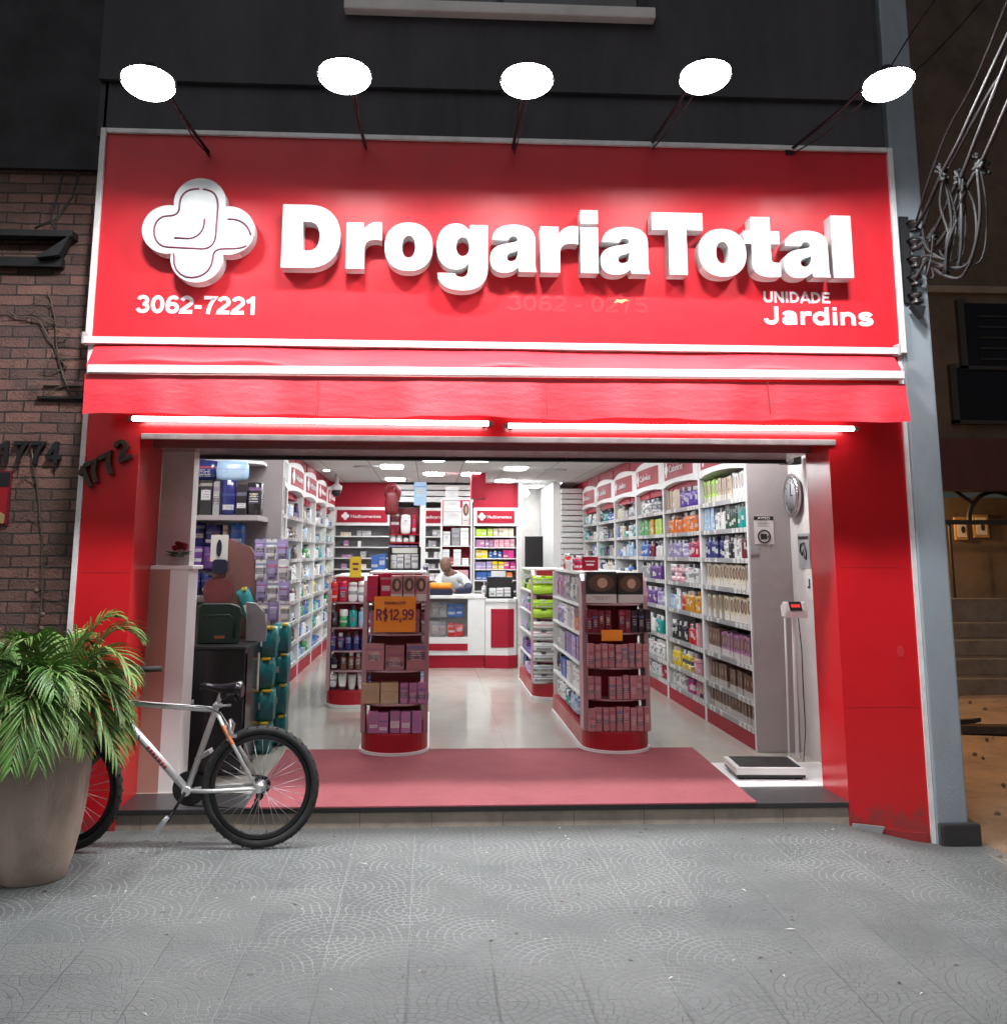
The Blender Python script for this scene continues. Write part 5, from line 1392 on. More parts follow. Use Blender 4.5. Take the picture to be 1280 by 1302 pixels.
# black counter stand with white packets on top of the price card rack
t = thing('packet_stand', 'black stand of white packets on the rack behind the price card', 'display stand', (-.22, 2.7, 1.432))
b = new(); box(b, -.36, -.08, 2.72, 2.74, 1.434, 1.63); box(b, -.36, -.345, 2.60, 2.72, 1.434, 1.62); box(b, -.095, -.08, 2.60, 2.72, 1.434, 1.62); box(b, -.344, -.096, 2.60, 2.719, 1.434, 1.445); part('holder', b, 'black', t)
b = new(); box(b, -.33, -.11, 2.714, 2.719, 1.575, 1.62); part('name_strip', b, 'paper', t)
stock((-.34, 2.61, 1.446), (1, 0, 0), (0, 1, 0), .24, [('carton', 'white', .5, .055, .12, 4, 'packet')], 'black stand on the price card rack', 'front of the')
stock((-.50, 2.6, 1.434), (1, 0, 0), (0, 1, 0), .13, [('carton', 'blue', .1, .06, .13, 2, 'soap carton')], 'price card rack by the black stand', 'top of the')
stock((-.06, 2.5, 1.434), (1, 0, 0), (0, 1, 0), .05, [('jar', 'violet', .1, .05, .06, 1, 'cream jar')], 'price card rack by the black stand', 'top of the')
# monitor in the passage
t = thing('monitor', 'black screen standing in the white passage at the back', 'monitor', (1.72, 10.9, FL))
b = new(); box(b, 1.56, 1.86, 10.9, 10.94, 1.30, 1.85, bev=.008); part('screen', b, 'black', t)
b = new(); box(b, 1.60, 1.82, 10.95, 11.2, FL, 1.45); part('stand', b, 'white', t)
b = new(); ball(b, (1.56, 10.75, 2.55), .06, 0, 12); t = solo('globe_lamp', b, 'panel', 'small white globe lamp at the top of the rear passage', 'lamp', (1.56, 10.75, 2.55))

# ------------------------------------------------------------------ doorway things
b = new(); prism(b, [(-1.055, -.012), (1.965, -.012), (2.02, 1.76), (-1.06, 1.80)], FL + .001, FL + .009, 'z')
solo('carpet', b, 'carpet', 'long dusty red carpet mat laid inside the doorway', 'carpet', (.45, .9, FL))
b = new(); box(b, 1.98, 2.79, .42, 1.18, FL + .001, FL + .006); solo('scale_mat', b, 'white', 'pale board lying under the weighing scale', 'board', (2.4, .8, FL))
# scale
t = thing('weighing_scale', 'white floor scale with a black plate and a pole carrying the display', 'scale', (2.27, .78, FL + .006))
Zs = FL + .006
def sc(b, **k):
    b.transform(Matrix.Translation((2.27, .80, 0)) @ Matrix.Rotation(R(-4), 4, 'Z')); return b
b = new(); box(b, -.23, .23, -.20, .20, Zs + .03, Zs + .075, bev=.006); part('platform', sc(b), 'white', t)
b = new(); box(b, -.20, .20, -.17, .17, Zs + .0755, Zs + .08); part('tread_plate', sc(b), 'black', t)
b = new(); box(b, -.225, .225, -.195, .195, Zs + .012, Zs + .029); part('skirt', sc(b), 'black', t)
for a in (-.19, .19):
    for c in (-.16, .16):
        b = new(); lathe(b, [(.025, Zs), (.025, Zs + .012)], 12); b.transform(Matrix.Translation((a, c, 0))); part('foot', sc(b), 'black', t)
hc = at(1008, 776, 1.06)
b = new(); tube(b, [(hc.x - .02, 1.06, Zs + .05), (hc.x, 1.06, hc.z)], .013, 12); pole = part('pole', b, 'white', t)
b = new(); tube(b, [(hc.x - .07, 1.09, Zs + .02), (hc.x - .05, 1.09, hc.z)], .007, 8); part('side_rod', b, 'white', t)
b = new(); prism(b, [(-.055, 0), (.03, 0), (.05, .085), (-.01, .115), (-.045, .05)], -.085, .085, 'x', bev=.01); b.transform(Matrix.Translation((hc.x, 1.04, hc.z - .05))); hd = part('display_head', b, 'white', t)
b = new(); prism(b, [(-.047, .053), (-.013, .112), (-.010, .113), (-.049, .049)], -.045, .045, 'x'); b.transform(Matrix.Translation((hc.x, 1.037, hc.z - .05))); part('display_screen', b, 'black', t, up=hd)
b = new()
for k in range(3): box(b, hc.x - .03 + k * .022, hc.x - .014 + k * .022, -.0015, .0, -.011, .011, mat=Matrix.Translation((0, 1.037 - .0335, hc.z - .05 + .083)) @ Matrix.Rotation(R(-31), 4, 'X'))
part('digits', b, 'led', t, up=hd)
b = new(); tube(b, [(hc.x + .04, 1.08, hc.z), (hc.x + .07, 1.12, .9), (hc.x + .06, 1.1, .6), (hc.x + .07, 1.12, .35), (hc.x + .03, 1.08, .14)], .004, 6); solo('cord', b, 'cable_dark', 'thin dark cord hanging down behind the scale pole', 'cord', (hc.x + .03, 1.08, .14))
# wall clock, notices
t = thing('wall_clock', 'round silver wall clock inside the doorway above the scale', 'clock', (2.79, 1.40, 2.02))
Mx = Matrix.Translation((2.79, 1.40, 2.02)) @ Matrix.Rotation(-PI / 2, 4, 'Y')
b = new(); lathe(b, [(.15, .0), (.165, .015), (.165, .035), (.14, .045), (.135, .03), (0, .03)], 32); b.transform(Mx); part('case', b, 'chrome', t)
b = new(); lathe(b, [(.134, .031), (.134, .033), (0, .033)], 32); b.transform(Mx); fc = part('face', b, 'grey', t)
b = new(); box(b, 2.752, 2.755, 1.395, 1.405, 2.02, 2.11); box(b, 2.752, 2.755, 1.35, 1.41, 2.015, 2.025); part('hands', b, 'black', t, up=fc)
b = new()
for k in range(12):
    a = k * PI / 6; cy_, cz_ = 1.40 + .11 * math.sin(a), 2.02 + .11 * math.cos(a); box(b, 2.754, 2.7565, cy_ - .006, cy_ + .006, cz_ - .006, cz_ + .006)
part('hour_marks', b, 'black', t, up=fc)
b = new(); box(b, 2.42, 2.60, .95, 1.1, 2.38, 2.46, bev=.01); 
c0 = at(1004, 584, 1.2); t = thing('door_sensor', 'dark small device high on the wall above the clock', 'device', tuple(c0)); b.free()
b = new(); box(b, c0.x - .08, c0.x + .08, c0.y - .04, c0.y + .04, c0.z - .04, c0.z + .035, bev=.015); part('housing', b, 'dark', t)
b = new(); lathe(b, [(.03, 0), (.03, .02), (0, .025)], 12); b.transform(Matrix.Translation(c0 + Vector((-.02, -.04, -.01))) @ Matrix.Rotation(PI / 2, 4, 'X')); part('eye', b, 'grey', t)
# AVISO notice on the end panel
c0 = at(971, 673, 1.565)
t = thing('notice', 'paper notice headed AVISO with a camera symbol, on the taupe end panel', 'notice', tuple(c0))
b = new(); box(b, c0.x - .077, c0.x + .077, c0.y, c0.y + .004, c0.z - .115, c0.z + .10); part('sheet', b, 'warmwhite', t)
b = new(); box(b, c0.x - .077, c0.x + .077, c0.y - .002, c0.y - .0005, c0.z + .07, c0.z + .10); hdx = part('heading_strip', b, 'dark', t)
b = text_bm('AVISO', .02, .001, .008, .10); b.transform(Matrix.Translation((c0.x, c0.y - .0025, c0.z + .075))); part('wording', b, 'paper', t, up=hdx)
b = new(); tube(b, [(c0.x + .047 * math.cos(a * PI / 10), c0.y - .001, c0.z - .055 + .047 * math.sin(a * PI / 10)) for a in range(20)], .006, 6, closed=True); box(b, c0.x - .028, c0.x + .022, c0.y - .003, c0.y - .0005, c0.z - .078, c0.z - .035); prism(b, [(c0.x + .022, c0.z - .058), (c0.x + .036, c0.z - .044), (c0.x + .036, c0.z - .07)], c0.y - .003, c0.y - .0005); part('symbol', b, 'dark', t)
b = new()
for k in range(4): box(b, c0.x - .05, c0.x + .05 - (k % 2) * .02, c0.y - .001, c0.y - .0003, c0.z + .02 + k * .011, c0.z + .025 + k * .011)
part('printed_lines', b, 'grey', t)
c1 = at(957, 699, 1.565); b = new(); box(b, c1.x - .02, c1.x + .045, c1.y - .004, c1.y + .004, c1.z - .035, c1.z + .03); solo('wall_switch', b, 'grey', 'small grey plate under the AVISO notice', 'plate', tuple(c1))
# square sign with a map outline, papers beneath it
def on_wall(y, z, w_, h_, x=2.797):
    b_ = new(); box(b_, x - .004, x, y - w_ / 2, y + w_ / 2, z - h_ / 2, z + h_ / 2); return b_
t = thing('wall_notice', 'grey square notice with a looped symbol, below the wall clock', 'notice', (2.79, 1.25, 1.59))
part('plate', on_wall(1.28, 1.60, .24, .26), 'grey', t)
b = new(); tube(b, [(2.790, 1.28 + a, 1.60 + c) for a, c in ((-.06, -.01), (-.02, .06), (.05, .05), (.07, 0), (.03, -.03), (0, .01), (-.02, -.05), (-.05, -.06))], .007, 6, closed=True); part('symbol', b, 'dark', t)
part('caption', on_wall(1.28, 1.70, .2, .02, 2.792), 'dark', t)
t = thing('paper_sheet', 'white sheet of paper with a small figure below the grey notice', 'paper', (2.79, 1.2, 1.36))
part('sheet', on_wall(1.2, 1.36, .15, .22), 'paper', t)
b = new(); box(b, 2.788, 2.792, 1.18, 1.20, 1.33, 1.40); box(b, 2.788, 2.792, 1.20, 1.23, 1.33, 1.345); part('figure', b, 'dark', t)
# black cabinet and what stands on it
t = thing('black_cabinet', 'black glossy drinks cabinet with a glazed side behind the bicycle', 'cabinet', (-1.47, 1.2, FL))
b = new(); box(b, -1.73, -1.245, .90, 1.55, FL + .03, .93, bev=.006); part('body', b, 'black_gloss', t)
b = new(); box(b, -1.745, -1.235, .885, 1.56, .931, .95, bev=.004); part('top', b, 'black', t)
b = new(); box(b, -1.2445, -1.236, .96, 1.52, FL + .10, .90); part('glass_door', b, 'darkglass', t)
b = new(); box(b, -1.2355, -1.232, 1.40, 1.47, .60, .86); part('paper_strip', b, 'paper', t)
for a in (-1.69, -1.285):
    b = new(); box(b, a - .02, a + .02, .93, .97, FL, FL + .03); part('foot', b, 'black', t)
t = thing('folding_tray', 'dark green plastic panel leaning upright on the black cabinet', 'panel', (-1.47, 1.15, .95))
pl = [(-1.62, .951), (-1.335, .951), (-1.315, 1.15), (-1.335, 1.205), (-1.39, 1.225), (-1.60, 1.225), (-1.625, 1.20)]
b = new(); prism(b, pl, 1.13, 1.16, bev=.006); part('board', b, 'green', t)
b = new(); tube(b, [(-1.59, 1.125, 1.14), (-1.40, 1.125, 1.145), (-1.365, 1.125, 1.11), (-1.37, 1.125, .99)], .007, 6); part('ridge', b, 'green', t)
b = new(); box(b, -1.50, -1.43, 1.126, 1.129, .985, 1.005); part('sticker', b, 'decal_orange', t)
b = new(); prism(b, [(-1.31, .951), (-1.17, .951), (-1.165, 1.05), (-1.19, 1.16), (-1.25, 1.22), (-1.32, 1.23)], 1.30, 1.32, bev=.004); solo('grey_board', b, 'grey', 'grey rounded board standing behind the green panel', 'board', (-1.24, 1.31, .95))
# brown card stand with white blister packs
t = thing('card_stand', 'brown card display of baby goods behind the green panel', 'display stand', (-1.45, 1.75, FL))
b = new(); prism(b, [(-1.66, FL), (-1.24, FL), (-1.24, 1.20), (-1.30, 1.48), (-1.38, 1.62), (-1.64, 1.72), (-1.66, 1.72)], 1.74, 1.77); part('board', b, 'standee', t)
c0 = at(279, 697, 1.735); b = new(); box(b, c0.x - .065, c0.x + .065, 1.728, 1.737, c0.z - .10, c0.z + .10); cd_ = part('top_card', b, 'paper', t)
b = new(); prism(b, ell(c0.x, c0.z, .02, .065, 24), 1.722, 1.727); part('printed_shape', b, 'navy', t, up=cd_)
c1 = at(280, 720, 1.735); c1 = at(280, 721, 1.735); 
b = new(); cc = at(280, 720.5, 1.733); prism(b, [(cc.x + p[0], cc.z - .0 + p[1]) for p in ell(0, 0, .075, .07, 28, 2.5)], 1.716, 1.721); b.free()
cc = at(280, 720, 1.733)
b = new(); prism(b, [(cc.x + p[0], cc.z + p[1]) for p in ell(0, 0, .056, .052, 28, 2.5)], 1.712, 1.7205); part('round_label', b, 'navy', t)
cc = at(277, 752, 1.733); b = new(); prism(b, [(cc.x + p[0], cc.z + p[1]) for p in ell(0, 0, .11, .10, 28, .6)], 1.728, 1.737); part('picture', b, 'rosecard', t)
for r_ in range(4):
    for k in range(3):
        item('blister', 'hanging blister pack', 'white' if (r_ + k) % 2 else 'lavender', .5, (-1.30 + k * .085 + r_ * .015, 1.70 - .02 * r_, 1.53 - r_ * .155), 0, (.08, .06, .15), f'{"white" if (r_ + k) % 2 else "lavender"} blister pack of baby goods hung on the brown card stand', 'blister packs on the brown stand')
# nappy packs in teal film
m = Mat('nappy_film', (.01, .24, .24), .3); o = m.coord(); n = m.noise(o, 9, 5); v_ = m.voro(o, 4.5, 'F1')
m.col(m.mix((v_ + n * .9).lt(.62), m.mix(n.step(.35, .6), (.015, .30, .30), (.01, .17, .19)), (.20, .50, .44))); M['nappy'] = m.m
def nappy(x, y, z, w_, d_, h_, label, rot=None):
    t_ = thing('nappy_pack', label, 'nappy pack', (x, y, z), 0, 'teal nappy packs')
    b_ = new(); puff(b_, w_, d_, h_, 0, .10)
    for v in b_.verts: v.co += Vector((x, y, z))
    part('pack', b_, 'nappy', t_)
    b_ = new()
    box(b_, x + w_ * .10, x + w_ * .42, y - d_ * .46, y + d_ * .1, z + h_ * .93, z + h_ * 1.02, bev=.008); part('handle', b_, 'yellow', t_)
    b_ = new(); box(b_, x - w_ * .2, x + w_ * .05, y - d_ * .53, y - d_ * .50, z + h_ * .40, z + h_ * .60); part('label_patch', b_, 'paper', t_)
    return t_
for k, (z, l) in enumerate(((FL, 'teal nappy pack at the bottom of the stack by the black cabinet'), (.345, 'teal nappy pack second in the stack by the black cabinet'), (.575, 'teal nappy pack third in the stack, yellow handle above it'), (.80, 'teal nappy pack under the tilted one by the black cabinet'))):
    nappy(-1.265 + .012 * (k % 2), 1.76, z, .20, .26, .225, l)
nt_ = nappy(-1.30, 1.74, 1.03, .09, .3, .30, 'teal nappy pack tilted on top of the stack'); nt_.rotation_euler = (0, R(-24), 0)
for k, z in enumerate((FL, .345, .575, .80)): nappy(-1.165, 2.10, z, .13, .28, .225, ['lowest', 'second', 'third', 'topmost'][k] + ' teal nappy pack in the rear stack nearest the aisle')
# bay of bags at the near end
t = thing('shelf_bay', 'taupe open shelf bay of dark blue packs beside the white pier', 'shelf bay', (-1.6, 2.2, FL))
b = new(); box(b, -1.99, -1.26, 2.50, 2.535, FL, 2.6); part('back_panel', b, 'greypanel', t)
b = new(); box(b, -1.96, -1.37, 1.95, 2.499, 1.83, 1.87); part('shelf', b, 'greypanel', t)
b = new(); box(b, -1.96, -1.50, 1.95, 2.499, 1.20, 1.24); part('shelf', b, 'greypanel', t)
b = new(); box(b, -1.985, -1.961, 1.95, 2.499, FL, 2.6); part('side_panel', b, 'greypanel', t)
m = Mat('floral_cloth', (.03, .03, .12), .6); o = m.coord(); v_ = m.voro(o, 10, 'F1'); n = m.noise(o, 19, 4, .7)
m.col(m.mix((v_ * .6 + n * 1.2).lt(.72), (.03, .03, .14), (.55, .55, .68))); M['floral'] = m.m; M['lilac'] = worn('lilac_print', (.42, .42, .62), .4, 0, .5, 30)
BAYU, BAYL = 'upper shelf of the taupe bay by the white pier', 'lower shelf of the taupe bay by the white pier'
stock((-1.955, 2.02, 1.872), (1, 0, 0), (0, 1, 0), .60, [('carton', 'black', .1, .10, .28, 2, 'large carton'), ('carton', 'grey', .5, .05, .27, 1, 'large carton'), ('pack', 'navy', .1, .12, .27, 1, 'large soft pack'), ('carton', 'black', .1, .08, .26, 1, 'large carton'), ('pack', 'black', .5, .12, .28, 1, 'large soft pack')], 'right under the lintel', 'taupe bay shelf')
for k, (xx, zz, cc) in enumerate(((-1.86, 2.155, 'navy'), (-1.62, 2.15, 'pale blue'))): item('pouch', 'large pouch', cc, .5, (xx, 2.12, zz), .3 * k, (.26, .16, .16), f'{cc} pouch lying on top of the black cartons in the taupe bay', 'pouches on top of the taupe bay')
for lv, zz in enumerate((1.242, 1.432, 1.622)):
    stock((-1.955, 2.0 + .03 * lv, zz), (1, 0, 0), (0, 1, 0), .46, [('pack', 'violet' if lv == 1 else 'navy', .1, .145, .185, 2, 'large soft pack'), ('carton', 'cream' if lv else 'yellow', .5, .035, .18, 1, 'large carton'), ('pack', 'blue' if lv == 2 else 'navy', .1, .12, .185, 1, 'large soft pack')], 'stacked in the taupe bay', ('lowest layer', 'middle layer', 'top layer')[lv])
# vase of roses
vx = at(226, 718, .49); t = thing('flower_vase', 'small glass vase of dark red roses on the low partition', 'vase', (vx.x, .49, 1.496))
b = new(); lathe(b, [(.04, 1.497), (.045, 1.505), (.042, 1.55), (.05, 1.565)], 16); b.transform(Matrix.Translation((vx.x, .49, 0))); part('vase', b, 'glass', t)
rv = random.Random(4)
for k in range(11):
    a = rv.uniform(0, 2 * PI); r_ = rv.uniform(0, .06); c = Vector((vx.x + r_ * math.cos(a), .49 + r_ * math.sin(a) * .7, 1.60 + rv.uniform(0, .035) - r_ * .15))
    b = new()
    for j in range(3): lathe(b, [(.004, -.012), (.014 + .003 * j, .0), (.012 + .005 * j, .014), (.013 + .005 * j, .017 - j * .003)], 9, mat=Matrix.Translation(c) @ Matrix.Rotation(rv.uniform(-.4, .4), 4, 'X'))
    part('rose', b, 'rose', t)
b = new()
for k in range(16):
    a = k * 2.4; p0 = Vector((vx.x, .49, 1.55)); p1 = p0 + Vector((.09 * math.cos(a), .06 * math.sin(a), .02 + .02 * math.sin(k * 5)))
    s_ = (p1 - p0).cross(Vector((0, 0, 1))).normalized() * .018; mid = (p0 + p1) / 2 + Vector((0, 0, .012))
    vs = [b.verts.new(q_) for q_ in (p0, mid + s_, p1, mid - s_)]; b.faces.new(vs)
part('leaves', b, 'vine_leaf', t)
# trailing artificial ivy on the front cabinet edge
b = new(); rv = random.Random(8); ps = [at(343 + 3 * math.sin(k), 716 + k * 9, 2.5) for k in range(10)]
tube(b, ps, .004, 5, 1)
for p_ in ps:
    for j in range(4):
        a = rv.uniform(0, 6.28); d_ = Vector((math.cos(a) * .045, -.02, math.sin(a) * .04)); s_ = d_.cross(Vector((0, 1, 0))).normalized() * .02
        q_ = p_ + Vector((rv.uniform(-.01, .01), -.005, rv.uniform(-.02, .02))); b.faces.new([b.verts.new(v) for v in (q_, q_ + d_ * .5 + s_, q_ + d_, q_ + d_ * .5 - s_)])
solo('ivy_garland', b, ['vine_leaf', 'twig'], 'thin ivy garland hanging down the first white lotion cabinet', 'garland', tuple(ps[-1]))

# house number 1772, slanting up the red pilaster
t = thing('house_number', 'dark metal number 1772 slanting up the red pilaster', 'house number', tuple(at(140, 590, -.03)))
for ch, px, py, rot in (('1', 116, 605, .42), ('7', 127, 598, .45), ('7', 146, 588, .5), ('2', 164, 571, .45)):
    b = bold_bm(ch, .135, None, .045, .19); c = at(px, py, -.004)
    b.transform(Matrix.Translation((c.x, -.004, c.z - .07)) @ Matrix.Rotation(-rot, 4, 'Y') @ Matrix.Rotation(.0, 4, 'Z')); part('digit', b, 'wood', t)

# ------------------------------------------------------------------ bicycle
YB = -.40
rw = at(331, 1001, YB); RWX = rw.x; WR = .318
bike = thing('bicycle', 'silver mountain bicycle with a black saddle, leaning by the palm planter', 'bicycle', (RWX - .5, YB, 0))
def bp(px, py, dy=0): return at(px, py, YB + dy)
AX = Vector((RWX, YB, WR + .002)); FA = Vector((RWX - 1.03, YB, WR + .002))
BB = bp(238, 1005); SC_ = bp(275, 900); ST = bp(281, 880); HT = bp(157, 884); HB = bp(151, 915)
TT0 = bp(161, 894); DT0 = bp(153, 909)
def wheel(c, name, turn=0):
    # group of parts sharing one wheel: tyre carries the rim, spokes and hub
    mx = Matrix.Translation(c) @ Matrix.Rotation(turn, 4, 'Z')
    def ring(b_, Rr, r, n=64, m=10, sx=1.0, mi=0):
        vs = [[b_.verts.new(((Rr + r * math.cos(j * 2 * PI / m)) * math.cos(i * 2 * PI / n), r * sx * math.sin(j * 2 * PI / m), (Rr + r * math.cos(j * 2 * PI / m)) * math.sin(i * 2 * PI / n))) for j in range(m)] for i in range(n)]
        for i in range(n):
            for j in range(m):
                f = b_.faces.new((vs[i][j], vs[(i + 1) % n][j], vs[(i + 1) % n][(j + 1) % m], vs[i][(j + 1) % m])); f.smooth = True; f.material_index = mi
    b_ = new(); ring(b_, WR - .0225, .0225)
    for i in range(72):      # tread blocks
        a = i * 2 * PI / 72; sgn = (-1) ** i
        t_ = bmesh.new(); bmesh.ops.create_cube(t_, size=1)
        t_.transform(Matrix.Rotation(-a, 4, 'Y') @ Matrix.Translation((WR - .0035, sgn * .009, 0)) @ Matrix.Diagonal((.008, .014, .012, 1))); add(b_, t_, 0)
    b_.transform(mx); w_ = part(name, b_, 'rubber', bike)
    b_ = new(); ring(b_, WR - .062, .011, 64, 8, .9); ring(b_, WR - .052, .008, 64, 8, 1.3); b_.transform(mx); part('rim', b_, 'rimblack', bike, up=w_)
    b_ = new()
    for i in range(32):
        a = i * 2 * PI / 32; s_ = (-1) ** i; k = a + (.55 if (i // 2) % 2 else -.55)
        tube(b_, [(math.cos(k) * .028, s_ * .03, math.sin(k) * .028), (math.cos(a) * (WR - .07), s_ * .003, math.sin(a) * (WR - .07))], .0013, 4)
    b_.transform(mx); part('spokes', b_, 'alu', bike, up=w_)
    b_ = new(); lathe(b_, [(.008, -.055), (.03, -.036), (.03, -.028), (.017, -.022), (.017, .022), (.03, .028), (.03, .036), (.008, .055)], 16, mat=Matrix.Rotation(PI / 2, 4, 'X')); b_.transform(mx); part('hub', b_, 'alu', bike, up=w_)
    return w_
rear = wheel(AX, 'rear_wheel'); front = wheel(FA, 'front_wheel', R(-14))
b = new()
tube(b, [TT0, SC_ + Vector((-.01, 0, -.01))], [.0165, .0155], 12)
tube(b, [DT0, BB], [.022, .021], 12)
tube(b, [BB, SC_, SC_ + (ST - SC_) * .35], .0165, 12)
tube(b, [HB, HT], .021, 12)
lathe(b, [(.024, -.037), (.024, .037)], 16, mat=Matrix.Translation(BB) @ Matrix.Rotation(PI / 2, 4, 'X'))
for s_ in (-1, 1):
    e = AX + Vector((-.01, s_ * .062, .0))
    tube(b, [BB + Vector((.03, s_ * .022, 0)), BB + Vector((.13, s_ * .05, .004)), e], [.012, .011, .009], 8)
    tube(b, [SC_ + Vector((.012, s_ * .018, -.03)), SC_ + Vector((.06, s_ * .045, -.11)), e], [.010, .010, .008], 8)
    box(b, e.x - .02, e.x + .022, e.y - .003, e.y + .003, e.z - .022, e.z + .02)
tube(b, [SC_ + Vector((.055, -.045, -.10)), SC_ + Vector((.055, .045, -.10))], .006, 6)
frame = part('frame', b, 'silver', bike)
d_ = (BB - DT0); u_ = d_.normalized()
b = new()
for k, (ta, tb) in enumerate(((.42, .45), (.462, .49), (.50, .535), (.545, .57), (.58, .62), (.632, .66), (.67, .70))):
    tube(b, [DT0 + d_ * ta + Vector((0, -.010, 0)), DT0 + d_ * tb + Vector((0, -.010, 0))], .0135, 10, cap=False)
part('decal', b, 'decal', bike, up=frame)
b = new()
nrm = Vector((-u_.z, 0, u_.x))
for k in range(4):
    p_ = DT0 + d_ * (.13 + .055 * k); tube(b, [p_ + u_ * .012 + nrm * -.010 + Vector((0, -.0205, 0)), p_ + Vector((0, -.023, 0)), p_ - u_ * .01 + nrm * .012 + Vector((0, -.020, 0))], .0035, 5)
part('decal_mark', b, 'black', bike, up=frame)
b = new(); q0 = SC_ + Vector((.012, -.018, -.03)); q1 = SC_ + Vector((.06, -.045, -.11)); tube(b, [q0 + (q1 - q0) * .75, q1, q1 + (AX + Vector((-.01, -.062, 0)) - q1) * .25], .0108, 8, cap=False); part('stay_decal', b, 'decal_orange', bike, up=frame)
b = new()
for t_ in (.1, .72): box(b, 0, .012, -.005, .005, .0, .02, mat=Matrix.Translation(TT0 + (SC_ - TT0) * t_ + Vector((0, 0, .015))))
part('cable_stop', b, 'alu', bike, up=frame)
# fork, stem, bars
b = new(); st_ = (HT - HB).normalized(); cr_ = HB - st_ * .03
tube(b, [cr_ + Vector((0, -.055, 0)), cr_ + Vector((0, .055, 0))], .016, 8)
for s_ in (-1, 1): tube(b, [cr_ + Vector((0, s_ * .055, 0)), cr_ + Vector((-.06, s_ * .055, -.12)), FA + Vector((.0, s_ * .055, 0))], [.016, .014, .010], 8)
part('fork', b, 'dark', bike)
stm = HT + st_ * .06; bc = stm + Vector((-.04, 0, .05))
b = new(); tube(b, [HT, stm, bc], .016, 10); part('stem', b, 'black', bike)
b = new(); gr = bp(206, 850.5, .26); gl = bc + (bc - gr) * .95; gl.z = gr.z - .02
mid1 = bc + (gr - bc) * .25 + Vector((0, 0, .012)); tube(b, [gl, bc + (gl - bc) * .3, bc, mid1, bc + (gr - bc) * .42 + Vector((0, 0, .03)), gr + Vector((-.11, -.02, 0))], .011, 8)
hb = part('handlebar', b, 'black', bike)
for s_, g_, o_ in ((1, gr, Vector((-.13, -.02, -.002))), (-1, gl, (bc - gl) * .4)):
    b = new(); tube(b, [g_ + o_, g_], .0165, 10); part('grip', b, 'rubber', bike, up=hb)
b = new(); lv = gr + Vector((-.15, -.02, .0)); box(b, lv.x - .025, lv.x + .02, lv.y - .02, lv.y + .015, lv.z - .008, lv.z + .028, bev=.005); tube(b, [lv, lv + Vector((-.01, -.05, -.015)), lv + Vector((.07, -.06, -.02))], .005, 6); part('brake_lever', b, 'black', bike, up=hb)
b = new(); tube(b, [lv + Vector((-.02, -.03, 0)), lv + Vector((-.12, -.06, .0)), HT + Vector((-.05, -.03, .0)), TT0 + Vector((.05, -.01, -.03))], .0035, 6); part('brake_cable', b, 'black', bike, up=hb)
b = new(); tube(b, [TT0 + Vector((.03, -.018, .012)), TT0 + (SC_ - TT0) * .3 + Vector((0, -.018, .006)), TT0 + (SC_ - TT0) * .9 + Vector((0, -.018, .004)), SC_ + Vector((.03, -.02, -.03)), SC_ + Vector((.07, -.03, -.09))], .003, 5); part('rear_cable', b, 'black', bike)
# saddle and post
b = new(); sdl = bp(283, 872); tube(b, [SC_, sdl + Vector((0, 0, -.02))], .0135, 10); box(b, SC_.x - .018, SC_.x + .03, YB - .02, YB + .02, SC_.z - .01 + .012, SC_.z + .022, bev=.004); tube(b, [SC_ + Vector((.01, -.03, .012)), SC_ + Vector((.085, -.03, .018))], .006, 6); part('seat_post', b, 'alu', bike)
b = new(); sx0, sx1 = bp(255, 868).x, bp(309, 872).x; zt = bp(282, 866).z; L = sx1 - sx0; rows = []
for i in range(15):
    t = i / 14
    hw = .022 + .062 * max(0, (t - .25) / .75) ** 1.1 if t > .25 else .016 + .010 * t / .25
    if t > .92: hw *= 1 - (t - .92) * 3
    top = zt - .004 - .012 * math.sin(t * PI * 1.1) + .018 * max(0, t - .65) - (.03 * (t - .92) / .08 if t > .92 else 0) - (.014 * (1 - t / .12) ** 2 if t < .12 else 0)
    dp = .030 + .065 * max(0, t - .2) - (.02 * (t - .85) / .15 if t > .85 else 0)
    row = []
    for k in range(12):
        a = k * 2 * PI / 12; cy_, cz_ = math.cos(a), math.sin(a)
        row.append(b.verts.new((sx0 + t * L, YB + hw * math.copysign(abs(cy_) ** .7, cy_), top - dp / 2 + dp / 2 * math.copysign(abs(cz_) ** .8, cz_))))
    rows.append(row)
for A_, B_ in zip(rows, rows[1:]):
    for k in range(12): f = b.faces.new((A_[k], A_[(k + 1) % 12], B_[(k + 1) % 12], B_[k])); f.smooth = True
b.faces.new(rows[0]); b.faces.new(rows[-1][::-1])
sd = part('saddle', b, 'black_gloss', bike)
b = new()
for s_ in (-1, 1): tube(b, [(sx0 + .05, YB + s_ * .012, zt - .035), (sx0 + .11, YB + s_ * .02, zt - .058), (sx0 + .18, YB + s_ * .022, zt - .06), (sx1 - .03, YB + s_ * .035, zt - .045)], .0035, 6)
part('saddle_rail', b, 'dark', bike, up=sd)
b = new(); tube(b, [(sx1 - .06, YB - .02, zt - .05), (sx1 - .02, YB - .03, zt - .10), (sx1 - .04, YB - .02, zt - .075)], .008, 6); ball(b, (sx0 + .13, YB, zt - .075), .024, 0, 10); part('saddle_clamp', b, 'black', bike, up=sd)
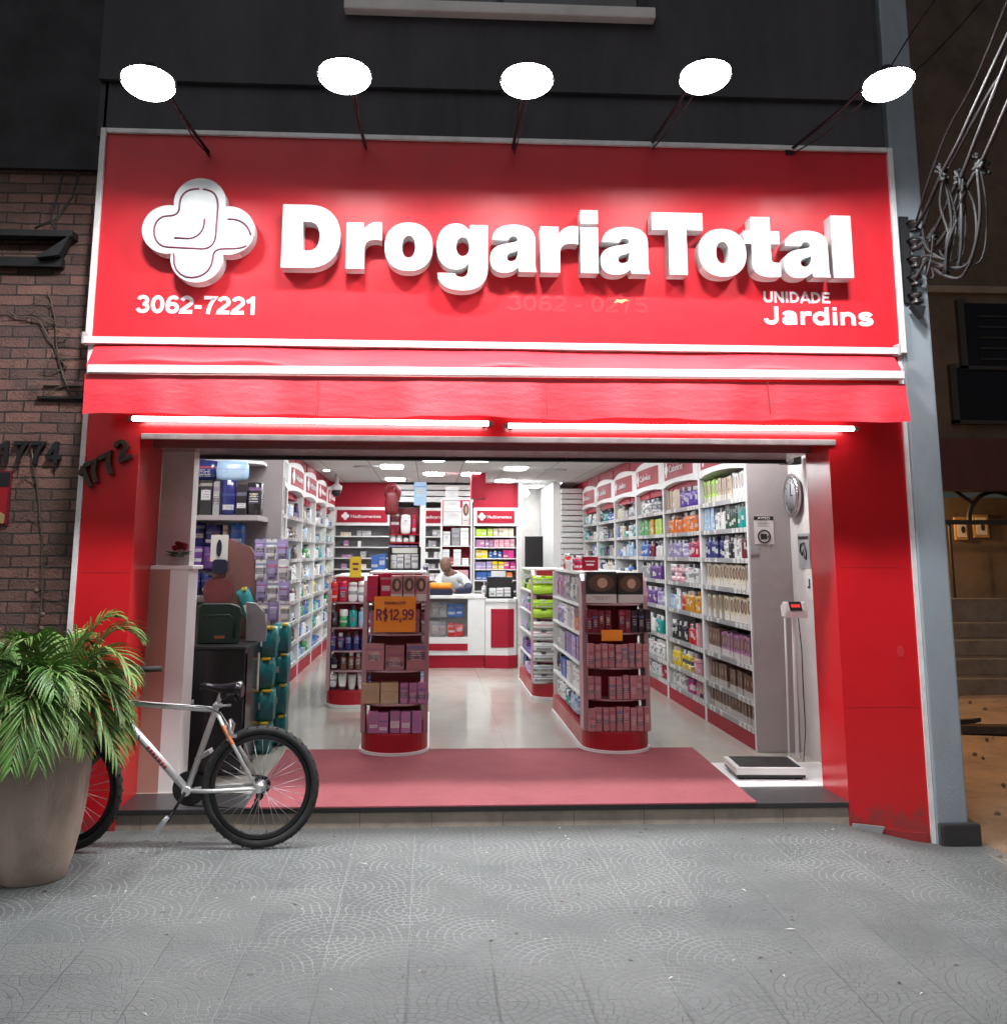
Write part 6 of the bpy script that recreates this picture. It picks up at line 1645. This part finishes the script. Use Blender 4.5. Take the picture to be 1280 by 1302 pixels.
# crank, pedals, chain, gears
b = new(); lathe(b, [(.085, -.002), (.092, 0), (.085, .002)], 36, mat=Matrix.Translation(BB + Vector((0, .05, 0))) @ Matrix.Rotation(PI / 2, 4, 'X')); part('chainring', b, 'dark', bike)
pe = bp(204, 1056, -.09); b = new(); tube(b, [BB + Vector((0, -.06, 0)), pe + Vector((.02, .06, .03))], [.010, .008], 8); ck = part('crank', b, 'black', bike)
b = new(); pm = Matrix.Translation(pe + Vector((.0, .0, .02))) @ Matrix.Rotation(R(-55), 4, 'Y')
for y0_, y1_, xa_, xb_ in ((-.05, -.042, -.045, .045), (.042, .05, -.045, .045), (-.0415, .0415, -.045, -.037), (-.0415, .0415, .037, .045), (-.0415, .0415, -.008, .008)): box(b, xa_, xb_, y0_, y1_, -.011, .011, mat=pm)
part('pedal', b, 'alu', bike, up=ck)
b = new(); cr2 = BB + Vector((.045, .07, .16)); tube(b, [BB + Vector((0, .06, 0)), cr2], [.014, .010], 8); c2_ = part('crank', b, 'alu', bike)
b = new(); box(b, -.045, .045, -.045, .045, -.012, .012, bev=.004, mat=Matrix.Translation(cr2 + Vector((.01, .06, .0))) @ Matrix.Rotation(R(-30), 4, 'Y')); part('pedal', b, 'alu', bike, up=c2_)
b = new()
for k, r_ in enumerate((.05, .042, .035, .028)): lathe(b, [(r_ - .006, -.001), (r_, 0), (r_ - .006, .001)], 24, mat=Matrix.Translation(AX + Vector((0, .036 + .005 * k, 0))) @ Matrix.Rotation(PI / 2, 4, 'X'))
part('cassette', b, 'dark', bike)
b = new(); y_ = YB + .048
tube(b, [(AX.x, y_, AX.z + .045), (BB.x, y_, BB.z + .088)], .004, 5); tube(b, [(AX.x - .03, y_, AX.z - .13), (BB.x, y_, BB.z - .088)], .004, 5); tube(b, [(AX.x + .01, y_, AX.z - .04), (AX.x - .035, y_, AX.z - .08), (AX.x - .03, y_, AX.z - .13)], .004, 5); part('chain', b, 'dark', bike)
b = new(); box(b, -.012, .012, -.01, .01, -.14, .0, bev=.004, mat=Matrix.Translation((AX.x + .0, y_ + .01, AX.z - .01)) @ Matrix.Rotation(R(14), 4, 'Y')); lathe(b, [(.022, -.004), (.022, .004)], 14, mat=Matrix.Translation((AX.x - .03, y_ + .006, AX.z - .12)) @ Matrix.Rotation(PI / 2, 4, 'X')); lathe(b, [(.022, -.004), (.022, .004)], 14, mat=Matrix.Translation((AX.x - .01, y_ + .006, AX.z - .06)) @ Matrix.Rotation(PI / 2, 4, 'X')); part('derailleur', b, 'black', bike)
b = new(); q1 = SC_ + Vector((.078, 0, -.135))
for s_ in (-1, 1): tube(b, [q1 + Vector((0, s_ * .05, -.03)), q1 + Vector((.015, s_ * .05, .04)), q1 + Vector((.0, s_ * .01, .07))], .007, 6); box(b, q1.x - .01, q1.x + .045, q1.y + s_ * .022 - .006, q1.y + s_ * .022 + .006, q1.z - .02, q1.z - .005)
part('rim_brake', b, 'alu', bike)

# ------------------------------------------------------------------ planter and palm
PX_, PY_ = -1.945, -.86
t = thing('planter', 'tall tapering sand coloured planter holding the palm', 'planter', (PX_, PY_, 0))
b = new(); prof = [(.150, .0), (.165, .012), (.190, .10), (.217, .22), (.236, .36), (.246, .50), (.249, .62), (.246, .69), (.242, .70), (.225, .70), (.218, .66)]
lathe(b, prof, 48); b.transform(Matrix.Translation((PX_, PY_, -.005))); part('pot', b, 'planter', t)
b = new(); lathe(b, [(0, .63), (.12, .635), (.2175, .625)], 24); b.transform(Matrix.Translation((PX_, PY_, 0))); part('soil', b, 'wood', t)
palm = thing('palm', 'bushy green feather palm spilling over the sand coloured planter', 'palm', (PX_, PY_, .63), 0)
rv = random.Random(21)
def frond(az_, rise, reach, droop, n=30, ll=.24, roll=0.0):
    """rachis from the pot, arching out along azimuth az_; leaflets in a shallow V on both sides"""
    b_ = new(); base = Vector((PX_ + .06 * math.cos(az_), PY_ + .06 * math.sin(az_), .60))
    dirh = Vector((math.cos(az_), math.sin(az_), 0)); side = Vector((-dirh.y, dirh.x, 0))
    pts = []
    for i in range(26):
        t_ = i / 25
        pts.append(base + dirh * (reach * (t_ ** 1.15)) + Vector((0, 0, rise * math.sin(min(1, t_ * 1.12) * PI * .5) ** .9 - droop * t_ ** 2.6)) + side * (.05 * math.sin(t_ * 2 + az_ * 3)))
    tube(b_, pts, [.0065 * (1 - .75 * i / 25) + .0012 for i in range(26)], 5, 1)
    for i in range(n):
        t_ = .26 + .74 * (i + .5) / n; k = t_ * 25; j = min(24, int(k)); p = pts[j].lerp(pts[j + 1], k - j); tg = (pts[j + 1] - pts[j]).normalized()
        nm = side.cross(tg).normalized()
        if nm.z < 0: nm = -nm
        env = math.sin(min(1, (1.08 - t_) / .55) * PI / 2) * (.55 + .45 * min(1, (t_ - .2) / .25))
        for s_ in (-1, 1):
            if rv.random() < .04: continue
            l_ = ll * env * rv.uniform(.82, 1.12); sweep = .55 + .5 * t_ + rv.uniform(-.08, .08)
            d0 = (side * s_ * math.cos(sweep) + tg * math.sin(sweep) + nm * rv.uniform(.12, .34)).normalized()
            wd = .0068 * rv.uniform(.75, 1.2)
            across = d0.cross(nm).normalized()
            prev = None
            for q_ in range(5):
                u = q_ / 4; c_ = p + d0 * (l_ * u) + Vector((0, 0, -l_ * .42 * u ** 2.2)) + nm * .0
                hw = wd * (math.sin(min(1, u * 2.4 + .35) * PI / 2) if u < .6 else max(.02, (1 - u) / .4))
                fold = nm * (hw * .5)
                cur = (b_.verts.new(c_ + across * hw + fold), b_.verts.new(c_), b_.verts.new(c_ - across * hw + fold))
                if prev:
                    for z_ in (0, 1):
                        f = b_.faces.new((prev[z_], prev[z_ + 1], cur[z_ + 1], cur[z_])); f.smooth = True
                        f.material_index = 2 if (q_ == 4 and rv.random() < .12) else 0
                prev = cur
    return b_
fronds = []
for k in range(15):       # drooping outer ring
    a = k * 2 * PI / 15 + rv.uniform(-.15, .15); fronds.append((a, rv.uniform(.40, .54), rv.uniform(.36, .48) * (.82 if math.cos(a) > .45 else 1.1), rv.uniform(.42, .58), 36, .25))
for k in range(13):       # middle
    a = k * 2 * PI / 13 + .3 + rv.uniform(-.2, .2); fronds.append((a, rv.uniform(.48, .62), rv.uniform(.26, .40), rv.uniform(.22, .36), 30, .23))
for k in range(9):        # upright centre
    a = k * 2 * PI / 9 + rv.uniform(-.3, .3); fronds.append((a, rv.uniform(.46, .60), rv.uniform(.12, .30), rv.uniform(.02, .12), 24, .22))
fronds += [(-1.15, .48, .44, .46, 34, .27), (-2.0, .47, .46, .50, 34, .27), (-.35, .64, .44, .30, 30, .22), (.15, .66, .38, .12, 26, .22), (.5, .66, .28, .02, 26, .2)]
for fr in fronds:
    o = part('frond', frond(*fr), ['palm', 'palmstem', 'drytip'], palm)
for k in range(7):
    a = k * .9; b = new(); tube(b, [(PX_ + .09 * math.cos(a), PY_ + .09 * math.sin(a), .60), (PX_ + .10 * math.cos(a), PY_ + .10 * math.sin(a), .85), (PX_ + .13 * math.cos(a), PY_ + .13 * math.sin(a), 1.02)], [.012, .009, .005], 7); part('stem', b, 'palmstem', palm)

# ------------------------------------------------------------------ man behind the counter
def skin_body(name, verts, edges, radii, root=0, lev=2):
    me = bpy.data.meshes.new(name); me.from_pydata(verts, edges, []); o_ = bpy.data.objects.new(name, me); C.objects.link(o_)
    md = o_.modifiers.new('Skin', 'SKIN'); md.use_smooth_shade = True
    ss = o_.modifiers.new('Subdivision', 'SUBSURF'); ss.levels = ss.render_levels = lev
    for i, r_ in enumerate(radii):
        sv = me.skin_vertices[0].data[i]; sv.radius = (r_ if isinstance(r_, tuple) else (r_, r_)); sv.use_root = i == root
    m_ = bpy.data.meshes.new_from_object(o_.evaluated_get(bpy.context.evaluated_depsgraph_get()))
    bpy.data.objects.remove(o_); b_ = new(); b_.from_mesh(m_); bpy.data.meshes.remove(m_); return b_
man = thing('person', 'man in a white shirt with dark sleeves, head bowed over the counter', 'person', (.34, 8.3, FL))
V_ = [(.36, 8.46, .92), (.35, 8.38, 1.04), (.33, 8.26, 1.17), (.28, 8.15, 1.27), (.25, 8.10, 1.33), (.235, 8.07, 1.38),
      (.47, 8.23, 1.215), (.53, 8.14, 1.12), (.52, 8.02, 1.075), (.42, 7.93, 1.072), (.335, 7.88, 1.07), (.29, 7.865, 1.066),
      (.14, 8.15, 1.215), (.07, 8.08, 1.13), (.05, 7.98, 1.075), (.11, 7.88, 1.072), (.17, 7.82, 1.07), (.205, 7.795, 1.066),
      (.44, 8.47, .86), (.45, 8.43, .50), (.45, 8.48, .17), (.45, 8.38, .15), (.27, 8.47, .86), (.26, 8.43, .50), (.26, 8.48, .17), (.26, 8.38, .15)]
E_ = [(0, 1), (1, 2), (2, 3), (3, 4), (4, 5), (3, 6), (6, 7), (7, 8), (8, 9), (9, 10), (10, 11), (3, 12), (12, 13), (13, 14), (14, 15), (15, 16), (16, 17), (0, 18), (18, 19), (19, 20), (20, 21), (0, 22), (22, 23), (23, 24), (24, 25)]
R_ = [(.13, .10), (.14, .10), (.15, .11), (.10, .08), .055, .052, .06, .05, .043, .040, .028, .026, .06, .05, .043, .040, .028, .026, .085, .058, .045, .04, .085, .058, .045, .04]
b = skin_body('body', V_, E_, R_)
# head with brow, nose, jaw and ears, bowed toward the counter
hm = Matrix.Translation((.215, 8.03, 1.415)) @ Matrix.Rotation(R(-24), 4, 'Z') @ Matrix.Rotation(R(20), 4, 'X')
t_ = bmesh.new(); bmesh.ops.create_uvsphere(t_, u_segments=28, v_segments=20, radius=1)
for v in t_.verts:
    x, y, z = v.co
    jaw = max(0, -z); wx = .074 * (1 - .28 * jaw ** 1.5); wy = .095 * (1 - .16 * jaw)
    nx_, ny_, nz_ = x * wx, y * wy + (-.012 if z < 0 and y < 0 else 0) * jaw, z * .118
    if y < -.5:
        g_ = math.exp(-((x / .16) ** 2 + ((z + .12) / .20) ** 2)); ny_ -= .024 * g_          # nose
        ny_ -= .006 * math.exp(-((z - .22) / .10) ** 2)                                       # brow
        for s_ in (-1, 1): ny_ += .012 * math.exp(-(((x - s_ * .40) / .15) ** 2 + ((z - .04) / .10) ** 2))   # eye sockets
        ny_ -= .006 * math.exp(-((x / .3) ** 2 + ((z + .48) / .08) ** 2))
    v.co = (nx_, ny_, nz_)
for f in t_.faces: f.smooth = True
t_.transform(hm); add(b, t_, 0)
for s_ in (-1, 1): ball(b, hm @ Vector((s_ * .073, .012, -.005)), .03, 0, 10, (.35, .7, 1.0))
# fingers and thumbs
for hx, hy, dx in ((.29, 7.865, -1), (.205, 7.795, 1)):
    for k in range(4):
        l_ = (.066, .076, .07, .055)[k]; yy = hy - .026 + .017 * k
        tube(b, [(hx, hy + (yy - hy) * .6, 1.068), (hx + dx * .035, yy, 1.072), (hx + dx * (.035 + l_ * .55), yy, 1.066), (hx + dx * (.035 + l_), yy, 1.05)], [.0095, .0088, .008, .0065], 6)
    tube(b, [(hx - dx * .005, hy - .022, 1.07), (hx + dx * .025, hy - .05, 1.065), (hx + dx * .05, hy - .058, 1.055)], [.0105, .009, .007], 6)
part('body', b, 'skin', man, smooth=True)
sv_ = [0, 1, 2, 3, 4, 6, 7, 12, 13]; mp = {v: i for i, v in enumerate(sv_)}
b = skin_body('shirt', [V_[i] for i in sv_], [(mp[a], mp[c]) for a, c in E_ if a in mp and c in mp], [tuple(x_ * 1.22 for x_ in (R_[i] if isinstance(R_[i], tuple) else (R_[i], R_[i]))) for i in sv_])
part('shirt', b, 'shirt', man, smooth=True)
for ids in ((7, 8, 9, 10), (13, 14, 15, 16)):
    b = new(); tube(b, [Vector(V_[i]) for i in ids], [.060, .056, .050, .036], 12); part('sleeve', b, 'navy', man, smooth=True)
b = skin_body('trousers', [V_[i] for i in (0, 18, 19, 20, 22, 23, 24)], [(0, 1), (1, 2), (2, 3), (0, 4), (4, 5), (5, 6)], [(.15, .12), .10, .072, .058, .10, .072, .058]); part('trousers', b, 'navy', man, smooth=True)
for s_ in (-1, 1):
    b = new(); ball(b, hm @ Vector((s_ * .029, -.078, .004)), .011, 0, 10, (1, .6, .7)); ball(b, hm @ Vector((s_ * .029, -.0845, .003)), .005, 1, 8); part('eye', b, ['eye', 'black'], man)
b = new(); ball(b, hm @ Vector((0, -.092, -.056)), .02, 0, 10, (1, .4, .35)); part('mouth', b, 'lip', man)
b = new(); box(b, .29, .33, 8.105, 8.11, 1.17, 1.178); part('badge', b, 'grey', man)

# ------------------------------------------------------------------ cables on the grey pillar
t = thing('insulator_rack', 'black iron rack of spool insulators bolted to the grey pillar', 'insulator rack', tuple(at(1162, 388, -.06)))
a0, a1 = at(1150, 275, -.05), at(1153, 385, -.05)
b = new(); box(b, a1.x - .012, a1.x + .05, -.05, -.031, a1.z, a0.z); part('back_bar', b, 'dark', t)
tops = []
for k in range(5):
    py = 288 + 23 * k; c = at(1163 + .5 * k, py, -.10)
    b = new(); lathe(b, [(.018, -.035), (.036, -.032), (.038, -.022), (.017, -.004), (.017, .004), (.038, .022), (.036, .032), (.018, .035)], 16); b.transform(Matrix.Translation(c)); part('insulator', b, 'insul', t)
    b = new(); box(b, c.x - .04, c.x + .03, -.115, -.05, c.z + .037, c.z + .043); part('clevis', b, 'dark', t); tops.append(c)
b = new(); prism(b, [(tops[-1].x - .04, tops[-1].z - .05), (tops[-1].x + .045, tops[-1].z - .05), (tops[-1].x + .02, tops[-1].z - .13), (tops[-1].x + .0, tops[-1].z - .10)], -.13, -.06); part('end_cap', b, 'dark', t)
def cable(pts, r, label, mat='cable', knots=()):
    P_ = [at(*p) for p in pts]; Q = []
    for i in range(len(P_) - 1):      # smooth through the points
        p0, p1, p2, p3 = P_[max(0, i - 1)], P_[i], P_[i + 1], P_[min(len(P_) - 1, i + 2)]
        for s_ in range(6):
            u = s_ / 6; Q.append(.5 * (2 * p1 + (p2 - p0) * u + (2 * p0 - 5 * p1 + 4 * p2 - p3) * u * u + (3 * p1 - p0 - 3 * p2 + p3) * u ** 3))
    Q.append(P_[-1]); b_ = new(); tube(b_, Q, r, 7)
    o_ = thing('power_cable', label, 'cable', tuple(P_[0]), 0, 'cables on the grey pillar'); part('wire', b_, mat, o_)
    for kx, ky, kY, ks in knots:
        c_ = at(kx, ky, kY); b_ = new(); rr_ = random.Random(int(kx))
        for _ in range(9):
            a_ = Vector((rr_.uniform(-.04, .04), rr_.uniform(-.03, .03), rr_.uniform(-.06, .06))); tube(b_, [c_ + a_ * 1.3, c_ + Vector((rr_.uniform(-.02, .02), rr_.uniform(-.02, .02), rr_.uniform(-.03, .03))), c_ - a_ + Vector((0, 0, -.03))], ks * .36, 6)
        part('splice', b_, mat, o_)
    return o_
cable([(1163, 290, -.12), (1176, 268, -.3), (1198, 219, -.6), (1218, 181, -.9), (1239, 135, -1.2), (1290, 25, -1.8)], .012, 'pale cable from the top insulator, one knotted splice on it', 'cable', [(1198, 219, -.6, .024)])
cable([(1160, 318, -.12), (1184, 300, -.3), (1213, 239, -.6), (1221, 227, -.7), (1239, 181, -1.0), (1255, 140, -1.3), (1295, 40, -1.9)], .012, 'pale cable from the second insulator, knotted twice', 'cable', [(1184, 300, -.3, .022), (1221, 228, -.7, .028)])
cable([(1163, 354, -.12), (1180, 326, -.2), (1197, 303, -.35), (1214, 276, -.5), (1229, 239, -.7), (1247, 206, -.9), (1258, 184, -1.1), (1290, 110, -1.7)], .013, 'palest cable with big grey splices, lowest of the pillar cables', 'cord_pale', [(1247, 206, -.9, .034), (1216, 275, -.5, .032)])
cable([(1242, 215, -.9), (1246, 270, -.85), (1238, 320, -.75), (1222, 352, -.6), (1200, 350, -.5), (1186, 340, -.3)], .010, 'slack grey loop hanging farthest from the pillar', 'cable')
cable([(1224, 230, -.7), (1238, 260, -.7), (1241, 300, -.7), (1230, 335, -.6), (1208, 340, -.5), (1180, 330, -.3)], .009, 'slack grey loop just inside the outermost one', 'cable')
cable([(1200, 222, -.6), (1195, 260, -.5), (1206, 300, -.5), (1203, 335, -.5), (1190, 338, -.35)], .009, 'dark slack loop nearest the pillar', 'cable_dark')
cable([(1221, 235, -.6), (1222, 280, -.6), (1221, 320, -.55), (1216, 345, -.5)], .010, 'dark cable end hanging straight in the loops', 'cable_dark')
cable([(1217, 278, -.5), (1205, 300, -.5), (1203, 330, -.45), (1196, 342, -.4)], .013, 'thick dark cable tail below the lowest splice', 'cable_dark')
cable([(1165, 280, -.12), (1180, 230, -.4), (1205, 165, -.7), (1240, 100, -1.1), (1285, -10, -1.8)], .008, 'thin dark cable rising behind the pale ones', 'cable_dark')
cable([(1170, 300, -.12), (1186, 250, -.3), (1218, 190, -.6), (1262, 110, -1.2), (1300, 60, -1.6)], .010, 'thicker dark cable rising between the pale ones', 'cable_dark')
cable([(1120, 130, -.03), (1187, 68, -.5), (1258, -10, -1.0)], .006, 'thin wire from the last floodlight up to the street', 'cable')
cable([(1100, 140, -.03), (1150, 55, -.4), (1195, -10, -.8)], .005, 'thinnest wire rising over the last floodlight', 'cable_dark')

rv = random.Random(77)
for k in range(9):
    x0_, y0_ = rv.choice(((1200, 222), (1222, 232), (1216, 280), (1246, 212), (1186, 300))); bot = rv.uniform(300, 352); sw = rv.uniform(-14, 16); xe = rv.uniform(1168, 1200)
    cable([(x0_, y0_, -.6), (x0_ + sw, (y0_ + bot) / 2, -.55), (x0_ + sw * .6 - 6, bot, -.5), (xe + 8, bot - rv.uniform(0, 14), -.35), (xe, rv.uniform(290, 350), -.2)], rv.uniform(.005, .009),
          ['thin slack wire in the tangle under the top splice', 'thin slack wire drooping between the loops', 'short dark loop inside the cable tangle', 'thin loop reaching back to the insulator rack', 'wire hanging lowest in the cable tangle', 'wire looped closest to the pillar face', 'stray wire curling under the second splice', 'fine wire crossing the cable tangle', 'twisted wire end by the lowest insulator'][k], rv.choice(('cable', 'cable_dark')))
# ------------------------------------------------------------------ house and alley on the far side of the pillar
H = thing('neighbour_house', 'dim beige house across the alley with dark windows and an arched grille', 'house', (9.5, 9, -.15))
b = new(); box(b, 5.0, 30, 9.0, 9.3, 3.32, 16); part('upper_wall', b, 'housedark', H)
for x0_, x1_, z0_, z1_ in ((8.28, 10.2, 4.45, 5.45), (8.08, 10.2, 3.60, 4.42)):
    b = new(); box(b, x0_, x1_, 8.93, 8.999, z0_, z1_); wn_ = part('window', b, 'darkglass', H)
    b = new(); box(b, x0_ - .10, x0_ - .002, 8.90, 8.998, z0_ - .05, z1_ + .05); box(b, x0_ - .1, x1_, 8.90, 8.998, z0_ - .06, z0_ - .002); part('frame', b, 'dark', H, up=wn_)
b = new()
for k in range(5): box(b, 8.5, 10.1, 8.905, 8.93, 4.55 + k * .17, 4.57 + k * .17)
part('window_bars', b, 'dark', H)
b = new(); box(b, 5, 16, 8.93, 9.0, 5.62, 5.74, bev=.02); part('cornice', b, 'stone', H)
b = new(); box(b, 5, 16, 8.7, 9.3, 2.52, 3.30); part('eaves_band', b, 'maroonpaint', H)
b = new(); box(b, 5, 16, 10.6, 10.8, -.15, 2.51); part('inner_wall', b, 'housebeige', H)
b = new(); box(b, 5, 16, 9.05, 9.12, 2.02, 2.09)
def archring(cx_, cz_, r_, r2):
    t2 = new(); n = 24; A_ = [(cx_ + r_ * math.cos(PI * i / n), cz_ + r_ * math.sin(PI * i / n)) for i in range(n + 1)]; B2 = [(cx_ + r2 * math.cos(PI * i / n), cz_ + r2 * math.sin(PI * i / n)) for i in range(n + 1)]
    for i in range(n): prism(b, [A_[i], A_[i + 1], B2[i + 1], B2[i]], 9.06, 9.11)
    t2.free()
for cx_ in (6.9, 8.62, 10.3):
    archring(cx_, 2.09, .40, .46)
    for a in (35, 90, 145): box(b, -.025, .025, 9.06, 9.11, .44, .80, mat=Matrix.Translation((cx_, 0, 2.09)) @ Matrix.Rotation(R(90 - a), 4, 'Y'))
for xx in (6.3, 7.85, 9.2): box(b, xx, xx + .03, 9.06, 9.1, -.1, 2.02)
part('arched_grille', b, 'dark', H)
b = new(); box(b, 5, 16, 8.3, 8.6, -.15, .95); part('terrace_wall', b, 'stone', H)
for k in range(4):
    b = new(); box(b, 5.2, 16, 6.6 + .4 * k, 8.29, -.15 + .2 * k + (.001 if k else 0), .05 + .2 * k, bev=.01); part('stone_step', b, 'stone', H)
for k, (px, py, w_, l) in enumerate(((1222, 672, .22, 'left small gilt picture frame glowing on the wall of the house'), (1247, 669, .27, 'right gilt picture frame glowing on the wall of the house'))):
    c = at(px, py, 10.55); t = thing('picture_frame', l.replace('left small', 'smaller').replace('right gilt', 'larger gilt').replace('glowing ', ''), 'picture frame', tuple(c))
    b = new(); box(b, c.x - w_ / 2, c.x + w_ / 2, 10.54, 10.599, c.z - .19, c.z + .19, bev=.01); part('frame', b, 'gold', t)
    b = new(); box(b, c.x - w_ * .34, c.x + w_ * .34, 10.532, 10.5395, c.z - .14, c.z + .14); pc_ = part('picture', b, 'paper', t)
    b = new(); prism(b, ell(c.x + .02, c.z - .02, .035, .06, 14), 10.528, 10.5315); part('motif', b, 'wood', t, up=pc_)
# lamp on the alley side of the shop, as the warm light on the earth shows
t = thing('wall_lamp', 'small warm bulkhead lamp on the alley side of the shop wall', 'lamp', (3.25, 4.3, 3.3))
b = new(); box(b, 3.241, 3.30, 4.2, 4.4, 3.2, 3.4, bev=.01); part('housing', b, 'dark', t)
b = new(); ball(b, (3.36, 4.3, 3.3), .085, 0, 14); part('globe', b, 'alleylamp', t)
t = thing('added_veranda_lamp', 'small warm unseen lamp added under the eaves of the neighbour house', 'lamp', (6.6, 10.0, 2.4))  # unseen lamp, added to light the frames and the wall behind the grille
b = new(); lathe(b, [(.07, 2.46), (.08, 2.50), (.05, 2.518)], 16); b.transform(Matrix.Translation((6.6, 10, 0))); part('fitting', b, 'dark', t)
b = new(); ball(b, (6.6, 10, 2.41), .06, 0, 12); part('globe', b, 'alleylamp', t)
# broken plank and rubble on the earth
rv = random.Random(31)
c = at(1246, 918, 3.6); t = thing('broken_plank', 'rotten broken plank lying on the lit earth of the alley', 'plank', (c.x, 3.9, -.14))
b = new(); prism(b, [(-.75, -.07), (-.3, -.10), (.4, -.08), (.8, -.11), (.78, .06), (.2, .09), (-.35, .05), (-.62, .09)], 0, .07, 'z', mat=Matrix.Translation((c.x + .25, 3.9, -.14)) @ Matrix.Rotation(R(-12), 4, 'Z')); part('board', b, 'wood', t)
b = new(); prism(b, [(-.4, -.03), (.3, -.05), (.45, .0), (-.2, .05)], .072, .11, 'z', mat=Matrix.Translation((c.x - .15, 3.95, -.14)) @ Matrix.Rotation(R(20), 4, 'Z')); part('splinter', b, 'wood', t)
b = new()
for k in range(160):
    x, y = rv.uniform(3.1, 7), rv.uniform(-1.2, 6); s_ = rv.uniform(.008, .03)
    t_ = bmesh.new(); bmesh.ops.create_icosphere(t_, subdivisions=1, radius=s_)
    for v in t_.verts: v.co *= rv.uniform(.6, 1.2)
    t_.transform(Matrix.Translation((x, y, -.145 + s_ * .3))); add(b, t_, 0)
tag(link('rubble', b, 'stone'), 'small stones scattered over the earth of the alley', 'rubble', kind='stuff')
# crumbs, leaf bits and flakes on the pavement
b = new()
for k in range(190):
    x, y = rv.uniform(-2.2, 2.6), -rv.random() ** 1.3 * 3.1 - .05; s_ = rv.uniform(.003, .009) * (1.8 if rv.random() < .08 else 1); a = rv.uniform(0, 6.28)
    mi = 0 if rv.random() < .62 else (1 if rv.random() < .85 else 2); l_ = s_ * rv.uniform(1, 2.6); ca, sa = math.cos(a), math.sin(a); z_ = ground_z(x, y) + .0025
    vs = [b.verts.new((x + ca * p - sa * q_, y + sa * p + ca * q_, z_ + h_)) for p, q_, h_ in ((-l_, 0, 0), (0, -s_ * .5, .003), (l_, .2 * s_, .001), (.1 * l_, s_ * .5, .004))]
    f = b.faces.new(vs); f.material_index = mi
tag(link('litter', b, ['wood', 'paper', 'decal']), 'leaf crumbs and white flakes scattered over the pavement tiles', 'litter', kind='stuff')
